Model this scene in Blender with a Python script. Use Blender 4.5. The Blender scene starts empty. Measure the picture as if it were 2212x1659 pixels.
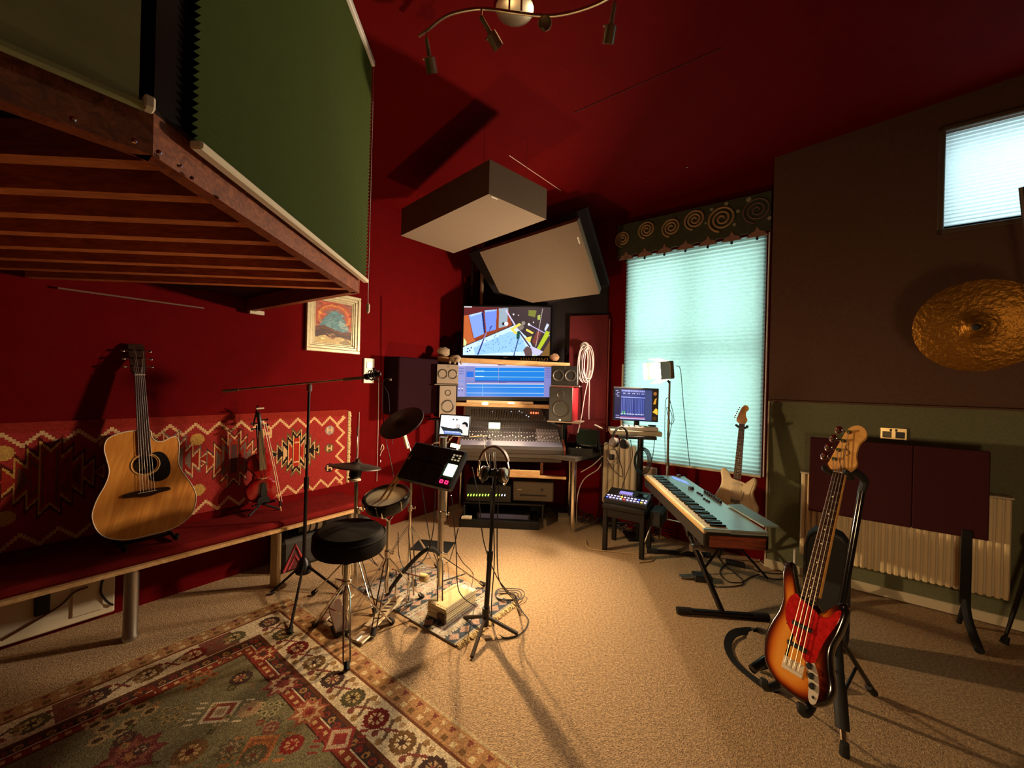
import bpy, bmesh, math, random
import numpy as np
from mathutils import Matrix, Vector
random.seed(7)
rng = np.random.default_rng(5)
sc = bpy.context.scene
COL = sc.collection
V = Vector
# ------------------------------------------------------------------ camera
FPX = 848.0; ROLL = math.radians(1.45); CAMZ = 1.55
cd = bpy.data.cameras.new('camera'); cam = bpy.data.objects.new('camera', cd); COL.objects.link(cam)
cd.sensor_width = 36; cd.lens = FPX / 2212 * 36; cd.clip_start = .02
cr, sr = math.cos(ROLL), math.sin(ROLL)
cam.matrix_world = Matrix(((cr, -sr, 0, 0), (0, 0, -1, 0), (sr, cr, 0, CAMZ), (0, 0, 0, 1)))
sc.camera = cam
sc.view_settings.view_transform = 'Standard'; sc.view_settings.look = 'None'
sc.view_settings.exposure = 0.42; sc.view_settings.gamma = 1; sc.view_settings.use_curve_mapping = False
# ------------------------------------------------------------------ room frame (surveyed from the picture)
AZ = math.radians(37.0)
dL = V((math.sin(AZ), math.cos(AZ), 0)); nL = V((math.cos(AZ), -math.sin(AZ), 0))
dW = V((-math.cos(AZ), math.sin(AZ), 0)); nW = V((-math.sin(AZ), -math.cos(AZ), 0))
Z = V((0, 0, 1)); cL = -3.552; cW = -4.25; cR = -4.13; CEIL = 4.05
def frame(o, x, y, z):
    m = Matrix.Identity(4)
    for i in range(3):
        m[i][0] = x[i]; m[i][1] = y[i]; m[i][2] = z[i]; m[i][3] = o[i]
    return m
ML = frame(nL * cL, dL, Z, nL)          # x along the left wall, y up, z into the room
MW = frame(nW * cW, -dW, Z, nW)         # same for the window wall
MR = frame(nW * cR, -dW, Z, nW)
C0 = V((0, 0, CAMZ))
def ray(px, py):
    u = (px - 1106) / FPX; v = (829.5 - py) / FPX
    return V((u * cr - v * sr, 1, u * sr + v * cr))
def D(px, py, y): return C0 + ray(px, py) * y                    # surveyed point at a distance
def F(px, py, z=0):
    d = ray(px, py); return C0 + d * ((z - CAMZ) / d.z)
def PL(px, py, o, n):
    d = ray(px, py); return C0 + d * ((V(o) - C0).dot(n) / d.dot(n))
CSL = .075; CN = (Z - nL * CSL).normalized()                     # the ceiling rises gently away from the left wall
def ceil_z(p, drop=0): return 3.36 + CSL * (V((p[0], p[1], 0)).dot(nL) - cL) - drop
def CP(px, py, drop=0):
    o = nL * cL + Z * (3.36 - drop); return PL(px, py, o, CN)
def WL(px, py, off=0): return PL(px, py, nL * (cL + off), nL)
def WW(px, py, off=0): return PL(px, py, nW * (cW + off), nW)
def loc(M, p): return M.inverted() @ V(p)
def lp(px, py, M, off=0):               # local x, y on plane z=off of a frame
    n = M.to_3x3() @ V((0, 0, 1)); o = M @ V((0, 0, off))
    q = loc(M, PL(px, py, o, n)); return (q.x, q.y)
# ------------------------------------------------------------------ lights
def area(name, p, d, sx, sy, w, c, shape='RECTANGLE', spread=180):
    l = bpy.data.lights.new(name, 'AREA'); l.shape = shape; l.size = sx; l.size_y = sy; l.energy = w; l.color = c
    l.spread = math.radians(spread)
    o = bpy.data.objects.new(name, l); COL.objects.link(o); o.location = p
    o.rotation_euler = V(d).to_track_quat('-Z', 'Y').to_euler(); return o
def point(name, p, w, c, r=.03):
    l = bpy.data.lights.new(name, 'POINT'); l.energy = w; l.color = c; l.shadow_soft_size = r
    o = bpy.data.objects.new(name, l); COL.objects.link(o); o.location = p; return o
wd = bpy.data.worlds.new('world'); sc.world = wd; wd.use_nodes = True
wd.node_tree.nodes['Background'].inputs[0].default_value = (.55, .75, .8, 1)
wd.node_tree.nodes['Background'].inputs[1].default_value = .6
LED_P = D(1431, 800, 3.78); CLIP_P = D(984, 962, 3.20)
WARM = (1, .66, .33)
def daylight():
    c = WW(1497, 770, -.55); area('daylight_tall_window', c, nW, 1.5, 2.5, 24, (.74, 1.0, .95))
    c = WW(2200, 380, -.5); area('daylight_high_window', c, nW, 1.3, 1.2, 16, (.78, .95, 1.0))
daylight()
area('led_panel_light', LED_P + V((-.06, -.03, 0)), (-.93, -.22, -.08), .17, .15, 52, (1, .77, .53), spread=155)
l_ = bpy.data.lights.new('clip_lamp_light', 'SPOT'); l_.energy = 125; l_.color = (1, .70, .38); l_.shadow_soft_size = .02; l_.spot_size = math.radians(158); l_.spot_blend = .9
o_ = bpy.data.objects.new('clip_lamp_light', l_); COL.objects.link(o_); o_.location = CLIP_P + V((0, -.03, -.03)); o_.rotation_euler = V((.62, -.62, -.50)).to_track_quat('-Z', 'Y').to_euler()
area('added_fill_behind', (.40, -.40, .98), (.55, .80, -.08), .3, .3, 5.5, (1, .66, .34), spread=110)  # unseen fill light added behind the camera to brighten the right side
point('clip_lamp_spill', CLIP_P + V((0, -.06, .05)), 26, (1, .66, .34), .03)
area('puck_lamps_over_console', D(1085, 884, 4.36), (0, -.35, -1), .5, .05, 4, (1, .75, .48))
area('added_fill_overhead', (.4, -.6, 3.35), (0, .15, -1), .5, .5, 2, (1, .68, .38))  # unseen soft fill added overhead behind the camera
# ------------------------------------------------------------------ materials
def lin(c):
    r = []
    for v in c[:3]:
        v = v / 255.0
        r.append(v / 12.92 if v <= .04045 else ((v + .055) / 1.055) ** 2.4)
    return r
MC = {}
def mat(name, c=(128, 128, 128), rough=.6, metal=0.0, es=0.0, ec=None, noise=0.0, scale=30.0, bump=0.0, bscale=None,
        attr=False, spec=.5, coat=0.0, trans=0.0, wood=None, stretch=(1, 1, 1), sheen=0.0):
    if name in MC: return MC[name]
    m = bpy.data.materials.new(name); m.use_nodes = True; MC[name] = m
    nt = m.node_tree; b = nt.nodes['Principled BSDF']; N = nt.nodes.new; L = nt.links.new
    b.inputs['Roughness'].default_value = rough; b.inputs['Metallic'].default_value = metal
    b.inputs['Specular IOR Level'].default_value = spec; b.inputs['Coat Weight'].default_value = coat
    b.inputs['Coat Roughness'].default_value = .08
    if sheen: b.inputs['Sheen Weight'].default_value = sheen
    base = lin(c) + [1]
    b.inputs['Base Color'].default_value = base
    out = None
    tc = N('ShaderNodeTexCoord'); mp = N('ShaderNodeMapping'); mp.inputs['Scale'].default_value = stretch
    L(tc.outputs['Object'], mp.inputs['Vector'])
    if attr:
        a = N('ShaderNodeAttribute'); a.attribute_name = 'Col'; out = a.outputs['Color']
    if wood:
        nz = N('ShaderNodeTexNoise'); nz.inputs['Scale'].default_value = scale; nz.inputs['Detail'].default_value = 6
        nz.inputs['Distortion'].default_value = 1.2
        L(mp.outputs[0], nz.inputs['Vector'])
        rp = N('ShaderNodeValToRGB'); rp.color_ramp.elements[0].position = .35; rp.color_ramp.elements[1].position = .68
        rp.color_ramp.elements[0].color = lin(wood) + [1]; rp.color_ramp.elements[1].color = base
        L(nz.outputs['Fac'], rp.inputs[0]); out = rp.outputs[0]
    elif noise:
        nz = N('ShaderNodeTexNoise'); nz.inputs['Scale'].default_value = scale; nz.inputs['Detail'].default_value = 5
        nz.inputs['Roughness'].default_value = .7
        L(mp.outputs[0], nz.inputs['Vector'])
        mr = N('ShaderNodeMapRange'); mr.inputs['From Min'].default_value = .3; mr.inputs['From Max'].default_value = .7
        mr.inputs['To Min'].default_value = 1 - noise; mr.inputs['To Max'].default_value = 1 + noise
        L(nz.outputs['Fac'], mr.inputs['Value'])
        mx = N('ShaderNodeVectorMath'); mx.operation = 'SCALE'
        if out is None:
            mx.inputs[0].default_value = base[:3]
        else: L(out, mx.inputs[0])
        L(mr.outputs[0], mx.inputs['Scale']); out = mx.outputs[0]
    if out is not None: L(out, b.inputs['Base Color'])
    if es:
        b.inputs['Emission Strength'].default_value = es
        if attr: L(out, b.inputs['Emission Color']); b.inputs['Base Color'].default_value = (0, 0, 0, 1); nt.links.remove(b.inputs['Base Color'].links[0])
        else: b.inputs['Emission Color'].default_value = lin(ec or c) + [1]
    if bump:
        bz = N('ShaderNodeTexNoise'); bz.inputs['Scale'].default_value = bscale or scale; bz.inputs['Detail'].default_value = 4
        L(mp.outputs[0], bz.inputs['Vector'])
        bp = N('ShaderNodeBump'); bp.inputs['Strength'].default_value = bump; bp.inputs['Distance'].default_value = .01
        L(bz.outputs['Fac'], bp.inputs['Height']); L(bp.outputs[0], b.inputs['Normal'])
    if trans:
        tr = N('ShaderNodeBsdfTranslucent'); ms = N('ShaderNodeMixShader'); ms.inputs[0].default_value = trans
        if out is not None: L(out, tr.inputs[0])
        else: tr.inputs[0].default_value = base
        L(b.outputs[0], ms.inputs[1]); L(tr.outputs[0], ms.inputs[2]); L(ms.outputs[0], nt.nodes['Material Output'].inputs[0])
    return m
# ------------------------------------------------------------------ mesh builder
def catmull(pts, n=6, closed=False):
    P = [V(p) for p in pts]; r = []
    m = len(P); rngi = range(m if closed else m - 1)
    for i in rngi:
        p1, p2 = P[i], P[(i + 1) % m]
        p0 = P[(i - 1) % m] if closed or i > 0 else p1 * 2 - p2
        p3 = P[(i + 2) % m] if closed or i + 2 < m else p2 * 2 - p1
        for k in range(n):
            t = k / n
            r.append(.5 * ((2 * p1) + (p2 - p0) * t + (2 * p0 - 5 * p1 + 4 * p2 - p3) * t * t + (3 * p1 - p0 - 3 * p2 + p3) * t ** 3))
    if not closed: r.append(P[-1].copy())
    return r
def root_of(o):
    while o.parent: o = o.parent
    return o
I4 = Matrix.Identity(4)
def R(deg, ax='Z'): return Matrix.Rotation(math.radians(deg), 4, ax)
def T(*p):
    return Matrix.Translation(V(p[0]) if len(p) == 1 else V(p))
class MB:
    def __init__(s): s.v = []; s.f = []; s.c = None
    def add(s, vs, fs, M=None):
        b = len(s.v); s.v += [tuple(M @ V(p)) if M else tuple(p) for p in vs]
        s.f += [tuple(b + i for i in f) for f in fs]; return s
    def box(s, c, d, M=None, bev=0):
        hx, hy, hz = d[0] / 2, d[1] / 2, d[2] / 2; bev = min(bev, hx * .98, hy * .98, hz * .98)
        if bev <= 0:
            vs = [(c[0] + i * hx, c[1] + j * hy, c[2] + k * hz) for i in (-1, 1) for j in (-1, 1) for k in (-1, 1)]
            return s.add(vs, [(0, 1, 3, 2), (4, 6, 7, 5), (0, 4, 5, 1), (2, 3, 7, 6), (0, 2, 6, 4), (1, 5, 7, 3)], M)
        vs = []; ix = {}
        for i in (-1, 1):
            for j in (-1, 1):
                for k in (-1, 1):
                    for a, q in enumerate(((i * hx, j * (hy - bev), k * (hz - bev)), (i * (hx - bev), j * hy, k * (hz - bev)), (i * (hx - bev), j * (hy - bev), k * hz))):
                        ix[i, j, k, a] = len(vs); vs.append((c[0] + q[0], c[1] + q[1], c[2] + q[2]))
        fs = []; cyc = ((-1, -1), (1, -1), (1, 1), (-1, 1))
        for e in (-1, 1):
            fs.append([ix[e, p, q, 0] for p, q in cyc]); fs.append([ix[p, e, q, 1] for p, q in cyc]); fs.append([ix[p, q, e, 2] for p, q in cyc])
        for p, q in cyc:
            fs.append((ix[p, q, -1, 0], ix[p, q, 1, 0], ix[p, q, 1, 1], ix[p, q, -1, 1]))
            fs.append((ix[p, -1, q, 0], ix[p, 1, q, 0], ix[p, 1, q, 2], ix[p, -1, q, 2]))
            fs.append((ix[-1, p, q, 1], ix[1, p, q, 1], ix[1, p, q, 2], ix[-1, p, q, 2]))
            for e in (-1, 1): fs.append((ix[p, q, e, 0], ix[p, q, e, 1], ix[p, q, e, 2]))
        return s.add(vs, fs, M)
    def tube(s, pts, r, n=8, closed=False, M=None, caps=True):
        P = [V(p) for p in pts]; m = len(P); rr = r if isinstance(r, (list, tuple)) else [r] * m
        vs = []; fs = []; up = None
        for i, p in enumerate(P):
            a = P[(i - 1) % m] if closed or i > 0 else p; b = P[(i + 1) % m] if closed or i + 1 < m else p
            t = (b - a)
            if t.length < 1e-9: t = V((0, 0, 1))
            t.normalize()
            if up is None: up = V((0, 0, 1)) if abs(t.z) < .9 else V((1, 0, 0))
            x = up - t * up.dot(t)
            if x.length < 1e-6: x = V((1, 0, 0)) - t * t.x
            x.normalize(); up = x; y = t.cross(x)
            for k in range(n):
                an = 2 * math.pi * k / n; vs.append(p + (x * math.cos(an) + y * math.sin(an)) * rr[i])
        for i in range(m if closed else m - 1):
            j = (i + 1) % m
            for k in range(n): fs.append((i * n + k, i * n + (k + 1) % n, j * n + (k + 1) % n, j * n + k))
        if caps and not closed: fs += [tuple(range(n - 1, -1, -1)), tuple((m - 1) * n + k for k in range(n))]
        return s.add(vs, fs, M)
    def cyl(s, a, b, r, r2=None, n=12, M=None): return s.tube([a, b], [r, r if r2 is None else r2], n, M=M)
    def lathe(s, prof, M=None, n=24, caps=True):
        vs = []; fs = []
        for r, h in prof:
            for k in range(n):
                a = 2 * math.pi * k / n; vs.append((r * math.cos(a), r * math.sin(a), h))
        for i in range(len(prof) - 1):
            for k in range(n): fs.append((i * n + k, i * n + (k + 1) % n, (i + 1) * n + (k + 1) % n, (i + 1) * n + k))
        if caps: fs += [tuple(range(n - 1, -1, -1)), tuple((len(prof) - 1) * n + k for k in range(n))]
        return s.add(vs, fs, M)
    def prism(s, pts, z0, z1, M=None):
        n = len(pts); vs = [(p[0], p[1], z0) for p in pts] + [(p[0], p[1], z1) for p in pts]
        fs = [tuple(range(n - 1, -1, -1)), tuple(range(n, 2 * n))] + [(i, (i + 1) % n, n + (i + 1) % n, n + i) for i in range(n)]
        return s.add(vs, fs, M)
    def ball(s, c, r, sc_=(1, 1, 1), n=12, M=None, jit=0):
        vs = []; fs = []; h = max(4, n // 2)
        for i in range(1, h):
            t = math.pi * i / h
            for k in range(n):
                a = 2 * math.pi * k / n; q = 1 + (random.uniform(-jit, jit) if jit else 0)
                vs.append((c[0] + r * sc_[0] * q * math.sin(t) * math.cos(a), c[1] + r * sc_[1] * q * math.sin(t) * math.sin(a), c[2] + r * sc_[2] * q * math.cos(t)))
        for i in range(h - 2):
            for k in range(n): fs.append((i * n + k, i * n + (k + 1) % n, (i + 1) * n + (k + 1) % n, (i + 1) * n + k))
        fs += [tuple(range(n - 1, -1, -1)), tuple((h - 2) * n + k for k in range(n))]
        return s.add(vs, fs, M)
    def ring(s, c, R_, r, M=None, n=24, m=8):
        return s.tube([(c[0] + R_ * math.cos(2 * math.pi * k / n), c[1] + R_ * math.sin(2 * math.pi * k / n), c[2]) for k in range(n)], r, m, True, M)
    def mesh(s, name, W=None, smooth=True, fix=True):
        me = bpy.data.meshes.new(name)
        vs = s.v
        if W is not None:
            Wi = W.inverted(); vs = [tuple(Wi @ V(p)) for p in vs]
        me.from_pydata(vs, [], s.f)
        if fix:
            bm = bmesh.new(); bm.from_mesh(me); bmesh.ops.recalc_face_normals(bm, faces=bm.faces); bm.to_mesh(me); bm.free()
        if smooth:
            me.shade_smooth(); me.set_sharp_from_angle(angle=math.radians(34))
        return me
    def build(s, name, m, parent, label=None, kind=None, smooth=True, fix=True):
        W = root_of(parent).matrix_basis if parent else None
        o = bpy.data.objects.new(name, s.mesh(name, W, smooth, fix)); COL.objects.link(o)
        o.data.materials.append(m)
        if parent: o.parent = parent
        if label: o['label'] = label
        if kind: o['kind'] = kind
        return o
    def single(s, name, label, cat, m, group=None, p=None, smooth=True, kind=None, fix=True):
        if p is None:
            a = np.array(s.v); p = ((a[:, 0].min() + a[:, 0].max()) / 2, (a[:, 1].min() + a[:, 1].max()) / 2, a[:, 2].min())
        W = T(p); o = bpy.data.objects.new(name, s.mesh(name, W, smooth, fix)); o.location = p; COL.objects.link(o)
        o.data.materials.append(m); tag(o, label, cat, group)
        if kind: o['kind'] = kind
        return o
def tag(o, label, cat, group=None):
    o['label'] = label; o['category'] = cat
    if group: o['group'] = group
def thing(name, label, cat, p, rz=0, group=None):
    o = bpy.data.objects.new(name, None); COL.objects.link(o); o.location = p; o.rotation_euler = (0, 0, math.radians(rz))
    o.empty_display_size = .05; tag(o, label, cat, group); return o
def struct(name, mb, m, label, parent=None, smooth=True):
    o = mb.build(name, m, parent, smooth=smooth); o['kind'] = 'structure'; o['label'] = label; return o
def dup(root, p, rz=None, label=None, group=None):
    r = root.copy(); COL.objects.link(r); r.location = p
    if rz is not None: r.rotation_euler = (0, 0, math.radians(rz))
    if label: r['label'] = label
    if group: r['group'] = group
    for ch in list(root.children):
        c = ch.copy(); COL.objects.link(c); c.parent = r
        for g in ch.children:
            d = g.copy(); COL.objects.link(d); d.parent = c
    return r
# ------------------------------------------------------------------ flat prints (screens, woven patterns) as coloured grids
class Cv:
    def __init__(s, w, h, bg): s.w, s.h = w, h; s.a = np.zeros((h, w, 3)); s.a[:] = bg; s.X, s.Y = np.meshgrid(np.arange(w) + .5, np.arange(h) + .5)
    def put(s, m, c): s.a[m] = c
    def rect(s, x0, y0, x1, y1, c): s.put((s.X >= x0) & (s.X < x1) & (s.Y >= y0) & (s.Y < y1), c)
    def circ(s, x, y, r, c, ry=None): s.put(((s.X - x) / r) ** 2 + ((s.Y - y) / (ry or r)) ** 2 <= 1, c)
    def ringc(s, x, y, r0, r1, c): d = np.hypot(s.X - x, s.Y - y); s.put((d >= r0) & (d < r1), c)
    def line(s, x0, y0, x1, y1, w, c):
        dx, dy = x1 - x0, y1 - y0; l2 = dx * dx + dy * dy + 1e-9
        t = np.clip(((s.X - x0) * dx + (s.Y - y0) * dy) / l2, 0, 1)
        s.put(np.hypot(s.X - x0 - t * dx, s.Y - y0 - t * dy) <= w / 2, c)
    def poly(s, pts, c):
        ins = np.zeros(s.X.shape, bool); n = len(pts)
        for i in range(n):
            x0, y0 = pts[i]; x1, y1 = pts[(i + 1) % n]
            if y0 == y1: continue
            cnd = ((y0 > s.Y) != (y1 > s.Y)) & (s.X < (x1 - x0) * (s.Y - y0) / (y1 - y0) + x0); ins ^= cnd
        s.put(ins, c)
    def noise(s, amp): s.a = np.clip(s.a * (1 + rng.uniform(-amp, amp, s.a.shape[:2] + (1,))), 0, 255)
def print_mesh(name, cv, M, W, H, m, parent, thick=0, wave=None):
    """grid in frame M: x 0..W to the right, y 0..H up, facing +z"""
    w, h = cv.w, cv.h
    xs = np.linspace(0, W, w + 1); ys = np.linspace(H, 0, h + 1)
    gx, gy = np.meshgrid(xs, ys); gz = np.zeros_like(gx) if wave is None else wave(gx, gy)
    root = root_of(parent).matrix_basis if parent else I4
    A = np.array(root.inverted() @ M)
    co = np.stack([gx, gy, gz, np.ones_like(gx)], -1).reshape(-1, 4) @ A.T
    co = co[:, :3]
    i = np.arange(h)[:, None] * (w + 1) + np.arange(w)[None, :]
    fc = np.stack([i + w + 1, i + w + 2, i + 1, i], -1).reshape(-1, 4)
    lc = cv.a / 255.0; lc = np.where(lc <= .04045, lc / 12.92, ((lc + .055) / 1.055) ** 2.4)
    cols = np.concatenate([lc, np.ones((h, w, 1))], -1).reshape(-1, 4).astype(np.float32)
    verts = co.tolist(); faces = fc.tolist(); fcol = cols
    if thick:
        nrm = A[:3, 2]; b0 = len(verts)
        per = [(w + 1) * 0 + k for k in range(w + 1)] + [(w + 1) * r + w for r in range(1, h + 1)] + [(w + 1) * h + k for k in range(w - 1, -1, -1)] + [(w + 1) * r for r in range(h - 1, 0, -1)]
        for k in per: verts.append((co[k] - nrm * thick).tolist())
        n = len(per)
        for k in range(n): faces.append([per[k], per[(k + 1) % n], b0 + (k + 1) % n, b0 + k])
        faces.append([b0 + k for k in range(n)][::-1]) if False else None
        fcol = np.concatenate([cols, np.tile(cols[0], (n, 1))])
    me = bpy.data.meshes.new(name); me.from_pydata(verts, [], faces)
    at = me.color_attributes.new('Col', 'FLOAT_COLOR', 'CORNER')
    lt = np.zeros(len(me.polygons), np.int32); me.polygons.foreach_get('loop_total', lt)
    at.data.foreach_set('color', np.repeat(fcol, lt, axis=0).ravel())
    o = bpy.data.objects.new(name, me); COL.objects.link(o); me.materials.append(m)
    if parent: o.parent = parent
    return o
# shared materials
M_RED = mat('red_wall_paint', (100, 8, 10), .9, noise=.10, scale=9, bump=.15, bscale=120, spec=.06)
M_CEIL = mat('red_ceiling_paint', (100, 5, 4), .85, noise=.08, scale=6, bump=.1, bscale=90, spec=.08)
M_DARKW = mat('dark_wall_fabric', (98, 72, 58), .9, noise=.12, scale=40, bump=.2, bscale=300, spec=.15)
M_GREENW = mat('olive_wall_fabric', (112, 112, 84), .95, noise=.12, scale=60, bump=.3, bscale=350, spec=.1)
M_CARPET = mat('beige_carpet', (182, 152, 116), .95, noise=.55, scale=75, bump=1, bscale=150, spec=.1)
M_CHROME = mat('chrome', (225, 220, 210), .14, 1)
M_STEEL = mat('brushed_steel', (190, 182, 170), .32, 1)
M_BLACK = mat('black_plastic', (20, 19, 19), .45)
M_BLACKM = mat('black_metal', (24, 22, 22), .32, .4)
M_RUB = mat('black_rubber', (18, 17, 16), .7)
M_CABLE = mat('black_cable', (22, 18, 17), .5)
M_WCABLE = mat('pale_cable', (205, 190, 180), .5)
M_CREAM = mat('cream_plastic', (222, 208, 178), .45)
M_WHITE = mat('white_paint', (232, 226, 214), .45)
M_WOODL = mat('pale_pine', (226, 186, 132), .5, wood=(196, 148, 92), scale=7, stretch=(1, 8, 8))
M_BRASS = mat('brass', (196, 150, 70), .25, 1)
def screws(mb, pts, r=.006, M=None):
    for p in pts: mb.ball(p, r, n=6, M=M)
def cable(name, label, pts, r=.004, m=None, group=None, parent=None, n=6, sub=6):
    P = []
    for q in pts:
        if len(q) == 3 and q[2] == 'f': P.append(F(q[0], q[1], r + .002))
        elif len(q) == 3: P.append(D(*q))
        else: P.append(V(q[0]))
    P = catmull(P, sub); mb = MB().tube(P, r, n)
    if parent: return mb.build(name, m or M_CABLE, parent, label)
    return mb.single(name, label, 'cable', m or M_CABLE, group)
# ================================================================== THE SETTING
cor = V((-0.0, 0, 0))
_m = np.array([[nL.x, nL.y], [nW.x, nW.y]]); _c = np.linalg.solve(_m, [cL, cW]); COR = V((_c[0], _c[1], 0))
UL, VL = 7.0, 5.9                                    # room lengths along the two walls
def rp(u, v, z=0): return COR - dL * u - dW * v + Z * z
fl = MB(); fl.add([rp(-.3, -.3, 0), rp(UL, -.3, 0), rp(UL, VL, 0), rp(-.3, VL, 0), rp(-.3, -.3, -.1), rp(UL, -.3, -.1), rp(UL, VL, -.1), rp(-.3, VL, -.1)],
                  [(0, 1, 2, 3), (4, 5, 6, 7), (0, 1, 5, 4), (1, 2, 6, 5), (2, 3, 7, 6), (3, 0, 4, 7)])
struct('floor', fl, M_CARPET, 'beige short pile carpet over the whole floor')
ce = MB(); cq_ = [rp(-.3, -.3), rp(UL, -.3), rp(UL, VL), rp(-.3, VL)]
ce.add([p + Z * ceil_z(p) for p in cq_] + [p + Z * (ceil_z(p) + .1) for p in cq_], [(0, 1, 2, 3), (4, 5, 6, 7), (0, 1, 5, 4), (1, 2, 6, 5), (2, 3, 7, 6), (3, 0, 4, 7)])
ceil_o = struct('ceiling', ce, M_CEIL, 'dark red painted ceiling')
def wallbox(M, x0, x1, y0, y1, holes, d=.15):
    mb = MB(); xs = sorted({x0, x1} | {h[0] for h in holes} | {h[1] for h in holes}); ys = sorted({y0, y1} | {h[2] for h in holes} | {h[3] for h in holes})
    for i in range(len(xs) - 1):
        for j in range(len(ys) - 1):
            cx, cy = (xs[i] + xs[i + 1]) / 2, (ys[j] + ys[j + 1]) / 2
            if any(h[0] < cx < h[1] and h[2] < cy < h[3] for h in holes): continue
            mb.box((cx, cy, -d / 2), (xs[i + 1] - xs[i], ys[j + 1] - ys[j], d), M)
    return mb
xl1 = loc(ML, COR).x; xw0 = loc(MW, COR).x
struct('wall_left', wallbox(ML, xl1 - UL, xl1 + .1, 0, CEIL, []), M_RED, 'dark red painted wall behind the bench')
# window wall: the tall blind fills the opening
wx0, wy1 = lp(1352, 553, MW, .02); wx1, wy0 = lp(1643, 1034, MW, .02)
wx0 = (wx0 + lp(1345, 987, MW, .02)[0]) / 2; wx1 = (wx1 + lp(1658, 504, MW, .02)[0]) / 2
wy0 = .765; wy1 = 2.985
xr0 = lp(1660, 860, MR)[0]
struct('wall_back', wallbox(MW, xw0 - .1, xr0 + .05, 0, CEIL, [(wx0 + .03, wx1 - .03, wy0 + .03, wy1 - .03)]), M_RED, 'red wall around the tall window')
ux0, uy0 = lp(2022, 508, MR); ux1, uy1 = ux0 + 1.15, lp(2045, 274, MR)[1]
xr1 = loc(MR, rp(0, VL)).x
struct('wall_right', wallbox(MR, xr0, xr1, 0, CEIL, [(ux0 + .03, ux1, uy0 + .03, uy1 - .03)], .27), M_DARKW, 'dark fabric covered wall with a small high window')
MS = frame(rp(UL, 0), -dW, Z, dL)
struct('wall_rear', wallbox(frame(rp(UL, 0), -dW, Z, dL), 0, VL, 0, CEIL, []), M_RED, 'wall behind the viewer')
struct('wall_side', wallbox(frame(rp(0, VL), -dL, Z, dW), 0, UL, 0, CEIL, []), M_DARKW, 'side wall out of view')
# lower fabric panel and its edges
dz = lp(1900, 876, MR, .02)[1]
struct('trim_1', MB().box(((xr0 + xr1) / 2 + .004, dz / 2 + .03, .010), (xr1 - xr0 - .012, dz - .06, .02), MR), M_GREENW, 'olive fabric panel along the lower part of the right wall')
struct('trim_2', MB().box((xr0 + .006, dz / 2 + .03, .013), (.012, dz - .06, .028), MR), mat('beige_edge', (190, 172, 140), .6), 'pale edge strip at the end of the olive panel')
struct('trim_3', MB().box(((xr0 + xr1) / 2, dz + .006, .012), (xr1 - xr0, .014, .026), MR), M_DARKW, 'thin ledge on top of the olive panel')
struct('baseboard_right', MB().box(((xr0 + xr1) / 2, .045, .028), (xr1 - xr0, .07, .022), MR, .004), mat('cream_gloss', (206, 192, 160), .4), 'cream skirting board under the radiator')
# faint groove and pale line on the ceiling
g0, g1 = CP(1240, 243), CP(1560, 103)
struct('trim_4', MB().tube([g0 - Z * .001, g1 - Z * .001], .004, 6), mat('dark_red_joint', (84, 14, 12), .8), 'narrow board joint in the red ceiling')
struct('trim_5', MB().tube([CP(1100, 336, .003), CP(1212, 412, .003)], [.0025, .003], 6), mat('bright_edge', (255, 210, 190), .3), 'thin pale line along a ceiling joint')
hk = MB()
for p in ((1483, 362), (1397, 392)): hk.ball(CP(p[0], p[1], .006), .007, n=8)
struct('trim_6', hk, M_CHROME, 'two tiny bright hooks in the ceiling')
# ------------------------------------------------------------------ windows with backlit pleated blinds
M_BLIND = mat('teal_pleated_fabric', (190, 216, 206), .9, noise=.12, scale=26, stretch=(1, 1, 3), trans=.78, spec=.1)
M_BLIND2 = mat('pale_blue_pleated_fabric', (205, 222, 224), .9, noise=.08, scale=26, stretch=(1, 1, 3), trans=.78, spec=.1)
def pleats(M, x0, x1, y0, y1, n, amp, z):
    mb = MB(); vs = []; fs = []
    for i in range(2 * n + 1):
        y = y1 + (y0 - y1) * i / (2 * n); zz = z + (amp if i % 2 else 0)
        vs += [(x0, y, zz), (x1, y, zz)]
    for i in range(2 * n): fs.append((2 * i, 2 * i + 2, 2 * i + 3, 2 * i + 1))
    return mb.add(vs, fs, M)
def window(name, M, x0, x1, y0, y1, depth, bars_x, bars_y, label):
    e = bpy.data.objects.new(name, None); COL.objects.link(e); e.location = M @ V(((x0 + x1) / 2, y0, 0)); e['kind'] = 'structure'; e['label'] = label
    fr = MB(); t = .06
    for a, b, c, d in ((x0, x1, y0, y0 + t), (x0, x1, y1 - t, y1), (x0, x0 + t, y0, y1), (x1 - t, x1, y0, y1)):
        fr.box(((a + b) / 2, (c + d) / 2, -depth), (b - a, d - c, .05), M)
    fr.build('window_frame', M_WHITE, e)
    for bx in bars_x: MB().box((bx, (y0 + y1) / 2, -depth), (.055, y1 - y0, .05), M).build('glazing_bar', M_WHITE, e)
    for by in bars_y: MB().box(((x0 + x1) / 2, by, -depth), (x1 - x0, .06, .05), M).build('glazing_bar', M_WHITE, e)
    return e
midx = lp(1487, 760, MW)[0]; midy = lp(1487, 752, MW)[1]
w1 = window('window_1', MW, wx0 + .0, wx1 - .0, wy0, wy1, .12, [midx], [midy], 'tall sash window behind the teal blind')
w2 = window('window_2', MR, ux0, ux1 + .05, uy0, uy1, .20, [], [], 'small high window in the dark wall')
t = thing('window_blind', 'tall teal pleated blind glowing with daylight behind the music gear', 'blind', MW @ V(((wx0 + wx1) / 2, wy0, .03)))
pleats(MW, wx0, wx1, wy0 + .01, wy1, 58, .012, .012).build('pleated_fabric', M_BLIND, t, smooth=False)
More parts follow.
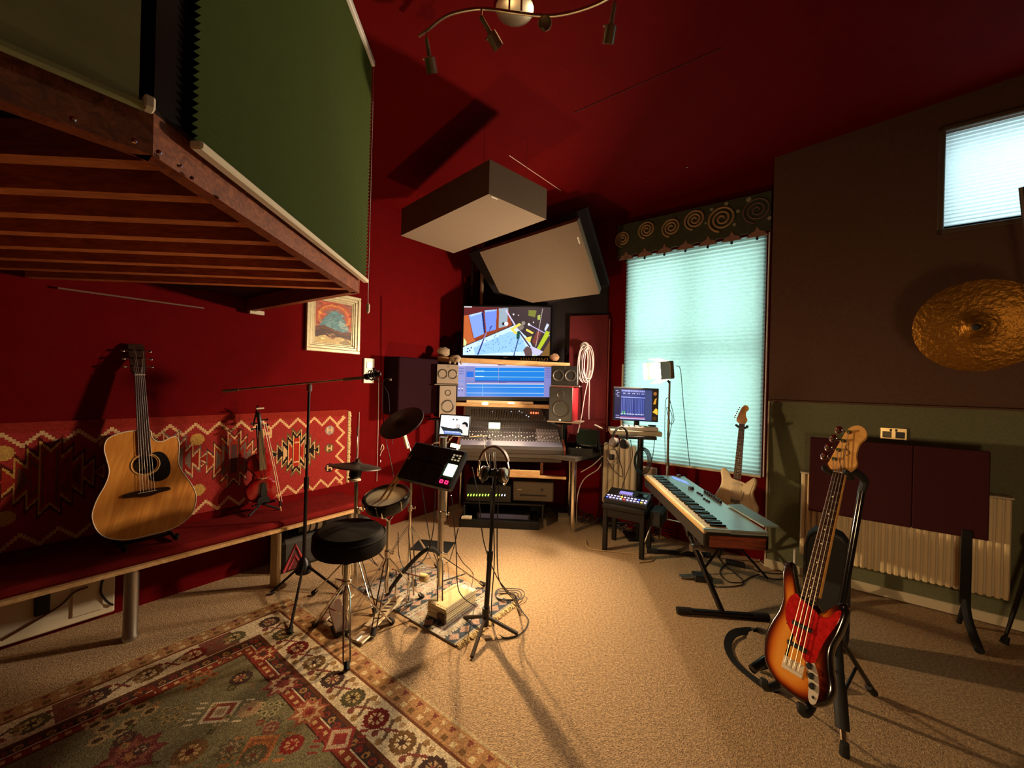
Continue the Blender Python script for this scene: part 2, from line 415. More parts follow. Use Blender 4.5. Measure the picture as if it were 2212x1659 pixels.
MB().box(((wx0 + wx1) / 2, wy0, .018), (wx1 - wx0, .022, .03), MW, .004).build('bottom_rail', M_CREAM, t)
MB().cyl((wx1 + .018, wy0, .02), (wx1 + .018, wy1, .02), .006, M=MW).build('side_channel', M_WHITE, t, 'thin white side channel')
MB().box((wx0 - .012, 1.3, .02), (.016, 1.0, .02), MW).build('side_channel', M_CREAM, t)
t = thing('window_blind', 'pale blue pleated blind in the small high window at the right', 'blind', MR @ V(((ux0 + ux1) / 2, uy0, -.05)))
pleats(MR, ux0 + .04, ux1, uy0 + .05, uy1 - .02, 26, .012, -.06).build('pleated_fabric', M_BLIND2, t, smooth=False)
MB().box(((ux0 + ux1) / 2, uy0 + .052, -.05), (ux1 - ux0 - .06, .024, .03), MR, .004).build('bottom_rail', M_BLACKM, t, 'dark bottom rail')
fr = MB()
for a, b, c, d in ((ux0, ux1, uy0, uy0 + .035), (ux0, ux1, uy1 - .035, uy1), (ux0, ux0 + .035, uy0, uy1)):
    fr.box(((a + b) / 2, (c + d) / 2, .005), (b - a, d - c, .03), MR, .006)
fr.build('window_surround', mat('dark_brown_frame', (92, 76, 62), .5), w2)
# painted valance over the tall window
val = thing('window_valance', 'dark green scalloped fabric valance painted with spirals above the tall window', 'valance', MW @ V(((wx0 + wx1) / 2, wy1, .06)))
vx0, vx1 = wx0 - .09, wx1 + .03; vy0, vy1 = wy1 - .045, 3.34
pts = [(vx0, vy1), (vx0, vy0 + .03)]
ns = 7
for i in range(ns):
    a = vx0 + (vx1 - vx0) * i / ns; b = vx0 + (vx1 - vx0) * (i + 1) / ns
    pts += [(a + (b - a) * .1, vy0 + .055), (a + (b - a) * .5, vy0), (a + (b - a) * .9, vy0 + .055)]
pts += [(vx1, vy0 + .03), (vx1, vy1)]
MB().prism(pts, .06, .075, MW).build('valance_fabric', mat('valance_green', (62, 66, 44), .9, noise=.25, scale=14, bump=.3, bscale=200), val)
for i in range(ns):
    cx = vx0 + (vx1 - vx0) * (i + .5) / ns
    mb = MB().prism([(cx - .085, vy0 + .008), (cx + .085, vy0 + .008), (cx + .05, vy0 + .05), (cx + .02, vy0 + .06), (cx, vy0 + .10), (cx - .02, vy0 + .06), (cx - .05, vy0 + .05)], .074, .079, MW)
    f = mb.build('point_trim', mat('valance_dusky_trim', (150, 112, 98), .85, noise=.2, scale=30), val)
    MB().ball((cx, vy0 - .012, .075), .013, n=10, M=MW).build('bead', mat('dark_bead', (40, 30, 24), .3), f)
for k, (px, py, r) in enumerate(((1345, 516, .085), (1397, 496, .092), (1450, 491, .095), (1501, 474, .10), (1560, 472, .125), (1636, 453, .12))):
    x, y = lp(px, py, MW, .08); sp = []
    for i in range(46):
        a = i * .38; q = r * (.12 + .88 * i / 45); sp.append((x + q * math.cos(a), y + q * math.sin(a), .081))
    MB().tube(sp, .010 if k < 5 else .006, 6, M=MW).build('spiral_motif', mat('spiral_ochre', (168, 138, 96), .8) if k < 5 else mat('spiral_purple', (120, 92, 84), .8), val)
for px, py, r in ((1537, 452, .016), (1569, 440, .017), (1594, 456, .016), (1617, 431, .022), (1586, 485, .015), (1524, 482, .010), (1662, 471, .016)):
    x, y = lp(px, py, MW, .08); MB().lathe([(r, 0), (r, .004)], MW @ T(x, y, .075), 12).build('dot_motif', mat('dot_grey', (150, 152, 128), .8), val)
# ================================================================== LOFT over the left side
LB = 2.07
B_ = F(330, 335, LB); C_ = F(776, 634, LB); D_ = WL(545, 674, .02); D_.z = LB; A_ = B_ - dL * 1.6
M_BEAM = mat('stained_pine_beam', (158, 86, 46), .45, wood=(106, 50, 24), scale=6, stretch=(7, 7, 7), bump=.15, bscale=60)
M_JOIST = mat('orange_pine_joist', (206, 122, 62), .5, wood=(164, 88, 40), scale=5, stretch=(2, 9, 9))
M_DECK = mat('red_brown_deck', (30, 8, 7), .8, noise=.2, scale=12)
lo = thing('mezzanine_loft', 'timber mezzanine with dark red underside and green blinds above the bench at the left', 'loft', V((-1.6, 1.6, LB)))
def beam(a, b, h, w, name, m, side=1, z0=0):
    d = (b - a).normalized(); n = V((d.y, -d.x, 0)) * side
    mb = MB(); q = [a, b, b - n * w, a - n * w]
    mb.add([p + Z * z0 for p in q] + [p + Z * (z0 + h) for p in q], [(0, 1, 2, 3), (4, 5, 6, 7), (0, 1, 5, 4), (1, 2, 6, 5), (2, 3, 7, 6), (3, 0, 4, 7)])
    return mb.build(name, m, lo)
beam(B_, C_, .10, .045, 'edge_beam', M_BEAM); beam(A_, B_, .10, .045, 'edge_beam', M_BEAM); beam(C_, D_, .10, .045, 'edge_beam', M_BEAM)
dBC = (C_ - B_).normalized(); nBC = V((dBC.y, -dBC.x, 0))       # points into the room
for i in range(8):
    p = B_ + dBC * (.07 + .186 * i) - nBC * .04
    # joist runs from the long beam back to the left wall
    s = (cL + .035 - p.dot(nL)) / ((-nBC).dot(nL)); q = p - nBC * s
    if i > 5:
        d2 = (D_ - C_).normalized(); 
    mb = MB(); w = dBC * .023; h = .088
    P8 = [p - w, p + w, q + w, q - w]
    mb.add([x + Z * .010 for x in P8] + [x + Z * (.010 + h) for x in P8], [(0, 1, 2, 3), (4, 5, 6, 7), (0, 1, 5, 4), (1, 2, 6, 5), (2, 3, 7, 6), (3, 0, 4, 7)])
    mb.build('joist', M_JOIST, lo)
wl0 = A_ + nL * (cL + .01 - A_.dot(nL)); 
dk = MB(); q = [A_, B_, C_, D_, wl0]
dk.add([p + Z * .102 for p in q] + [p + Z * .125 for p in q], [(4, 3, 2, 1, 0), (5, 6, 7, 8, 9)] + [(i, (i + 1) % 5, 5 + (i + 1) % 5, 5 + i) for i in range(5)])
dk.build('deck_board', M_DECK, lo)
for px, py in ((157, 257), (289, 304), (343, 329), (388, 358), (415, 385), (470, 427)):
    pt = F(px, py, LB + .0)
    MB().ball(pt + V((0, 0, .0)), .006, n=8).build('bolt', M_CHROME, lo, 'small bright bolt head')
lg = MB().box((0, 0, 0), (.01, .012, .7), frame(WL(300, 640, .02) + V((0, 0, -.02)), Z, nL, dL))
lg.build('wall_batten', mat('dull_batten', (120, 84, 66), .6), lo, 'pale batten on the wall under the deck')
b0 = D_ + nL * .02 - Z * .02
MB().box((0, 0, 0), (.10, .03, .03), frame(D_ + dL * .02 + nL * .03 + Z * -.005, dL, Z, nL)).build('end_block', M_CREAM, lo, 'pale block at the far end of the deck')
# green blinds hanging from the ceiling down to the deck edge
M_GRN = mat('green_pleated_blind', (64, 76, 28), .85, noise=.06, scale=20, spec=.2)
M_GRN2 = mat('olive_green_blind', (160, 166, 116), .85, noise=.06, scale=18, spec=.2)
a = B_ + nBC * .03 + dBC * .075; b = C_ + nBC * .03 - dBC * .005
Mg = frame(a, dBC, Z, nBC); ln = (b - a).length; zt = 3.43 - LB
t = thing('loft_blind', 'dark green pleated blind on the long side of the loft with a cream bottom rail', 'blind', a + (b - a) * .5 + Z * .07)
pleats(Mg, 0, ln, .085, zt, 62, .017, 0).build('pleated_fabric', M_GRN, t, smooth=False)
MB().box((ln / 2, .075, .01), (ln, .022, .034), Mg, .005).build('bottom_rail', M_CREAM, t)
MB().box((ln / 2, zt + .015, .01), (ln, .035, .045), Mg, .005).build('head_rail', M_WHITE, t)
ch = [(ln + .012, zt, .02), (ln + .012, .0, .02), (ln + .014, -.06, .02)]
cdm = MB().tube(ch, .0022, 6, M=Mg); c_ = cdm.build('pull_cord', M_WCABLE, t)
MB().lathe([(.006, 0), (.011, .01), (.012, .05), (.005, .06)], Mg @ T(ln + .014, -.115, .02) @ R(-90, 'X'), 10).build('cord_toggle', M_CREAM, c_)
a = B_ - dL * .02 + nL * .022; Mh = frame(a, -dL, Z, -nL)
Mh = frame(a - dL * 1.5, dL, Z, nL)
t = thing('loft_blind', 'olive green blind on the near short side of the loft at the top left corner', 'blind', a - dL * .7 + Z * .09)
pleats(Mh, 0, 1.49, .095, 1.5, 10, .0012, 0).build('fabric', M_GRN2, t, smooth=False)
MB().box((.75, .092, .004), (1.5, .016, .02), Mh, .003).build('bottom_rail', M_GRN2, t)
MB().box((1.505, .098, .012), (.02, .03, .03), Mh, .004).build('rail_end_cap', M_CREAM, t, 'cream end cap')
cp = V((B_.x, B_.y, 0)) + nBC * .005 + dBC * .03
MB().box((cp.x - .02, cp.y + .03, 2.80), (.06, .15, 1.26), None).build('corner_gap_filler', M_BLACKM, lo, 'dark filler for the black gap between the two green blinds')  # black box added so the gap between the blinds reads dark
# ================================================================== BENCH
SB0, SB1 = -1.2, 2.02
def bl(s, y, o): return ML @ V((s, y, o))
bd = .465
t = thing('wall_bench', 'long wall bench with dark red upholstered seat and pale plywood front edge', 'bench', ML @ V((.7, 0, .25)))
MB().box(((SB0 + SB1) / 2, .425, bd / 2 + .002), (SB1 - SB0, .022, bd), ML).build('seat_board', M_WOODL, t, 'plywood board with a pale front edge')
MB().box(((SB0 + SB1) / 2, .462, bd / 2 - .004), (SB1 - SB0, .052, bd - .014), ML, .018).build('seat_cushion', mat('dark_red_velvet', (112, 26, 24), .95, noise=.25, scale=7, bump=.25, bscale=160, spec=.06), t)
for px, py in ((281, 1380),):
    p = F(px, py); MB().lathe([(.040, 0), (.040, .02), (.034, .03), (.034, .41), (.045, .412)], T(p)).build('leg', M_STEEL, t, 'round steel leg')
p = F(594, 1266)
MB().box((p.x, p.y, .207), (.055, .05, .415), T(0, 0, 0), .004).build('leg', mat('worn_metal_post', (172, 148, 110), .4, .6, noise=.2, scale=40, stretch=(1, 1, .2)), t, 'square worn metal leg')
p = ML @ V((1.9, 0, .4)); MB().cyl(p, p + Z * .415, .03).build('leg', M_STEEL, t)
# low cream heater under the bench
t = thing('panel_heater', 'low cream panel heater on the wall under the left end of the bench', 'heater', ML @ V((-.4, .03, .05)))
xs0, _ = lp(246, 1322, ML, .03); 
MB().box((xs0 - .65, .17, .025), (1.3, .27, .05), ML, .008).build('heater_body', M_CREAM, t)
MB().box((xs0 - .12, .20, .055), (.13, .24, .012), ML, .004).build('front_plate', M_CREAM, t)
MB().box((xs0 - .30, .215, .06), (.06, .12, .03), ML, .006).build('control_box', M_BLACK, t)
cable('heater_cable', 'brown cable running along the cream heater under the bench', [(WL(2, 1384, .07),), (WL(70, 1345, .07),), (WL(130, 1308, .07),), (WL(160, 1280, .07),), (WL(190, 1268, .07),)], .006, mat('brown_cable', (92, 48, 24), .5))
cable('looped_cable', 'dark cable looping down beside the cream heater', [(WL(222, 1250, .06),), (WL(218, 1280, .07),), (WL(232, 1300, .07),), (WL(244, 1307, .06),)], .006)
# ================================================================== KILIM on the wall
def kil():
    x0 = -1.25; x1 = lp(750, 950, ML, .01)[0]; y0, y1 = .545, 1.262
    W, H = x1 - x0, y1 - y0; pw = .0065
    w, h = int(W / pw), int(H / pw); cv = Cv(w, h, (152, 46, 42))
    def uv(px, py):
        x, y = lp(px, py, ML, .01); return ((x - x0) / pw, (y1 - y) / pw)
    cr_, bk, ol, gr, gd = (214, 172, 122), (34, 26, 24), (96, 84, 50), (118, 96, 84), (190, 146, 74)
    cv.rect(0, 0, w, 9, (140, 40, 30))
    def zig(yb, sgn, per=11):
        for x in range(w - 6):
            k = x % (2 * per); q = k if k < per else 2 * per - k
            yy = yb + sgn * (q // 2 * 2 - 5); cv.a[int(np.clip(yy - 1, 0, h - 1)):int(np.clip(yy + 3, 0, h)), x] = cr_
    zig(14, 1); zig(h - 8, -1)
    for y in range(9, h - 4):
        k = y % 22; q = k if k < 11 else 22 - k; xx = w - 12 + (q // 2 * 2) - 5
        cv.a[y, xx - 1:xx + 3] = cr_
    def star(px, py, s, cols):
        cx, cy = uv(px, py)
        for c, g, km in cols:
            for k in range(km):
                xa, xb = k * s * .2 + (0 if k == 0 else -.4), (k + 1) * s * .2 - g * .22
                hh = s * (1.0 - k * .2) - g * .95; inn = hh - s * .26 + g * .1
                if hh <= 1: continue
                for sg in (-1, 1):
                    if k == 0 and g > s * .38: cv.rect(cx - s * .1, cy - hh, cx + s * .1, cy + hh, c)
                    q = [(cx + sg * xa, cy - max(inn, .5)), (cx + sg * xb, cy - hh), (cx + sg * xb, cy + hh), (cx + sg * xa, cy + max(inn, .5))]
                    cv.poly(q, c)
    S = h * .275; rd_ = (168, 44, 28)
    star(640, 976, S, [(ol, -3.5, 5), (cr_, 0, 5), (bk, 1.8, 5), (cr_, 8, 3), (rd_, 12, 2), (cr_, 17, 1), (rd_, 19, 1)])
    star(505, 990, S * 1.1, [((86, 40, 34), -3, 5), (cr_, 0, 5), ((150, 44, 28), 2.6, 5), (gr, 8, 3), ((150, 44, 28), 13, 2), ((86, 54, 48), 17, 1)])
    star(368, 998, S * 1.05, [(gr, -3, 5), (cr_, 0, 5), ((140, 34, 24), 2.4, 5), (gr, 9, 3)])
    star(108, 1030, S * 1.12, [((84, 28, 20), -4, 5), (gd, 0, 5), ((150, 40, 28), 3.4, 5), ((112, 66, 46), 9, 3), ((150, 40, 28), 15, 2)])
    for px, py, c in ((712, 929, (150, 138, 130)), (711, 968, ol), (711, 1010, (52, 26, 28)), (426, 949, gd), (428, 1058, gd), (235, 957, gd), (5, 980, gd), (8, 1120, gd)):
        x, y = uv(px, py); cv.circ(x, y, 6.5, c)
        if px > 600:
            cv.rect(x - 4, y - 4, x - 2, y + 4, cr_); cv.rect(x + 2, y - 4, x + 4, y + 4, cr_); cv.rect(x - 3, y - 1, x + 3, y + 1, cr_)
    x, y = uv(577, 937); cv.rect(x - 6, y - 6, x - 3, y + 6, cr_); cv.rect(x + 3, y - 6, x + 6, y + 6, cr_); cv.rect(x - 4, y - 2, x + 4, y + 2, cr_)
    cv.noise(.09)
    t = thing('wall_kilim', 'red woven kilim with stepped medallions and white zigzag border hung above the bench', 'rug', ML @ V(((x0 + x1) / 2, y0, .006)))
    print_mesh('woven_cloth', cv, ML @ T(x0, y0, .012), W, H, mat('kilim_wool', attr=True, rough=.95, spec=.1, bump=.3, bscale=260), t, .008)
    fr = MB(); y = y0 + .02
    while y < y1 - .01:
        fr.tube([(x1, y, .014), (x1 + .012, y + random.uniform(-.004, .004), .02), (x1 + .03 + random.uniform(-.006, .006), y - .012, .018)], [.004, .006, .003], 5, M=ML); y += .011
    fr.build('fringe', mat('cream_wool', (228, 204, 150), .9), t, 'cream fringe at the right end', 'stuff')
kil()
# ================================================================== PAINTING
def painting():
    x0, y1 = lp(664, 640, ML, .03); x1, y0 = lp(777, 766, ML, .03); y1 = y0 + .55
    y1 = lp(720, 632, ML, .03)[1]
    M = ML @ T(x0, y0, .0); W, H = x1 - x0, y1 - y0; fw = .085
    t = thing('framed_painting', 'small mountain painting in a wide gilded frame on the red wall under the loft corner', 'painting', M @ V((W / 2, 0, .02)))
    fr = MB()
    for lv, (o0, o1, z) in enumerate(((0, .03, .035), (.03, .055, .028), (.055, .072, .02), (.072, fw, .014))):
        for a, b, c, d in ((o0, W - o0, o0, o1), (o0, W - o0, H - o1, H - o0), (o0, o1, o1, H - o1), (W - o1, W - o0, o1, H - o1)):
            fr.box(((a + b) / 2, (c + d) / 2, z / 2), (b - a, d - c, z), M, .004)
    fr.build('gilt_frame', mat('gilt', (206, 192, 156), .38, .25, noise=.2, scale=20), t)
    cv = Cv(64, 96, (150, 70, 40))
    for y in range(96):
        for_ = y / 96; cv.a[y] = np.array((150, 84, 66)) * (1 - for_) + np.array((206, 130, 70)) * for_
    for k, (r, c) in enumerate(((34, (176, 72, 40)), (29, (206, 128, 60)), (25, (190, 84, 46)), (21, (150, 96, 84)))): cv.circ(33, 36, r, c, r * 1.05)
    cv.poly([(4, 62), (16, 38), (28, 22), (36, 18), (44, 28), (54, 46), (62, 64), (62, 68), (4, 66)], (92, 138, 150))
    cv.poly([(16, 58), (24, 40), (30, 30), (36, 36), (30, 48), (26, 62)], (112, 158, 168)); cv.poly([(42, 40), (56, 50), (60, 62), (40, 58)], (150, 176, 176))
    cv.poly([(0, 60), (14, 56), (30, 62), (48, 68), (64, 66), (64, 96), (0, 96)], (104, 58, 40)); cv.poly([(0, 70), (22, 64), (44, 74), (64, 74), (64, 80), (0, 82)], (74, 44, 36))
    cv.poly([(0, 84), (16, 78), (28, 82), (44, 80), (64, 86), (64, 96), (0, 96)], (204, 178, 120)); cv.circ(30, 80, 7, (168, 128, 88)); cv.circ(31, 80, 4, (110, 66, 50)); cv.poly([(44, 92), (56, 84), (64, 92), (64, 96), (40, 96)], (150, 132, 92))
    for _ in range(260):
        x, y = rng.uniform(0, 64), rng.uniform(0, 96); c = cv.a[int(y), int(x)] * rng.uniform(.75, 1.25); cv.line(x, y, x + rng.uniform(-5, 5), y + rng.uniform(-3, 3), 2, np.clip(c, 0, 255))
    print_mesh('canvas', cv, M @ T(fw, fw, .010), W - 2 * fw, H - 2 * fw, mat('oil_paint', attr=True, rough=.5), t)
painting()
# thermostat on the wall
x0, y1 = lp(787, 773, ML, .02); x1, y0 = lp(808, 828, ML, .02); M = ML @ T((x0 + x1) / 2, (y0 + y1) / 2, 0); W, H = x1 - x0, y1 - y0
t = thing('wall_thermostat', 'white wall control unit on the red wall behind the microphone', 'thermostat', M @ V((0, -H / 2, 0)))
MB().box((0, 0, .011), (W, H, .022), M, .005).build('housing', M_WHITE, t)
MB().box((.0, H * .22, .024), (W * .5, H * .26, .006), M, .002).build('display', mat('brown_display', (120, 50, 40), .2), t)
for k in (-1, 1): MB().box((k * W * .2, -H * .12, .025), (W * .22, H * .1, .008), M, .002).build('button', M_CREAM, t)
MB().box((0, -H * .36, .024), (W * .66, .006, .006), M).build('slot', M_BLACK, t)
# thin vertical pipes / cables on the red wall
for k, (px, y0_, y1_, r, lab) in enumerate(((824, 640, 1010, .004, 'thin red painted cable down the wall right of the painting'), (817, 800, 1040, .003, 'thin pale wire hanging down the red wall behind the cymbals'), (775, 890, 1000, .003, 'short cable hanging on the wall right of the kilim fringe'))):
    MB().tube([WL(px + 1, y0_, .012), WL(px, (y0_ + y1_) / 2, .014), WL(px - 3, y1_, .012)], r, 6).single('wall_cable', lab, 'cable', M_RED if k == 0 else M_WCABLE)
t = thing('wall_hook', 'small white hook and tag hanging on the red wall behind the cymbal', 'hook', WL(824, 985, .01))
MB().tube(catmull([WL(822, 972, .02), WL(826, 960, .03), WL(829, 968, .03), WL(824, 976, .025), WL(821, 985, .02)], 5), .0038, 6).build('hook', M_CREAM, t)
MB().box((0, 0, 0), (.010, .026, .006), frame(WL(822, 996, .02), dL, Z, nL), .002).build('tag', M_WHITE, t)
# ================================================================== GUITARS
def outline(pts, n=5): return [(p.x, p.y) for p in catmull([V((a, b, 0)) for a, b in pts], n, True)]
def scaled(pts, s): return [(a * s, b * s) for a, b in pts]
def plate_with_hole(mb, out, hole, z, M):
    bm = bmesh.new(); es = []
    for loop in (out, hole):
        vs = [bm.verts.new((p[0], p[1], z)) for p in loop]
        es += [bm.edges.new((vs[i], vs[(i + 1) % len(vs)])) for i in range(len(vs))]
    bmesh.ops.triangle_fill(bm, use_beauty=True, use_dissolve=False, edges=es)
    bm.verts.index_update(); mb.add([v.co.copy() for v in bm.verts], [tuple(v.index for v in f.verts) for f in bm.faces], M); bm.free()
def sides(mb, out, z0, z1, M):
    n = len(out); mb.add([(p[0], p[1], z0) for p in out] + [(p[0], p[1], z1) for p in out], [(i, (i + 1) % n, n + (i + 1) % n, n + i) for i in range(n)], M)
def frets(mb, scale, y_nut, y_end, w0, w1, z, M, count):
    for k in range(1, count + 1):
        y = y_nut - scale * (1 - 2 ** (-k / 12)); f = (y_nut - y) / (y_nut - y_end); w = w0 + (w1 - w0) * f
        mb.box((0, y, z), (w, .0022, .002), M)
def gframe(nut, bridge, n0, L):
    u = (nut - bridge).normalized(); n = (n0 - u * n0.dot(u)).normalized(); r = u.cross(n); s = (nut - bridge).length / L
    M = frame(bridge, r, u, n); return M @ Matrix.Scale(s, 4)
M_STR = mat('string_steel', (214, 200, 176), .3, 1)
M_ROSE = mat('rosewood', (62, 36, 24), .8, spec=.15, wood=(44, 24, 16), scale=9, stretch=(9, 1, 9))
M_IVORY = mat('ivory_nut', (232, 220, 190), .4)
# --- acoustic guitar on the bench
nut = WL(301.5, 811, .115); br = WL(318, 1064, .262)
M = gframe(nut, br, nL, .645)
out = outline([(0, -.225), (-.1, -.218), (-.178, -.17), (-.208, -.08), (-.192, 0), (-.155, .08), (-.140, .14), (-.146, .2), (-.153, .26), (-.138, .31), (-.085, .335), (-.03, .34), (.026, .335), (.032, .30), (.05, .272), (.08, .268), (.115, .285), (.138, .282), (.148, .25), (.143, .18), (.140, .13), (.155, .08), (.192, 0), (.208, -.08), (.178, -.17), (.1, -.218)], 4)
t = thing('acoustic_guitar', 'honey coloured cutaway acoustic guitar leaning against the kilim on the bench', 'guitar', M @ V((0, -.225, -.06)))
M_SPRUCE = mat('honey_spruce', (226, 152, 66), .32, coat=.4, wood=(200, 124, 48), scale=4, stretch=(14, .7, 1))
top = MB(); hole = [(.05 * math.cos(a * math.pi / 16), .152 + .05 * math.sin(a * math.pi / 16)) for a in range(32)]
plate_with_hole(top, out, hole, 0, M); sides(top, hole, -.004, 0, M); top.build('body_top', M_SPRUCE, t, 'honey spruce top with cutaway', fix=False)
bk = MB(); sides(bk, out, -.095, -.0005, M); bk.add([(p[0], p[1], -.095) for p in out], [tuple(range(len(out)))], M); bk.build('body_back', mat('mahogany_side', (120, 62, 30), .4, wood=(84, 42, 20), scale=5, stretch=(8, 1, 8)), t)
bd_ = MB(); bd_.tube([(p[0], p[1], 0) for p in out], .0028, 5, True, M); bd_.build('binding', M_IVORY, t)
rs = MB().ring((0, .152, .0005), .058, .0035, M, 32, 5).build('rosette', mat('rosette_cream', (206, 170, 104), .5), t)
MB().lathe([(.026, 0), (.026, .001)], M @ T(-.012, .146, -.088), 16).build('inner_label', mat('paper_label', (214, 188, 120), .8), t, 'pale label seen through the sound hole')
pg = outline([(.026, .205), (.062, .212), (.092, .18), (.104, .12), (.092, .07), (.055, .05), (.018, .06), (.012, .092), (.045, .107), (.062, .14), (.055, .18)], 4)
MB().prism(pg, .0004, .002, M).build('pickguard', mat('black_pickguard', (22, 18, 16), .25), t)
b_ = MB().prism(outline([(-.092, .008), (-.05, .016), (0, .016), (.05, .016), (.092, .008), (.09, -.008), (.045, -.012), (.015, -.02), (-.015, -.02), (-.045, -.012), (-.09, -.008)], 3), 0, .01, M).build('bridge', M_ROSE, t)
MB().box((.0, .004, .012), (.075, .003, .006), M).build('saddle', M_IVORY, b_)
nk = MB().add([(-.0215, .645, 0), (.0215, .645, 0), (.027, .20, 0), (-.027, .20, 0), (-.0215, .645, .006), (.0215, .645, .006), (.027, .21, .006), (-.027, .21, .006)], [(0, 1, 2, 3), (4, 5, 6, 7), (0, 1, 5, 4), (1, 2, 6, 5), (2, 3, 7, 6), (3, 0, 4, 7)], M)
fb = nk.build('fretboard', M_ROSE, t)
fm = MB(); frets(fm, .645, .645, .21, .043, .053, .0068, M, 20); fm.build('frets', M_BRASS, fb, None, 'stuff')
MB().tube([(0, .66, -.018), (0, .34, -.022)], [.018, .022], 10, M=M).build('neck', mat('mahogany_side'), t)
MB().box((0, .647, .004), (.044, .004, .010), M).build('nut', M_IVORY, t)
MB().prism([(-.022, .65), (-.032, .68), (-.034, .83), (-.02, .84), (0, .835), (.02, .84), (.034, .83), (.032, .68), (.022, .65)], -.012, .001, M @ T(0, .65, 0) @ R(-12, 'X') @ T(0, -.65, 0)).build('headstock', M_ROSE, t)
Mh_ = M @ T(0, .65, 0) @ R(-12, 'X') @ T(0, -.65, 0)
for sx in (-1, 1):
    for k in range(3):
        y = .70 + k * .048
        p = MB().cyl((sx * .018, y, .001), (sx * .018, y, .012), .004, n=8, M=Mh_); p.cyl((sx * .03, y, -.006), (sx * .048, y, -.006), .003, n=6, M=Mh_)
        p.ball((sx * .056, y, -.006), .010, (1, .8, .5), 10, Mh_); p.build('tuning_peg', M_CHROME, t)
for k in range(6):
    x = (k - 2.5)
    MB().tube([(x * .0115, .004, .012), (x * .0072, .647, .010), (x * .005 + (-.015 if k < 3 else .015) * .6, .70 + (k % 3) * .04, .006)], .0009, 5, M=M).build('string', M_STR, t)
t = thing('guitar_rest', 'low black folding guitar rest under the acoustic guitar on the bench', 'guitar stand', ML @ V((.18, .49, .2)))
gx = loc(ML, br).x
for sx in (-.11, .13):
    MB().tube(catmull([ML @ V((gx + sx, .50, .06)), ML @ V((gx + sx, .51, .22)), ML @ V((gx + sx, .505, .34)), ML @ V((gx + sx, .54, .36))], 5), .011, 8).build('arm', M_RUB, t)
MB().cyl(ML @ V((gx - .11, .505, .2)), ML @ V((gx + .13, .505, .2)), .010).build('cross_bar', M_BLACKM, t)
# --- violin, bow and stand
nut = WL(560, 930, .155); br = WL(566, 1032, .165)
M = gframe(nut, br, (nL + V((.12, -.25, .1))).normalized(), .328)
vo = outline([(0, -.165), (-.06, -.16), (-.098, -.12), (-.10, -.07), (-.078, -.035), (-.055, -.01), (-.052, .03), (-.068, .06), (-.082, .09), (-.078, .135), (-.045, .165), (0, .17), (.045, .165), (.078, .135), (.082, .09), (.068, .06), (.052, .03), (.055, -.01), (.078, -.035), (.10, -.07), (.098, -.12), (.06, -.16)], 4)
t = thing('electric_violin', 'glossy dark red electric violin standing on the bench before the kilim', 'violin', M @ V((0, -.165, -.03)))
M_VIO = mat('red_lacquer', (140, 16, 18), .12, coat=1)
body = MB(); sp_ = .9
for a, b, z0, z1 in ((1, 1, -.035, -.006), (1, .93, -.006, .004), (.93, .6, .004, .012), (.6, 0.02, .012, .016)):
    n = len(vo); body.add([(p[0] * a, p[1] * a, z0) for p in vo] + [(p[0] * b, p[1] * b, z1) for p in vo], [(i, (i + 1) % n, n + (i + 1) % n, n + i) for i in range(n)], M)
body.add([(p[0], p[1], -.035) for p in vo], [tuple(range(len(vo)))], M)
body.build('body', M_VIO, t)
MB().add([(-.012, .33, .03), (.012, .33, .03), (.021, .06, .034), (-.021, .06, .034), (-.012, .33, .035), (.012, .33, .035), (.021, .06, .040), (-.021, .06, .040)], [(0, 1, 2, 3), (4, 5, 6, 7), (0, 1, 5, 4), (1, 2, 6, 5), (2, 3, 7, 6), (3, 0, 4, 7)], M).build('fingerboard', mat('worn_ebony', (122, 100, 72), .35), t)
MB().tube([(0, .33, .018), (0, .17, .016)], [.014, .018], 10, M=M).build('neck', M_VIO, t)
MB().prism([(-.03, 0), (-.022, .012), (-.012, .03), (.012, .03), (.022, .012), (.03, 0)], -.002, .002, M @ T(0, 0, .012) @ R(90, 'X')).build('bridge', M_WOODL, t)
MB().prism([(-.010, -.03), (.010, -.03), (.021, -.12), (-.021, -.12)], .018, .026, M).build('tailpiece', M_BLACK, t)
MB().prism(outline([(-.04, -.172), (0, -.165), (.03, -.172), (.028, -.135), (0, -.12), (-.035, -.13)], 3), .012, .03, M).build('chin_rest', M_BLACK, t)
pb = MB().tube(catmull([V((0, .33, .02)), V((0, .38, .02)), V((0, .42, .012)), V((0, .445, .0)), V((0, .44, -.02)), V((0, .425, -.012))], 5), [.013] * 16 + [.014] * 10, 8, M=M); pb.build('scroll', M_BLACK, t)
for k, sx in enumerate((-1, 1, -1, 1)):
    MB().tube([(0, .345 + k * .018, .014), (sx * .035, .345 + k * .018, .014), (sx * .05, .345 + k * .018, .014)], [.004, .004, .010], 8, M=M).build('peg', M_BLACK, t)
for k in range(4):
    x = k - 1.5; MB().tube([(x * .004, .33, .039), (x * .011, 0, .043), (x * .006, -.04, .028)], .0008, 4, M=M).build('string', M_STR, t)
bw0, bw1 = M @ V((.012, .40, .05)), M @ V((.088, -.245, .06))
t = thing('violin_bow', 'pale wooden violin bow hanging in front of the red violin', 'bow', bw1)
MB().tube([bw0, bw0.lerp(bw1, .5) + M.to_3x3() @ V((.004, 0, .006)), bw1], [.003, .004, .0045], 8).build('stick', mat('pale_bow_wood', (222, 176, 128), .35), t)
MB().tube([bw0.lerp(bw1, .02) + M.to_3x3() @ V((0.016, 0, 0)), bw0.lerp(bw1, .9) + M.to_3x3() @ V((.018, 0, 0))], .0022, 4).build('bow_hair', M_IVORY, t)
MB().box((0, 0, 0), (.012, .04, .016), M @ T(.085, -.19, .06), .003).build('frog', M_BLACK, t)
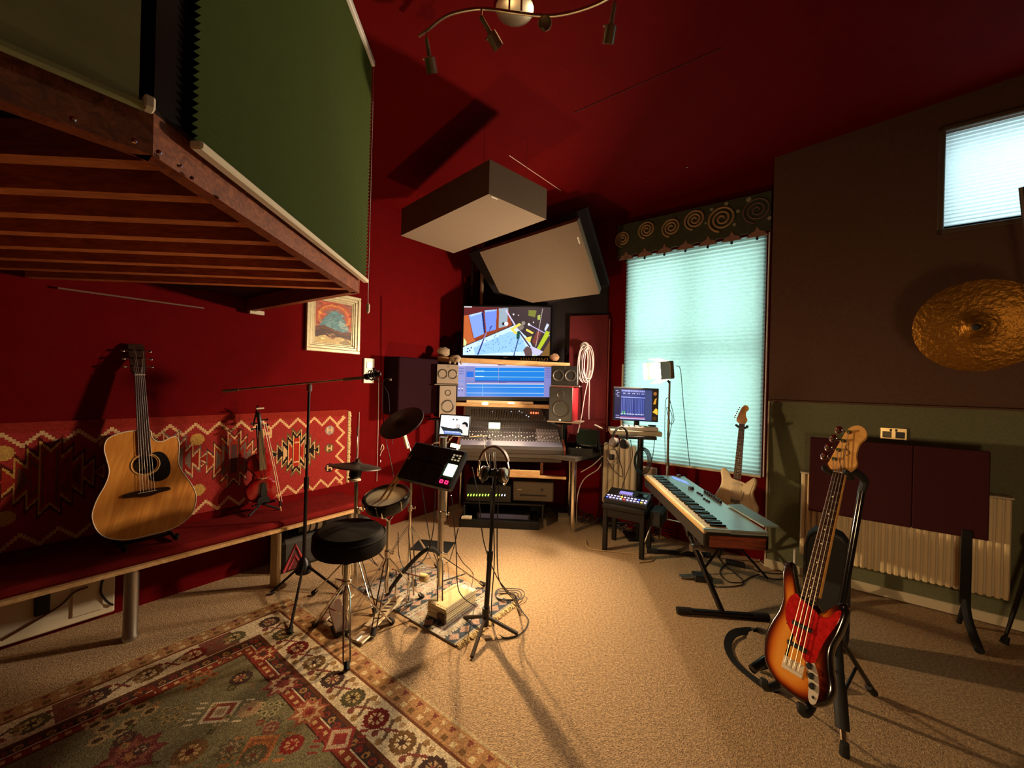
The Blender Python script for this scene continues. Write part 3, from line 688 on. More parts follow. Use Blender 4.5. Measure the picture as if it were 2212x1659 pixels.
st = thing('violin_stand', 'black folding stand holding the red violin upright', 'violin stand', M @ V((0, -.22, -.05)))
MB().tube([M @ V((0, .36, -.05)), M @ V((0, -.2, -.06))], .007, 8).build('back_rod', M_BLACKM, st)
MB().tube([M @ V((-.02, .36, -.05)), M @ V((0, .47, -.03)), M @ V((0, .5, 0))], .006, 8).build('neck_hook', M_BLACKM, st)
MB().box((0, 0, 0), (.05, .01, .016), M @ T(.01, .48, .005), .003).build('head_tag', M_CREAM, st, 'pale block at the top of the stand')
for sx in (-1, 1):
    f0 = M @ V((0, -.19, -.05)); l0 = loc(ML, f0); MB().tube([f0, ML @ V((l0.x + sx * .11, .497, l0.z + .07))], .008, 8).build('leg', M_RUB, st)
    MB().tube([f0, M @ V((sx * .07, -.175, .02))], .008, 8).build('arm', M_RUB, st)
l0 = loc(ML, M @ V((0, -.19, -.05))); MB().tube([M @ V((0, -.19, -.05)), ML @ V((l0.x, .497, max(.03, l0.z - .10)))], .008, 8).build('leg', M_RUB, st)
# --- solid body guitars ------------------------------------------------------
def burst_mesh(name, out, spine, z0, M, parent, cols, m, dome=.010):
    """body face of concentric rings shrinking to a spine; colour runs with distance from the rim"""
    W = root_of(parent).matrix_basis.inverted()
    a, b = V(spine[0]), V(spine[1]); ts = [1.0, .965, .9, .8, .7, .55, .35, .04]; n = len(out)
    vs, fs, cs = [], [], []
    for i, tt in enumerate(ts):
        for p in out:
            q = V((p[0], p[1])); k = max(0, min(1, (q - a).dot(b - a) / (b - a).length_squared)); c = a + (b - a) * k
            w = c + (q - c) * tt; z = z0 - dome * (1 if i == 0 else .3 if i == 1 else .0)
            vs.append(tuple(W @ (M @ V((w.x, w.y, z)))))
    for i in range(len(ts) - 1):
        for k in range(n):
            fs.append((i * n + k, i * n + (k + 1) % n, (i + 1) * n + (k + 1) % n, (i + 1) * n + k)); cs.append((cols[i], cols[i], cols[i + 1], cols[i + 1]))
    me = bpy.data.meshes.new(name); me.from_pydata(vs, [], fs); at = me.color_attributes.new('Col', 'FLOAT_COLOR', 'CORNER')
    at.data.foreach_set('color', np.array([lin(c) + [1] for q in cs for c in q], np.float32).ravel())
    me.shade_smooth(); o = bpy.data.objects.new(name, me); COL.objects.link(o); me.materials.append(m); o.parent = parent; return o
def solid_guitar(M, name, label, cat, out, spine, thick, cols, body_m, side_m, scale, nneck, wn, wb, fbm, headm, head, pegs, nfret, strings, MD=None):
    MD = MD or M
    t = thing(name, label, cat, M @ V((0, min(p[1] for p in out), -thick / 2)))
    burst_mesh('body_face', out, spine, 0, MD, t, cols, body_m)
    sd = MB(); n = len(out)
    rings = [(1, -.010), (1.012, -.018), (1.012, -thick + .012), (.99, -thick)]
    a = [[(p[0] * s_, p[1] * s_, z) for p in out] for s_, z in rings]
    for i in range(3): sd.add(a[i] + a[i + 1], [(k, (k + 1) % n, n + (k + 1) % n, n + k) for k in range(n)], MD)
    sd.add(a[3], [tuple(range(n))], MD); sd.build('body_side', side_m, t, 'dark rounded edge and back' if cat == 'bass' else None)
    yb = nneck
    MB().add([(-wn, scale, 0), (wn, scale, 0), (wb, yb, 0), (-wb, yb, 0), (-wn, scale, .008), (wn, scale, .008), (wb, yb, .008), (-wb, yb, .008)], [(0, 1, 2, 3), (4, 5, 6, 7), (0, 1, 5, 4), (1, 2, 6, 5), (2, 3, 7, 6), (3, 0, 4, 7)], M).build('fretboard', fbm, t)
    fm = MB(); frets(fm, scale, scale, yb, wn * 2, wb * 2, .0088, M, nfret); fm.build('frets', M_STR, t, None, 'stuff')
    dm = MB()
    for k in (3, 5, 7, 9, 12, 15, 17, 19):
        y = scale - scale * (1 - 2 ** (-(k - .5) / 12)); dm.lathe([(.0035, 0), (.0035, .001)], M @ T(0, y, .008), 8)
    dm.build('fret_markers', M_IVORY, t, None, 'stuff')
    MB().tube([(0, scale + .01, -wn * .93), (0, yb + .02, -wb * .91)], [wn * .92, wb * .9], 10, M=M).build('neck', headm, t)
    MB().box((0, scale + .002, .006), (wn * 2, .004, .012), M).build('nut', M_IVORY, t)
    MB().prism(head, -.012, .002, M).build('headstock', headm, t)
    for i, (x, y) in enumerate(pegs):
        p = MB().cyl((x, y, .002), (x, y, .016), .006 if cat == 'bass' else .004, n=10, M=M); d = V((-1, .25, 0)).normalized()
        if cat == 'bass': p.lathe([(.010, .002), (.010, .004)], M @ T(x, y, 0), 12)
        e = 0.040 if cat == 'bass' else .014
        p.cyl((x, y, -.016), (x + d.x * e, y + d.y * e, -.016), .003, n=6, M=M)
        p.ball((x + d.x * (e + .012), y + d.y * (e + .012), -.016), .021 if cat == 'bass' else .007, (.8, 1, .35), 10, M); p.build('tuning_peg', M_CHROME, t)
    for k in range(strings):
        q = k - (strings - 1) / 2; pg_ = pegs[min(k, len(pegs) - 1)]
        MB().tube([(q * wb * 1.6 / max(1, (strings - 1)) * 1.1, -.0, .014), (q * wn * 1.6 / max(1, (strings - 1)), scale, .014), (pg_[0], pg_[1], .010)], .0013 if cat == 'bass' else .0008, 5, M=M).build('string', M_STR, t)
    return t
# sunburst bass in front at the right
bb = D(1713, 1440, 1.64); bn = D(1813, 1022, 1.79)
view = (C0 - bb).normalized(); n0 = R(-26) @ view
MBASS = gframe(bn, bb, n0, .864)
bo = outline([(.03, -.145), (-.06, -.132), (-.135, -.075), (-.165, .02), (-.155, .10), (-.130, .18), (-.128, .25), (-.146, .32), (-.160, .375), (-.148, .41), (-.118, .41), (-.085, .345), (-.048, .285), (.032, .27), (.055, .255), (.09, .262), (.118, .31), (.145, .33), (.165, .29), (.155, .20), (.137, .12), (.150, .05), (.178, -.03), (.160, -.10), (.10, -.14)], 4)
MBODY = MBASS @ T(0, .28, 0) @ Matrix.Diagonal((.80, .906, 1, 1)) @ T(0, -.28, 0)
head = outline([(-.022, .868), (-.050, .895), (-.048, .915), (-.022, 1.03), (-.004, 1.085), (.03, 1.105), (.060, 1.085), (.066, 1.05), (.048, 1.015), (.046, .96), (.056, .92), (.045, .89), (.022, .868)], 3)
AMB = [(14, 8, 6), (16, 9, 6), (28, 11, 7), (74, 22, 9), (146, 60, 18), (198, 112, 36), (216, 142, 54), (216, 142, 54)]
bass = solid_guitar(MBASS, 'bass_guitar', 'sunburst bass guitar with red tortoiseshell pickguard on a black stand at the right front', 'bass', bo, ((-.045, -.05), (-.035, .13)), .045, AMB,
                    mat('sunburst_lacquer', attr=True, rough=.18, coat=.8), mat('black_lacquer', (16, 10, 8), .12, coat=1), .864, .285, .021, .031,
                    M_ROSE, mat('maple', (226, 172, 98), .3, coat=.4, wood=(206, 148, 78), scale=4, stretch=(9, 1, 9)), head, [(-.030, .925), (-.022, .972), (-.012, 1.02), (.002, 1.066)], 20, 4, MBODY)
M = MBODY
MB().prism(outline([(-.060, .285), (-.090, .25), (-.092, .18), (-.060, .125), (-.01, .085), (.035, .03), (.06, .022), (.088, .04), (.095, .09), (.112, .16), (.14, .235), (.147, .29), (.128, .288), (.10, .245), (.06, .235), (.036, .25), (-.035, .27)], 3), .0005, .0035, M).build('pickguard', mat('red_tortoiseshell', (170, 26, 26), .2, noise=.45, scale=45, coat=.6), bass)
cp_ = MB().prism(outline([(.048, .03), (.07, .035), (.088, .03), (.112, -.01), (.128, -.07), (.126, -.115), (.108, -.128), (.092, -.11), (.082, -.06), (.062, -.01)], 3), .0005, .003, M).build('control_plate', mat('bright_plate', (238, 226, 204), .4, .55), bass)
for x, y in ((.072, .012), (.088, -.022), (.100, -.058)):
    MB().lathe([(.014, 0), (.013, .012), (.010, .015)], M @ T(x, y, .003), 16).build('knob', M_BLACK, cp_)
MB().cyl((.112, -.098, .003), (.112, -.098, .006), .006, M=M).build('jack_socket', M_BLACK, cp_)
for y, rot in ((.155, 0), (.062, 0)):
    MB().box((0.0, y, .007), (.094, .02, .014), M, .004).build('pickup', M_BLACK, bass)
M = MBASS
bp = MB().box((0, 0, .002), (.078, .05, .004), M, .001).build('bridge', mat('bright_plate'), bass)
for k in range(4): MB().box(((k - 1.5) * .018, .006, .009), (.012, .03, .010), M, .002).build('saddle', mat('bright_plate'), bp)
sc_ = MB(); screws(sc_, [(-.085, .22, .004), (-.07, .135, .004), (.02, .06, .004), (.092, .05, .004), (.105, .13, .004), (.135, .22, .004), (.14, .283, .004), (-.05, .28, .004)], .003, MBODY); sc_.build('pickguard_screws', M_CHROME, bass, None, 'stuff')
MB().ball((.16, .32, -.02), .008, n=8, M=MBODY).build('strap_button', M_CHROME, bass)
MB().tube([(.01 + .012 * math.sin(k * 1.3), .95 + .012 * k, .0028) for k in range(6)], .0012, 4, M=M).build('headstock_script', M_BLACK, bass, 'thin dark script decal')
# its stand
pz = D(1862, 1060, 1.90); hubp = D(1806, 1380, 1.88)
st = thing('bass_stand', 'tubular black guitar stand under the sunburst bass with foam arms', 'guitar stand', V((1.55, 1.95, 0)))
MB().tube([hubp, pz], [.017, .015], 12).build('main_tube', mat('black_gloss_tube', (16, 15, 15), .15, coat=.6), st)
MB().tube(catmull([pz, pz + V((0.0, -.01, .055)), D(1845, 1018, 1.84), D(1815, 1012, 1.80)], 5), .017, 10).build('neck_bend', M_RUB, st)
yk = M @ V((0, .862, -.03))
for sx in (-1, 1): MB().tube(catmull([yk + M.to_3x3() @ V((.03, 0, -.02)), M @ V((sx * .036, .862, -.02)), M @ V((sx * .045, .862, .035)), M @ V((sx * .036, .865, .05))], 4), .011, 8).build('yoke_arm', M_RUB, st)
ff = F(1824, 1632); MB().tube([hubp + Z * .02, hubp.lerp(ff, .40), hubp.lerp(ff, .42), hubp.lerp(ff, .80)], [.022, .022, .026, .026], 12).build('front_leg_sleeve', M_RUB, st)
l_ = MB().tube([hubp.lerp(ff, .5), ff + Z * .03], .013, 10).build('leg', M_CHROME, st, 'chrome lower tube of the front leg'); MB().tube([ff + Z * .055, ff + Z * .001], [.016, .019], 10).build('rubber_foot', M_RUB, l_)
for q in ((1888, 1503), (1636, 1448)):
    f2 = F(*q); l_ = MB().tube([hubp + Z * .03, f2 + Z * .02], .011, 10).build('leg', M_BLACKM, st); MB().tube([f2.lerp(hubp, .16) + Z * .002, f2 + Z * .014], [.015, .017], 10).build('rubber_foot', M_RUB, l_)
MB().tube([hubp.lerp(ff, .55), hubp.lerp(F(1888, 1503), .5)], .007, 8).build('brace', M_BLACKM, st)
for sx in (-1, 1):
    e_ = MBODY @ V((sx * .09, -.165, -.03)); e2 = MBODY @ V((sx * .09, -.165, .03))
    MB().tube(catmull([hubp, hubp.lerp(e_, .6) - Z * .03, e_ - Z * .005, e2 - Z * .004, e2 + Z * .022], 4), .015, 10).build('cradle_arm', M_RUB, st)
MB().cyl(F(1690, 1400, .12), F(1625, 1446, .06), .022, n=14).build('folded_arm', mat('black_gloss_tube'), st, 'glossy black tube at the left of the stand')
st_ = [MBODY @ V((-.15, .05, -.05)), F(1640, 1362, .03), F(1588, 1368, .02), F(1572, 1395, .012), F(1588, 1432, .012), F(1640, 1475, .012), F(1690, 1498, .02), MBODY @ V((-.02, -.15, -.05))]
cs = catmull(st_, 6); sm = MB(); w_ = V((.02, .02, .012))
vs = [];
for i, p in enumerate(cs):
    tdir = (cs[min(i + 1, len(cs) - 1)] - cs[max(i - 1, 0)]).normalized(); sd_ = tdir.cross(V((.2, -.3, .9))).normalized() * .022
    vs += [p - sd_, p + sd_, p + sd_ + Z * .005, p - sd_ + Z * .005]
fs = []
for i in range(len(cs) - 1):
    for k in range(4): fs.append((4 * i + k, 4 * i + (k + 1) % 4, 4 * i + 4 + (k + 1) % 4, 4 * i + 4 + k))
fs += [(0, 1, 2, 3), (4 * len(cs) - 4, 4 * len(cs) - 3, 4 * len(cs) - 2, 4 * len(cs) - 1)]
MB().add(vs, fs).build('strap', mat('black_webbing', (20, 17, 15), .85), bass, 'black strap looped on the carpet')
# cream electric guitar by the window
bn = D(1603, 916, 3.36); bb = D(1588, 1083, 3.25); nn = (C0 - bb).normalized() + V((-.12, 0, .12))
MST = gframe(bn, bb, nn, .648); M = MST
so = outline([(.01, -.135), (-.08, -.125), (-.145, -.075), (-.160, -.005), (-.136, .06), (-.116, .115), (-.116, .17), (-.126, .22), (-.120, .252), (-.095, .258), (-.070, .232), (-.050, .195), (-.033, .178), (.033, .166), (.055, .152), (.078, .158), (.094, .19), (.114, .212), (.134, .206), (.140, .175), (.130, .125), (.122, .09), (.138, .04), (.165, -.02), (.150, -.09), (.09, -.13)], 4)
CRM = [(238, 216, 172)] * 8
sh = outline([(-.021, .652), (-.044, .675), (-.034, .72), (-.012, .79), (.012, .815), (.036, .80), (.038, .775), (.022, .755), (.026, .71), (.036, .69), (.021, .652)], 3)
sg = solid_guitar(M, 'electric_guitar', 'cream electric guitar standing under the bright window behind the keyboard', 'guitar', so, ((0, -.03), (0, .10)), .045, CRM, mat('aged_cream_lacquer', attr=True, rough=.3, coat=.5, noise=.06, scale=8), mat('aged_cream_side', (196, 162, 112), .35), .648, .195, .021, .028, M_ROSE, mat('maple'), sh, [(-.036, .695), (-.031, .713), (-.026, .731), (-.02, .749), (-.014, .767), (-.006, .785)], 21, 6)
MB().prism(outline([(-.06, .195), (-.10, .21), (-.10, .15), (-.075, .08), (-.085, .02), (-.06, -.02), (.04, -.01), (.085, -.05), (.12, -.085), (.13, -.06), (.10, .03), (.10, .10), (.118, .17), (.09, .15), (.04, .165), (-.03, .18)], 3), .0005, .003, M).build('pickguard', mat('cream_guard', (240, 220, 180), .35), sg)
for y, a in ((.14, 0), (.085, 0), (.025, 8)): MB().box((0, y, .006), (.078, .018, .012), M, .004).build('pickup', M_CREAM, sg)
MB().box((0, 0, .005), (.07, .03, .010), M, .002).build('bridge', M_CHROME, sg)
MB().tube(catmull([V((.03, -.01, .01)), V((.05, .03, .03)), V((.06, .09, .035))], 4), .003, 6, M=M).build('tremolo_arm', M_CHROME, sg)
gb = V((bb.x, bb.y, 0)); st = thing('guitar_stand', 'black guitar stand holding the cream electric guitar below the window', 'guitar stand', gb + V((0, .12, 0)))
hub = gb + V((.02, .12, .30)); MB().tube([hub, M @ V((0, .62, -.07))], .010, 8).build('main_tube', M_BLACKM, st)
for sx in (-1, 1): MB().tube(catmull([M @ V((0, .62, -.07)), M @ V((sx * .035, .63, -.03)), M @ V((sx * .04, .63, .02))], 4), .010, 8).build('yoke_arm', M_RUB, st)
for d in ((-.28, -.1), (.24, -.16), (.04, .22)):
    l_ = MB().tube([hub, V((hub.x + d[0], hub.y + d[1], .012))], .010, 8).build('leg', M_BLACKM, st)
for sx in (-1, 1): MB().tube(catmull([hub, M @ V((sx * .08, -.15, -.04)), M @ V((sx * .08, -.15, .03)), M @ V((sx * .08, -.13, .04))], 4), .010, 8).build('cradle_arm', M_RUB, st)
# ================================================================== RUGS AND MATS
def oriental():
    K = V((-1.533, 2.782, 0)); Wd, Ln = 2.1, 2.95; pw = .0068
    w, h = int(Wd / pw), int(Ln / pw)                  # u = distance from right edge (along -dL), v = along -dW from K
    cv = Cv(w, h, (124, 112, 74))
    red, dk, crm, och, brn = (130, 62, 50), (74, 50, 42), (212, 188, 144), (176, 138, 92), (112, 82, 56)
    def band(a, b, c):
        a, b = a / pw, b / pw; cv.rect(a, a, b, h, c); cv.rect(a, a, w, b, c); cv.rect(w - b, a, w - a, h, c); cv.rect(a, h - b, w - a, h - a, c)
    band(0, .013, (190, 164, 116)); band(.013, .115, (176, 124, 74)); band(.115, .13, (120, 66, 36)); band(.13, .30, crm); band(.30, .318, (104, 54, 30)); band(.318, .37, dk); band(.37, .376, crm); band(.376, .42, (146, 52, 32)); band(.42, .428, (74, 40, 26))
    def edge_pts(d):                                    # positions along both visible borders at depth d
        r = [(d, v, 0) for v in np.arange(d, Ln, .001)]
        return r
    # outer guard: small triangles and bars
    s = .055
    for k, v in enumerate(np.arange(.07, Ln, s)):
        for (x, y, ax) in ((.045, v, 0), (v, .045, 1)) if v < Wd else ((.045, v, 0),):
            q = .016; px, py = x / pw, y / pw; e = q / pw
            c = red if k % 2 else (206, 172, 118)
            cv.poly([(px - e, py - e), (px + e, py), (px - e, py + e)] if ax == 0 else [(px - e, py - e), (px, py + e), (px + e, py - e)], c)
            x2, y2 = (x + .045, y) if ax == 0 else (x, y + .045); cv.rect(x2 / pw - 2, y2 / pw - 2, x2 / pw + 2, y2 / pw + 2, (120, 84, 44) if k % 2 else (214, 184, 126))
    # main cream border rosettes alternate with sprigs
    def rosette(x, y, r, c1, c2, c3):
        for k in range(12):
            a = k * math.pi / 6; cv.circ(x + r * .78 * math.cos(a), y + r * .78 * math.sin(a), r * .25, c1)
        cv.circ(x, y, r * .74, c1); cv.circ(x, y, r * .58, c2)
        for k in range(8):
            a = k * math.pi / 4; cv.line(x, y, x + r * .55 * math.cos(a), y + r * .55 * math.sin(a), r * .14, c1)
        cv.circ(x, y, r * .24, c3)
    cols = [(dk, och, red), ((92, 82, 50), (200, 168, 106), dk), ((122, 32, 26), (210, 176, 120), (122, 32, 26)), ((120, 84, 44), crm, dk)]
    for a_, b_ in ((.40, .56), (.98, 1.1), (1.32, 1.5)): cv.rect(a_ / pw, .135 / pw, b_ / pw, .295 / pw, (132, 74, 54))
    k = 0; v = .215
    while v < Ln:
        c1, c2, c3 = cols[k % 4]
        for (x, y) in ((.215, v), (v, .215)) if v < Wd - .2 else ((.215, v),):
            rosette(x / pw, y / pw, .058 / pw, c1, c2, c3)
            m = v + .095
            X, Y = ((.215, m) if x == .215 else (m, .215)); X, Y = X / pw, Y / pw
            cv.line(X - 6, Y - 4, X + 6, Y + 3, 2.4, brn); cv.line(X - 3, Y + 5, X + 3, Y - 5, 2, red); cv.circ(X + 7, Y - 5, 2.4, red); cv.circ(X - 8, Y + 4, 2.2, och)
            for sg in (-1, 1): cv.circ(X + sg * 9, Y + sg * 2, 2.4, (150, 110, 60))
        v += .19; k += 1
    # inner dark guard motif
    for k, v in enumerate(np.arange(.35, Ln, .045)):
        for (x, y) in ((.344, v), (v, .344)) if v < Wd - .34 else ((.344, v),):
            cv.circ(x / pw, y / pw, 2.4, (176, 120, 60) if k % 2 else (150, 52, 36)); cv.circ(x / pw, y / pw, 1.1, dk)
            x2, y2 = (.398, v) if x == .344 else (v, .398); cv.rect(x2 / pw - 1.5, y2 / pw - 1.5, x2 / pw + 1.5, y2 / pw + 1.5, (204, 160, 100))
    # field motifs placed where the picture shows them
    def uv(px, py):
        p = F(px, py) - K; return (-p.dot(dL)) / pw, (-p.dot(dW)) / pw
    def jag(x, y, r, c1, c2, c3):
        for rr, c in ((1, c1), (.72, c2), (.45, c1), (.26, c3)):
            n = 16; pts = []
            for k in range(n):
                a = k * 2 * math.pi / n; q = r * rr * (1.12 if k % 2 else .72); pts.append((x + q * math.cos(a), y + q * math.sin(a)))
            cv.poly(pts, c)
    def lozenge(x, y, r, c1, c2, c3):
        for rr, c in ((1, c1), (.78, c2), (.5, c1), (.3, c3)): cv.poly([(x - r * rr, y), (x, y - r * rr), (x + r * rr, y), (x, y + r * rr)], c)
        for k in range(-2, 3):
            for sg in (-1, 1): cv.line(x + k * r * .25 + sg * r * .7, y - sg * r * .7 + k * r * .25, x + k * r * .25 + sg * r * .95, y - sg * r * .95 + k * r * .25, 1.6, c1)
    def cloud(x, y, r, c1, c2):
        for k in range(9):
            a = k * .7; q = r * (.4 + .6 * ((k * 37) % 10) / 10); cv.circ(x + q * math.cos(a), y + q * math.sin(a), r * .26, c1); cv.circ(x + q * math.cos(a), y + q * math.sin(a), r * .14, c2)
    items = [('j', 1075, 0, 0)]
    spec = [('r', 522, 1467, .07, dk, (190, 130, 80), red), ('l', 478, 1540, .12, crm, (150, 70, 44), och), ('j', 612, 1478, .12, (136, 58, 46), (196, 156, 112), (136, 58, 46)), ('j', 570, 1415, .10, (150, 46, 32), (206, 160, 104), dk),
            ('l', 560, 1620, .12, (182, 108, 54), (150, 84, 44), (120, 58, 34)), ('r', 632, 1610, .065, (140, 34, 28), (190, 130, 80), (150, 34, 28)), ('l', 735, 1598, .11, (150, 46, 40), (196, 156, 116), (150, 46, 40)),
            ('j', 668, 1540, .11, (170, 84, 54), (208, 160, 106), (150, 50, 36)), ('c', 430, 1470, .10, (170, 100, 50), (120, 64, 36)), ('c', 260, 1560, .16, (172, 138, 84), (80, 60, 34)), ('r', 412, 1627, .085, (120, 84, 44), (186, 140, 84), (90, 36, 26)),
            ('j', 285, 1635, .15, (118, 52, 44), (150, 84, 62), (170, 110, 60)), ('c', 585, 1535, .08, (168, 148, 96), (84, 84, 50)), ('c', 375, 1545, .08, (160, 130, 76), (96, 90, 52)), ('c', 320, 1500, .07, (140, 44, 30), (110, 70, 40)), ('c', 490, 1425, .05, (150, 90, 50), (90, 40, 28)), ('j', 620, 1640, .0, red, och, dk)]
    for q in spec:
        if q[3] == 0: continue
        x, y = uv(q[1], q[2]); r = q[3] / pw * .72
        if q[0] == 'r': rosette(x, y, r, *q[4:])
        elif q[0] == 'l': lozenge(x, y, r, *q[4:])
        elif q[0] == 'j': jag(x, y, r, *q[4:])
        else: cloud(x, y, r, *q[4:])
    for _ in range(75):
        x, y = rng.uniform(.5, Wd - .5) / pw, rng.uniform(.5, Ln - .5) / pw; k_ = rng.integers(4); r = rng.uniform(4, 8)
        (jag if k_ < 2 else rosette)(x, y, r, [(134, 66, 52), (96, 84, 56), (170, 132, 88), (84, 56, 44)][rng.integers(4)], [(190, 156, 112), (150, 120, 80)][rng.integers(2)], (120, 60, 46))
    for _ in range(120):                                # unseen remainder of the field and small fillers
        x, y = rng.uniform(.47, Wd - .47) / pw, rng.uniform(.47, Ln - .47) / pw
        c = [(150, 52, 36), (186, 150, 92), (88, 70, 40), (170, 110, 58)][rng.integers(4)]; r = rng.uniform(2, 4)
        cv.poly([(x - r, y), (x, y - r), (x + r, y), (x, y + r)], c); cv.circ(x, y, r * .4, (112, 112, 66))
    g_ = cv.a.mean(2, keepdims=True); cv.a = g_ + (cv.a - g_) * .82
    cv.noise(.13)
    x_ax, y_ax = -dL, dW                                  # u to -dL, canvas rows run along -dW, so "up" is +dW
    o = K - dW * Ln
    M = frame(o + Z * .012, -dL, dW, Z)
    M = frame(K - dW * Ln - dL * 0 + Z * .012, -dL, dW, (-dL).cross(dW))
    t = thing('oriental_rug', 'large olive and red oriental rug with cream rosette border at the lower left', 'rug', (-.9, 1.4, 0))
    if M.to_3x3().col[2].z < 0:
        cv.a = cv.a[:, ::-1]; M = frame(K - dW * Ln - dL * Wd + Z * .012, dL, dW, dL.cross(dW))
    print_mesh('pile', cv, M, w * pw, h * pw, mat('rug_wool', attr=True, rough=.95, spec=.1, bump=.5, bscale=220), t, .011)
oriental()
def small_kilim():
    a, b, c = V((-.292, 2.30, 0)), V((.052, 2.766, 0)), None
    dx = (b - a).normalized(); dy = V((-dx.y, dx.x, 0)); W, H = (b - a).length, 1.02; pw = .0085
    cv = Cv(int(W / pw), int(H / pw), (150, 140, 124)); w, h = cv.w, cv.h
    for k in range(9):
        v0 = k * .115 + .02
        y = h - v0 / pw; c = (62, 70, 78) if k % 2 == 0 else (158, 152, 140)
        cv.rect(0, y - .075 / pw, w, y, c)
        for j in range(6):
            x = (j + .5 + (k % 2) * .3) * w / 6; cv.poly([(x - 5, y - 5), (x, y - 9), (x + 5, y - 5), (x, y)], (158, 138, 124) if k % 2 else (152, 126, 112))
        for x in range(0, w, 2): cv.rect(x, y - .075 / pw - (x * 7 % 3), x + 1, y - .075 / pw, (58, 66, 72))
    cv.noise(.14)
    t = thing('drum_kilim', 'small blue grey striped kilim with pink diamonds under the drum pedals', 'rug', (a + b) / 2 + dy * .5)
    M = frame(a + Z * .013, dx, dy, Z); print_mesh('woven_cloth', cv, M, W, H, mat('kilim_wool'), t, .012)
    # turn: stripes run across; fringe on the edge nearest the tripod stand
    fr = MB(); x = .01
    while x < W:
        fr.tube([(x, .0, -.002), (x + random.uniform(-.006, .006), -.018, .0), (x + random.uniform(-.008, .008), -.034, -.008)], [.004, .005, .003], 5, M=M); x += .012
    fr.build('fringe', mat('cream_wool'), t, 'cream fringe', 'stuff')
small_kilim()
mp = [V((-1.20, 2.575, 0)), V((-.889, 2.318, 0)), V((-.615, 2.545, 0)), V((-.25, 3.0, 0)), V((-.62, 3.45, 0)), V((-1.24, 3.30, 0))]
mm = MB().prism([(p.x, p.y) for p in mp], .001, .006); mm.single('drum_mat', 'thin brown mat lying under the drum hardware beside the oriental rug', 'mat', mat('brown_mat', (150, 120, 84), .95, noise=.3, scale=40))
# ================================================================== DRUM KIT
def leg_pair(root, top, foot, gap=.016, r=.0045, m=None, name='leg'):
    d = (foot - top).normalized(); s = d.cross(Z)
    s = s.normalized() * gap if s.length > 1e-3 else V((gap, 0, 0))
    l = MB(); m1 = top.lerp(foot, .12); m2 = top.lerp(foot, .9)
    for sg in (-1, 1): l.tube([top + s * sg * .3, m1 + s * sg, m2 + s * sg, foot.lerp(top, .02) + s * sg * .3], r, 8)
    o = l.build(name, m or M_CHROME, root)
    MB().tube([foot.lerp(top, .10) + Z * .002, foot + Z * .006], [.012, .018], 10).build('rubber_foot', M_RUB, o); return o
def collar(root, p, r=.02, h=.045, m=None):
    o = MB().lathe([(r * .8, -h / 2), (r, -h / 2 + .005), (r, h / 2 - .005), (r * .8, h / 2)], T(p), 14).build('height_collar', m or M_CHROME, root)
    MB().tube([p + V((r, 0, 0)), p + V((r + .022, -.01, 0)), p + V((r + .022, -.01, .018))], .005, 8).build('wing_nut', M_CHROME, o); return o
# throne
tc = V((-.945, 2.315, 0)); t = thing('drum_throne', 'round black padded drum throne with chrome double-braced legs on the rug corner', 'stool', tc)
Mt = T(tc.x, tc.y, 0) @ R(2, 'Y') @ R(2, 'X')
MB().lathe([(.02, .560), (.17, .560), (.194, .568), (.203, .588), (.203, .632), (.197, .650), (.192, .652), (.19, .658), (.172, .680), (.10, .690), (.0001, .686)], Mt, 40).build('seat', mat('black_vinyl', (30, 24, 19), .85, spec=.2, bump=.12, bscale=14, noise=.15, scale=8), t)
pm = MB().ring((0, 0, .652), .197, .006, Mt, 40, 6); pm.build('seat_piping', mat('black_vinyl'), t)
MB().cyl(tc + Z * .14, tc + Z * .565, .013).build('post', M_STEEL, t)
ml = MB().tube([tc + Z * (.17 + .004 * i) + V((.0135 * math.cos(i * .8), .0135 * math.sin(i * .8), 0)) for i in range(40)], .0022, 4); ml.build('screw_thread', M_STEEL, t)
cl = MB().lathe([(.02, .40), (.026, .405), (.026, .47), (.02, .475), (.02, .375), (.028, .37), (.028, .355), (.018, .35)], T(tc), 16).build('clamp', M_CHROME, t)
for k in range(6):
    a = k * 1.047; MB().box((tc.x + .026 * math.cos(a), tc.y + .026 * math.sin(a), .437), (.008, .008, .06), None, .002).build('clamp_rib', M_CHROME, cl)
MB().tube([tc + V((-.02, -.01, .37)), tc + V((-.055, -.02, .385)), tc + V((-.05, -.02, .34))], .006, 8).build('wing_bolt', M_CHROME, cl)
for q in (V((-.835, 2.075, .012)), V((-1.19, 2.44, .014)), V((-.72, 2.50, .008))):
    leg_pair(t, tc + Z * .345 + (q - tc).normalized() * .02, q, .017, .005)
    b0 = tc + Z * .16; MB().tube([b0, (tc + Z * .345).lerp(q, .55)], .005, 6).build('brace', M_CHROME, t)
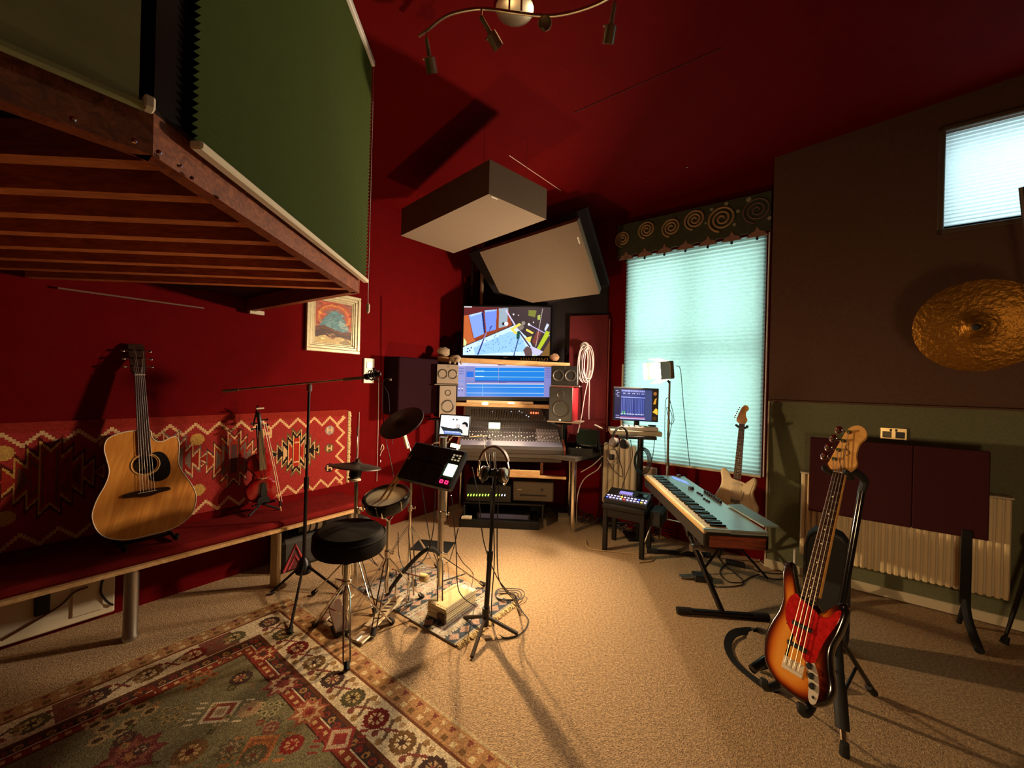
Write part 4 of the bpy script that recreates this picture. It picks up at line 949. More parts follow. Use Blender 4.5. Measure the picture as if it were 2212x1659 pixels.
# snare pad on its stand
sp0 = D(835, 1073, 2.60); Ms = frame(sp0, V((1, .1, .1)).normalized(), V((-.1, .95, .25)).normalized(), V((1, .1, .1)).normalized().cross(V((-.1, .95, .25)).normalized()))
t = thing('snare_pad', 'round mesh snare pad with black rim and a pair of sticks resting on it', 'drum', sp0 - Z * .08)
MB().lathe([(.0001, 0), (.128, 0)], Ms, 36, caps=False).build('mesh_head', mat('mesh_head_grey', (168, 156, 130), .8, noise=.1, scale=60), t)
MB().lathe([(.128, -.005), (.128, .010), (.140, .016), (.152, .012), (.154, -.008), (.146, -.012)], Ms, 36, caps=False).build('rim_hoop', mat('black_rim', (24, 22, 21), .2, coat=.5), t)
MB().lathe([(.140, -.012), (.140, -.055), (.13, -.07), (.02, -.078)], Ms, 36).build('shell', M_BLACK, t)
for k in range(6):
    a = k * 1.047 + .3; MB().tube([(.152 * math.cos(a), .152 * math.sin(a), .012), (.152 * math.cos(a), .152 * math.sin(a), -.05)], .005, 8, M=Ms).build('tension_rod', M_CHROME, t)
hub = V((sp0.x + .01, sp0.y + .02, 0))
st = thing('snare_stand', 'chrome stand with basket arms holding the mesh snare pad', 'stand', hub)
MB().tube([hub + Z * .14, hub + Z * (sp0.z - .16)], .013, 12).build('post', M_CHROME, st)
collar(st, hub + Z * .40)
for k in range(3):
    a = k * 2.094 + .5; e = Ms @ V((.15 * math.cos(a), .15 * math.sin(a), -.06)); MB().tube(catmull([hub + Z * (sp0.z - .17), hub.lerp(e, .6) + Z * (.4 * sp0.z - .06), e, Ms @ V((.16 * math.cos(a), .16 * math.sin(a), -.02))], 4), .006, 8).build('basket_arm', M_CHROME, st)
for q in (V((-.80, 2.36, .008)), V((-1.02, 2.86, .008)), V((-.60, 2.80, .008))): leg_pair(st, hub + Z * .38, q, .014)
for k, (a, b) in enumerate((((808, 1098), (859, 1027)), ((822, 1100), (864, 1030)))):
    p, q = D(a[0], a[1], 2.55), D(b[0], b[1], 2.62); q = p + (q - p).normalized() * .39; p = p - (q - p).normalized() * .01
    mb = MB().tube([p, p.lerp(q, .05), p.lerp(q, .1), p.lerp(q, .75), q], [.004, .008, .006, .010, .010], 10)
    mb.single('drumstick', ('pale wooden drumstick resting on the snare pad, the left one', 'pale wooden drumstick resting on the snare pad, the right one')[k], 'drumstick', mat('hickory', (232, 196, 140), .45), 'pair of drumsticks on the snare pad')
# hi-hat
hb = F(768, 1290); t = thing('hihat_stand', 'chrome hi-hat stand carrying a black electronic hi-hat pad in front of the kilim', 'stand', hb)
hc = D(770, 1006, 2.80); hx = V((hb.x, hb.y, 0))
hh = thing('hihat_pad', 'black electronic hi-hat cymbal pad seen nearly edge-on before the kilim', 'cymbal', hc)
Mh2 = T(hc) @ R(5, 'Y') @ R(-6, 'X')
MB().lathe([(.0001, .028), (.03, .026), (.045, .014), (.10, .008), (.168, -.006), (.171, -.012), (.165, -.014), (.04, -.008), (.0001, -.008)], Mh2, 40).build('rubber_disc', mat('rubber_black', (40, 32, 26), .55, noise=.1, scale=30), hh)
MB().lathe([(.012, .02), (.02, .03), (.02, .05), (.008, .055)], Mh2, 14).build('clutch', M_CHROME, hh)
MB().lathe([(.03, -.014), (.042, -.03), (.042, -.075), (.03, -.085)], Mh2, 20).build('sensor_housing', M_BLACK, hh)
MB().lathe([(.028, -.088), (.045, -.092), (.045, -.10), (.02, -.11)], Mh2, 20).build('felt_cup', M_CREAM, hh, 'pale cup under the pad')
MB().tube([V((hc.x, hc.y, hc.z - .11)), V((hb.x, hb.y, .10))], .014, 12).build('lower_tube', M_CHROME, t)
MB().tube([V((hc.x, hc.y, hc.z + .05)), V((hc.x, hc.y, hc.z + .28))], .004, 8).build('pull_rod', M_CHROME, t)
collar(t, V((hb.x, hb.y, .62))); collar(t, V((hb.x, hb.y, .36)))
for q in (F(676, 1286), V((hb.x + .22, hb.y - .22, 0)), V((hb.x + .16, hb.y + .3, 0))): leg_pair(t, V((hb.x, hb.y, .35)), q + Z * .008, .012)
fp0, fp1 = V((hb.x - .02, hb.y - .05, .05)), V((hb.x - .1, hb.y - .34, .02))
dd = (fp1 - fp0).normalized(); Mf = frame(fp0, dd.cross(Z).normalized(), dd, dd.cross(Z).normalized().cross(dd))
MB().box((0, .14, 0), (.075, .28, .012), Mf, .004).build('foot_board', mat('pedal_plate', (214, 196, 164), .45, .5), t)
# cymbal
cc = D(867, 911, 3.05); Mc = T(cc) @ R(-20, 'Y') @ R(33, 'X')
cy = thing('cymbal_pad', 'black electronic crash cymbal pad tilted on a chrome stand left of the tablet', 'cymbal', cc)
MB().lathe([(.0001, .03), (.03, .028), (.048, .014), (.10, .009), (.178, -.004), (.181, -.010), (.175, -.012), (.0001, -.006)], Mc, 44).build('rubber_disc', mat('rubber_black'), cy)
MB().lathe([(.006, .028), (.006, .045), (.0001, .047)], Mc, 10).build('centre_nut', M_STEEL, cy)
cb = F(882, 1248); t = thing('cymbal_stand', 'tall chrome cymbal stand holding the tilted black crash pad', 'stand', cb)
elbow = D(890, 985, 3.09)
MB().tube([V((cb.x, cb.y, .10)), V((elbow.x, elbow.y, elbow.z))], .010, 12).build('post', M_CHROME, t)
MB().tube([elbow, Mc @ V((0, 0, -.006))], .006, 8).build('tilter_rod', M_CHROME, t)
MB().ball(elbow, .018, n=10).build('tilter_joint', M_CHROME, t); MB().tube([D(872, 938, 3.0), D(880, 968, 3.03)], .012, 10).build('tilter_sleeve', M_CREAM, t)
collar(t, V((cb.x, cb.y, .55)))
for q in (F(945, 1228), F(905, 1262) + V((-.02, -.05, 0)), V((cb.x - .26, cb.y + .12, 0))): leg_pair(t, V((cb.x, cb.y, .42)), q + Z * .008, .014)
# sampling pad
po = D(932, 1004, 2.58); pn = V((-.20, -.70, .66)).normalized()
cq = [PL(*q, po, pn) for q in ((854, 1028), (971, 1056), (1017, 974), (895, 953))]
px_ = (cq[1] - cq[0]).normalized(); py_ = pn.cross(px_); Mp = frame(cq[0], px_, py_, pn)
Q = [loc(Mp, p) for p in cq]; pw_, ph_ = Q[1].x, (Q[2].y + Q[3].y) / 2
t = thing('sampling_pad', 'black square electronic drum pad with lit display tilted on a chrome stand', 'drum pad', po - Z * .1)
MB().box((pw_ / 2, ph_ / 2, -.03), (pw_, ph_, .06), Mp, .012).build('housing', M_BLACK, t)
for i in range(2):
    for j in range(2):
        MB().box((.04 + pw_ * .16 + i * pw_ * .345, ph_ * .27 + j * ph_ * .46, .003), (pw_ * .335, ph_ * .44, .010), Mp, .004).build('pad_zone', mat('pad_rubber', (30, 25, 22), .7), t)
MB().box((pw_ * .745, ph_ / 2, .004), (.008, ph_ * .92, .006), Mp, .002).build('divider', M_STEEL, t)
MB().box((pw_ * .875, ph_ * .43, .003), (pw_ * .17, ph_ * .30, .006), Mp, .002).build('display', mat('pad_display', (220, 255, 210), .3, es=3.2, ec=(205, 255, 200)), t)
for i in range(3):
    for j in range(3):
        if i == 1 and j == 1: continue
        MB().box((pw_ * (.82 + .055 * i), ph_ * (.70 + .062 * j), .003), (pw_ * .036, ph_ * .036, .006), Mp, .002).build('button', mat('lit_button', (206, 190, 150), .4, es=.5), t)
sg7 = mat('red_led', (255, 40, 70), .3, es=4, ec=(255, 30, 80))
for dx in (.815, .905):
    d = MB(); cx, cy_, a, b, w = pw_ * dx, ph_ * .125, pw_ * .022, ph_ * .032, .004
    d.box((cx, cy_ + b, .003), (a * 2, w, .004), Mp); d.box((cx, cy_ - b, .003), (a * 2, w, .004), Mp); d.box((cx - a, cy_, .003), (w, b * 2, .004), Mp); d.box((cx + a, cy_, .003), (w, b * 2, .004), Mp); d.build('led_digit', sg7, t, 'red glowing zero digit')
pb_ = V((-.475, 2.765, 0)); t2 = thing('pad_stand', 'thick chrome tripod stand carrying the square electronic pad', 'stand', pb_)
topc = V((pb_.x, pb_.y, po.z - ((pb_.x - po.x) * pn.x + (pb_.y - po.y) * pn.y) / pn.z - .05))
MB().tube([V((pb_.x, pb_.y, .12)), V((topc.x, topc.y, .62))], .021, 14).build('lower_tube', M_STEEL, t2); MB().tube([V((topc.x, topc.y, .60)), topc], .026, 14).build('upper_tube', M_STEEL, t2)
collar(t2, V((topc.x, topc.y, .62)), .032, .06); collar(t2, V((pb_.x, pb_.y, .34)), .028, .04)
for q in (F(950, 1352), F(1046, 1268)): leg_pair(t2, V((pb_.x, pb_.y, .33)), q + Z * .012, .016, .005)
MB().tube(catmull([V((pb_.x, pb_.y, .335)), D(925, 1185, 2.62), D(880, 1225, 2.7), D(845, 1270, 2.78), F(838, 1282, .02)], 5), .014, 10).build('leg', mat('foam_grip', (40, 34, 30), .8), t2, 'black sleeved leg')
MB().tube([V((pb_.x, pb_.y, .14)), V((-.30, 2.95, .12))], .006, 8).build('brace', M_CHROME, t2)
# clip lamp and tablet
t = thing('clip_lamp', 'small bright lamp between the square drum pad and the mixing console', 'lamp', CLIP_P - Z * .03)
MB().box((0, 0, 0), (.085, .035, .022), T(CLIP_P) @ R(12, 'Y'), .006).build('lamp_head', M_STEEL, t)
MB().box((0, -.004, -.013), (.075, .03, .006), T(CLIP_P) @ R(12, 'Y'), .002).build('led_strip', mat('warm_led', (255, 230, 170), .3, es=60, ec=(255, 205, 130)), t)
MB().tube(catmull([CLIP_P, CLIP_P + V((.02, -.02, -.05)), D(975, 985, 3.1), D(957, 972, 2.96)], 5), .006, 8).build('clip_arm', M_STEEL, t)
def tablet():
    o = D(981, 919, 2.95); n = V((.04, -.98, .25)).normalized(); q = [PL(*p, o, n) for p in ((948, 938), (1012, 942), (1014, 900), (952, 894))]
    x = (q[1] - q[0]).normalized(); M = frame(q[0], x, n.cross(x), n); w = (q[1] - q[0]).length; h = (loc(M, q[2]).y + loc(M, q[3]).y) / 2
    t = thing('tablet', 'tablet on a bent arm showing a white page with a dark-haired figure', 'tablet', o - Z * .09)
    MB().box((w / 2, h / 2, -.006), (w + .012, h + .012, .012), M, .005).build('casing', M_BLACK, t)
    cv = Cv(64, 44, (250, 248, 244)); cv.rect(4, 4, 60, 5, (235, 235, 232)); cv.circ(28, 9, 1.6, (90, 80, 74)); cv.circ(36, 9, 1.8, (80, 70, 66)); cv.rect(46, 8, 56, 10, (210, 206, 200)); cv.rect(6, 14, 14, 17, (226, 222, 214))
    cv.poly([(0, 26), (12, 28), (30, 30), (42, 28), (50, 32), (52, 40), (10, 40)], (40, 44, 42)); cv.poly([(8, 36), (44, 36), (50, 44), (10, 44)], (110, 130, 190)); cv.poly([(0, 32), (10, 44), (0, 44)], (255, 255, 255))
    for x_ in range(12, 48, 3): cv.rect(x_, 37, x_ + 2, 40, (210, 220, 245))
    cv.circ(40, 24, 4.2, (206, 196, 190)); cv.ringc(40, 24, 3.6, 4.4, (130, 120, 114)); cv.circ(54, 23, 6.5, (228, 214, 204), 8); cv.poly([(48, 18), (52, 13), (58, 13), (62, 18), (62, 25), (58, 24), (56, 19), (50, 19)], (20, 16, 16)); cv.poly([(52, 30), (60, 28), (64, 34), (64, 44), (50, 44), (54, 36)], (236, 222, 212))
    print_mesh('screen', cv, M @ T(.004, .004, .001), w - .008, h - .008, mat('tablet_screen', attr=True, es=1.0, rough=.3), t)
    MB().tube(catmull([M @ V((w * .3, 0, -.012)), M @ V((w * .2, -.05, -.02)), D(936, 958, 2.9), D(930, 975, 2.85)], 5), .006, 8).build('holder_arm', M_CHROME, t)
    MB().tube(catmull([M @ V((w * .5, .01, -.014)), D(968, 955, 2.95), D(955, 972, 2.9), D(940, 985, 2.75)], 5), .006, 8).build('holder_arm', M_CHROME, t)
tablet()
# kick pedal, cream pad block
k0, k1 = F(770, 1388, .012), F(868, 1300, .05); dd = (k1 - k0).normalized(); xx = dd.cross(Z).normalized(); Mk = frame(k0, xx, dd, xx.cross(dd)); kl = (k1 - k0).length
t = thing('kick_pedal', 'steel kick drum pedal with slotted foot board on the brown mat', 'pedal', k0)
MB().box((0, kl * .12, .0), (.085, kl * .24, .014), Mk, .004).build('heel_plate', mat('pedal_plate'), t)
MB().box((0, kl * .60, .012), (.082, kl * .70, .010), Mk @ R(6, 'X'), .004).build('foot_board', mat('pedal_plate'), t)
for k in range(6): MB().prism([(-.02, 0), (.012, .012), (.02, .012), (-.012, 0)], .018, .021, Mk @ R(6, 'X') @ T(0, kl * (.42 + .075 * k), .0)).build('grip_slot', M_BLACK, t)
kx = F(868, 1300)
for sg in (-1, 1): MB().tube([kx + xx * .055 * sg + Z * .01, kx + xx * .055 * sg + Z * .21], .009, 8).build('upright', M_CHROME, t)
MB().tube([kx - xx * .09 + Z * .21, kx + xx * .09 + Z * .21], .007, 8).build('axle', M_CHROME, t)
MB().tube([kx + xx * .09 + Z * .21, kx + xx * .10 + Z * .07], .006, 6).build('spring', M_STEEL, t)
bt = D(915, 1248, 2.62); MB().tube([kx + Z * .21, bt], .005, 8).build('beater_rod', M_CHROME, t)
MB().lathe([(.012, -.03), (.026, -.022), (.026, .022), (.012, .03)], frame(bt, V((0, 0, 1)), V((.3, .9, 0)).normalized(), V((0, 0, 1)).cross(V((.3, .9, 0)).normalized())), 16).build('beater_head', mat('felt', (206, 178, 120), .9), t)
MB().box((kx.x, kx.y, .008), (.16, .05, .012), T(0, 0, 0), .003).build('base_clamp', M_STEEL, t)
MB().tube([kx + Z * .012, k0 + Z * .01], .005, 6).build('base_rod', M_CHROME, t)
p2 = F(735, 1345, .02); 
t = thing('hihat_pedal', 'black and chrome controller pedal behind the drum throne', 'pedal', F(745, 1340))
Mq = frame(F(735, 1362, .012), V((.8, .6, 0)), V((-.6, .8, 0)), Z)
MB().box((0, .0, .008), (.09, .12, .016), Mq, .004).build('base', M_BLACK, t); MB().box((0, .08, .045), (.085, .26, .012), Mq @ R(14, 'X'), .004).build('foot_board', M_STEEL, t); MB().tube([Mq @ V((0, .2, .02)), Mq @ V((0, .2, .13))], .01, 8).build('post', M_CHROME, t)
a, b, c = F(963, 1349, .014), F(922, 1329, .014), F(1029, 1301, .014)
ex = (c - a); ey = (b - a); L1, L2 = ex.length, ey.length; ex.normalize(); ey = (ey - ex * ey.dot(ex)).normalized(); Mb = frame(a, ex, ey, Z)
t = thing('ribbed_block', 'cream ribbed foam block lying on the striped kilim in front of the pad stand', 'foam block', a.lerp(b, .5).lerp(c, .5))
n = 9; hgt = .094
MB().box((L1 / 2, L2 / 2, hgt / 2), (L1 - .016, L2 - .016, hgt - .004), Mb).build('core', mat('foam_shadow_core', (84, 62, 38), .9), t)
for k in range(n):
    z = hgt * (k + .5) / n; MB().box((L1 / 2 + random.uniform(-.003, .003), L2 / 2 + random.uniform(-.003, .003), z), (L1, L2, hgt / n * .66), Mb, .003).build('ribbed_layer', mat('cream_foam', (236, 216, 172), .85), t)
for k in range(13): MB().box((L1 / 2 - .02, L2 * (k + .5) / 13, hgt + .002), (L1 - .05, L2 / 13 * .5, .010), Mb, .003).build('top_rib', mat('cream_foam'), t)
MB().box((-.003, .03, hgt * .32), (.02, .06, hgt * .62), Mb, .002).build('dark_foot', mat('brown_block', (84, 58, 34), .7), t)
# ================================================================== MIC BOOM STAND
mb_ = F(655, 1262); t = thing('microphone_boom_stand', 'black tripod boom stand with a microphone in front of the kilim', 'microphone stand', mb_)
pv = D(668, 838, 2.93); hubz = .17; base = V((mb_.x, mb_.y, 0)); top_ = V((pv.x, pv.y, pv.z - .03))
M_MIC = mat('satin_black', (26, 20, 18), .35, .3)
MB().tube([base + Z * hubz, base.lerp(top_, .55) + Z * 0, ], .013, 10).build('lower_tube', M_MIC, t)
MB().tube([base.lerp(top_, .53), top_], .010, 10).build('upper_tube', M_MIC, t)
MB().tube([base.lerp(top_, .50), base.lerp(top_, .56)], .018, 12).build('height_clutch', M_MIC, t)
MB().lathe([(.016, 0), (.034, .02), (.06, .10), (.055, .115), (.02, .12)], T(base + Z * .105) @ R(180, 'X') @ T(0, 0, -.10), 14).build('leg_hub', M_MIC, t)
for q in (F(625, 1374), F(690, 1300) + V((.12, .1, 0)), F(585, 1285)): 
    l_ = MB().tube([base + Z * .16, q + Z * .014], .009, 8).build('leg', M_MIC, t); MB().tube([q.lerp(base, .1) + Z * .02, q + Z * .010], [.013, .016], 8).build('rubber_foot', M_RUB, l_)
MB().box((pv.x, pv.y, pv.z), (.035, .03, .06), None, .008).build('boom_clutch', M_STEEL, t)
be, bf = D(481, 845, 2.75), D(793, 815, 3.05); MB().tube([be, bf], .0065, 10).build('boom_arm', M_STEEL, t)
MB().tube([be, be.lerp(bf, .10)], .010, 10).build('counter_grip', mat('grey_grip', (122, 104, 84), .6), t)
MB().tube([bf.lerp(be, .18), bf], .012, 10).build('boom_grip', mat('grey_grip'), t)
MB().ball(bf, .022, n=10).build('swivel', M_MIC, t); mc = D(806, 810, 3.05)
t2 = thing('condenser_microphone', 'black microphone in a shock mount at the right end of the boom', 'microphone', mc)
for k in range(3): MB().ring((0, 0, -.02 + k * .022), .038, .004, T(mc) @ R(78, 'Y') @ R(10, 'X'), 18, 6).build('shock_ring', M_BLACKM, t2)
MB().lathe([(.014, -.07), (.018, -.06), (.018, .02), (.015, .06), (.0001, .066)], T(mc) @ R(80, 'Y'), 14).build('body', M_BLACK, t2)
MB().tube([mc + V((.02, 0, .02)), mc + V((.0, 0, .055))], .008, 8).build('thumb_screw', M_BLACKM, t2); MB().ball(D(843, 820, 3.07), .012, n=8).build('connector', M_STEEL, t2)
cable('microphone_cable', 'black cable drooping from the boom microphone behind the cymbal', [(838, 818, 3.07), (828, 824, 3.08), (826, 870, 3.1), (832, 940, 3.1), (845, 1000, 3.1), (850, 1030, 3.05)], .003)
cable('boom_cable', 'thin dark cable hanging in a line from the microphone shock mount', [(800, 818, 3.04), (820, 826, 3.06), (838, 850, 3.08), (842, 900, 3.1), (848, 960, 3.1)], .0025)
# ================================================================== HEADPHONE STAND
hb_ = F(1048, 1368); ht = D(1070, 1012, 2.46); t = thing('headphone_stand', 'black straight tripod stand carrying a pair of headphones before the desk', 'stand', hb_)
a = V((hb_.x, hb_.y, 0)); b = V((ht.x, ht.y, ht.z))
MB().tube([a + Z * .06, a.lerp(b, .48)], .016, 12).build('lower_tube', M_MIC, t); MB().tube([a.lerp(b, .46), b], .011, 12).build('upper_tube', M_MIC, t); MB().tube([a + Z * .05, a + Z * .16], .022, 12).build('leg_sleeve', M_MIC, t)
MB().tube([a.lerp(b, .44), a.lerp(b, .5)], .019, 12).build('height_clutch', M_MIC, t)
for q in (F(1019, 1424), F(1118, 1373), F(1003, 1338)):
    d = (q - a); d.z = 0; s_ = d.normalized(); Mq = frame(a + Z * .07, s_, Z.cross(s_), Z)
    MB().tube([a + Z * .10 + s_ * .015, q + Z * .012], .012, 8).build('leg', mat('dark_bar', (62, 48, 36), .4, .3), t)
MB().tube([b, b + V((-.008, 0, .10))], .006, 8).build('prong', M_STEEL, t); MB().tube([b + V((-.03, 0, -.01)), b + V((-.035, 0, .09))], .005, 8).build('prong', M_BLACKM, t); MB().box((b.x - .01, b.y, b.z - .03), (.06, .035, .05), None, .01).build('head_clamp', M_BLACKM, t)
hc_ = D(1067, 1005, 2.44); Mhp = T(hc_) @ R(-18, 'Z')
hp = thing('studio_headphones', 'brown and silver headphones hooked over the black tripod stand', 'headphones', hc_ - Z * .1)
arc = [(.095 * math.cos(a_), 0, .118 * math.sin(a_)) for a_ in np.linspace(.25, math.pi - .25, 20)]
bnd = MB(); vs = []
for (x, y, z) in arc:
    r_ = math.hypot(x, z); nx, nz = x / r_, z / r_
    for q, w in ((.006, -.016), (.006, .016), (-.006, .016), (-.006, -.016)): vs.append((x + nx * q, w, z + nz * q))
m_ = len(arc); fs = [(4 * i + k, 4 * i + (k + 1) % 4, 4 * i + 4 + (k + 1) % 4, 4 * i + 4 + k) for i in range(m_ - 1) for k in range(4)] + [(0, 1, 2, 3), (4 * m_ - 4, 4 * m_ - 3, 4 * m_ - 2, 4 * m_ - 1)]
bnd.add(vs, fs, Mhp).build('headband', mat('brown_leather', (104, 72, 50), .55), hp)
for sg in (-1, 1):
    MB().tube(catmull([V((sg * .09, 0, .03)), V((sg * .100, 0, -.02)), V((sg * .092, 0, -.08)), V((sg * .068, 0, -.115))], 5), .006, 8, M=Mhp).build('yoke', M_CHROME, hp)
    Me = Mhp @ T(sg * .062, 0, -.055) @ R(sg * (90 - 14), 'Y')
    MB().lathe([(.0001, .0), (.030, .0), (.042, .008), (.044, .022), (.036, .03)], Me @ T(0, 0, -.005), 20).build('ear_cup', M_STEEL, hp, 'silver backed ear cup')
    MB().lathe([(.02, 0), (.042, .002), (.046, -.010), (.040, -.024), (.02, -.026)], Me, 20).build('ear_pad', M_RUB, hp)
for k, pts in enumerate(([(1062, 1052, 2.42), (1068, 1200, 2.44), (1062, 1300, 2.42), (1066, 1350, 'f'), (1090, 1378, 'f'), (1128, 1366, 'f'), (1141, 1340, 'f'), (1128, 1320, 'f'), (1110, 1290, 'f'), (1092, 1276, 'f')],
                         [(1078, 1048, 2.44), (1074, 1140, 2.46), (1075, 1230, 2.5), (1082, 1262, 2.52), (1100, 1285, 2.56), (1112, 1300, 'f'), (1104, 1314, 'f'), (1080, 1308, 'f'), (1062, 1296, 'f')],
                         [(1020, 1010, 2.5), (1034, 1080, 2.5), (1045, 1170, 2.52), (1070, 1240, 2.56), (1095, 1275, 2.58), (1115, 1290, 'f'), (1108, 1306, 'f')],
                         [(1060, 1060, 2.43), (1058, 1180, 2.43), (1055, 1290, 2.43), (1060, 1330, 'f'), (1075, 1325, 'f')])):
    cable('headphone_cable', ('dark headphone cable looping round the tripod leg on the right', 'dark headphone cable hanging straight beside the tripod pole', 'dark cable from the drum pad crossing to the coil by the tripod', 'short dark cable hanging down the back of the tripod pole')[k], pts, .0035, group='cables at the headphone stand')
cl_ = MB(); c0 = F(1092, 1292)
for k in range(4): cl_.tube([(c0.x + (.07 + .012 * k) * math.cos(a_) + .01 * k, c0.y + (.055 + .01 * k) * math.sin(a_), .010 + .007 * k + .006 * math.sin(a_ * 3)) for a_ in np.linspace(0, 6.2, 28)], .0035, 6)
cl_.single('coiled_cable', 'coil of dark cable on the carpet behind the headphone stand', 'cable', M_CABLE)
MB().tube([F(1112, 1300, .012), F(1127, 1326, .010)], .006, 8).single('cable_connector', 'small chrome jack plug at the end of the coiled cable', 'plug', M_CHROME)
# loose cables of the kit
for k, pts in enumerate(([(860, 1150, 2.7), (862, 1200, 2.7), (880, 1240, 2.7), (905, 1255, 'f'), (940, 1258, 'f'), (985, 1250, 'f')], [(905, 1000, 2.7), (918, 1100, 2.75), (930, 1170, 2.8), (945, 1215, 2.85), (960, 1235, 'f')],
                         [(940, 1060, 2.55), (935, 1150, 2.6), (915, 1210, 2.65), (880, 1228, 'f'), (840, 1215, 'f'), (815, 1190, 'f')], [(975, 1070, 2.5), (985, 1180, 2.5), (988, 1260, 2.48), (1000, 1290, 2.46), (1028, 1310, 'f'), (1040, 1318, 'f')],
                         [(790, 1150, 2.7), (800, 1200, 2.7), (830, 1235, 'f'), (880, 1262, 'f'), (930, 1275, 'f')], [(985, 1190, 2.6), (1000, 1215, 2.7), (1022, 1240, 'f'), (1020, 1275, 'f')], [(990, 1140, 2.55), (978, 1190, 2.6), (965, 1215, 'f'), (930, 1205, 'f'), (890, 1220, 'f')])):
    cable('drum_cable', ['thin black trigger cable lying over the brown mat left of the pad stand', 'thin black cable hanging from the crash pad down to the mat', 'thin black cable dropping from the square pad to the left', 'thin black cable dropping from the square pad over the cream block', 'thin black cable running under the snare pad along the mat', 'short black cable hooked behind the pad stand collar', 'thin black cable curving behind the pad stand to the left'][k], pts, .0032, group='drum trigger cables')
MB().box((0, 0, .003), (.36, .24, .006), T(F(935, 1180)) @ R(-8)).single('floor_pad', 'small black pad on the carpet behind the drum hardware', 'mat', M_RUB)
# black case under the bench, and a drum shell
Mcs = frame(ML @ V((1.52, 0, .20)), dL, Z, nL)
q0 = lp(604, 1262, ML, .30); q1 = lp(740, 1205, ML, .30)
Mcs = ML @ T(q0[0] + .02, 0, .02)
t = thing('instrument_case', 'dark grey case with a pink triangle emblem under the bench', 'case', Mcs @ V((.35, 0, .12)))
MB().box((.40, .135, .13), (.80, .25, .26), Mcs, .03).build('case_body', mat('charcoal_case', (52, 48, 42), .7, noise=.15, scale=20), t)
for s_, z_ in ((1, .262), (.55, .264)):
    MB().tube([(.015 + .02 * (1 - s_) * 4, .02 + .02 * (1 - s_), z_), (.015 + .085, .02 + .19 * s_, z_), (.015 + .17 - .02 * (1 - s_) * 4, .02 + .02 * (1 - s_), z_)], .009 * s_ + .002, 6, M=Mcs).build('emblem', mat('pink_emblem', (198, 70, 82), .5), t, 'pink triangular emblem')
MB().prism([(.03, .02), (.10, .16), (.17, .02)], .2595, .261, Mcs).build('emblem_ground', mat('maroon_emblem', (92, 24, 30), .6), t)
dc = ML @ V((q0[0] + .28, .33, .19)); Md = frame(dc, Z, nL, dL)
t = thing('small_drum', 'small drum with black and white bands lying on the case under the bench', 'drum', dc - Z * .07)
MB().lathe([(.066, -.13), (.072, -.125), (.072, .10), (.066, .105)], Md, 24).build('shell', M_BLACK, t)
for z_ in (-.06, -.01, .05): MB().lathe([(.0735, z_ - .018), (.0735, z_ + .018)], Md, 24, caps=False).build('white_band', M_WHITE, t, 'white band')
# ================================================================== DESK AND STUDIO WALL
DR = -2.5
def fbox(px0, py0, px1, py1, y, depth, mb=None, bev=.004, rz=DR, M=None):
    """box whose front face spans a surveyed rectangle at distance y"""
    p = D((px0 + px1) / 2, (py0 + py1) / 2, y); w = abs(px1 - px0) / FPX * y; h = abs(py1 - py0) / FPX * y
    mb = mb or MB(); mb.box((0, depth / 2, 0), (w, depth, h), T(p) @ R(rz), bev); return mb, p, w, h
M_DESK = mat('charcoal_desk', (72, 62, 54), .5, noise=.15, scale=12)
dp = [F(985, 976, .81), F(1192, 983, .81), F(1243, 990, .81), F(1302, 975, .81), V((.78, 4.80, .81)), V((-.75, 4.95, .81)), F(905, 985, .81) + V((0, .1, 0))]
t = thing('studio_desk', 'charcoal corner desk with round chrome legs carrying the mixing console', 'desk', V((0, 4.4, 0)))
MB().prism([(p.x, p.y) for p in dp], .772, .81).build('desk_top', M_DESK, t)
MB().box((0.03, 4.235, .745), (1.05, .03, .06), None, .004).build('front_rail', M_DESK, t)
p = F(1237, 1151); p.y += .03; MB().cyl(V((p.x, p.y, 0)), V((p.x, p.y, .772)), .030, n=18).build('leg', M_CHROME, t)
for q in (V((-.70, 4.35, 0)), V((-.6, 4.85, 0)), V((.72, 4.72, 0))): MB().cyl(q, q + Z * .772, .03, n=14).build('leg', M_CHROME, t)
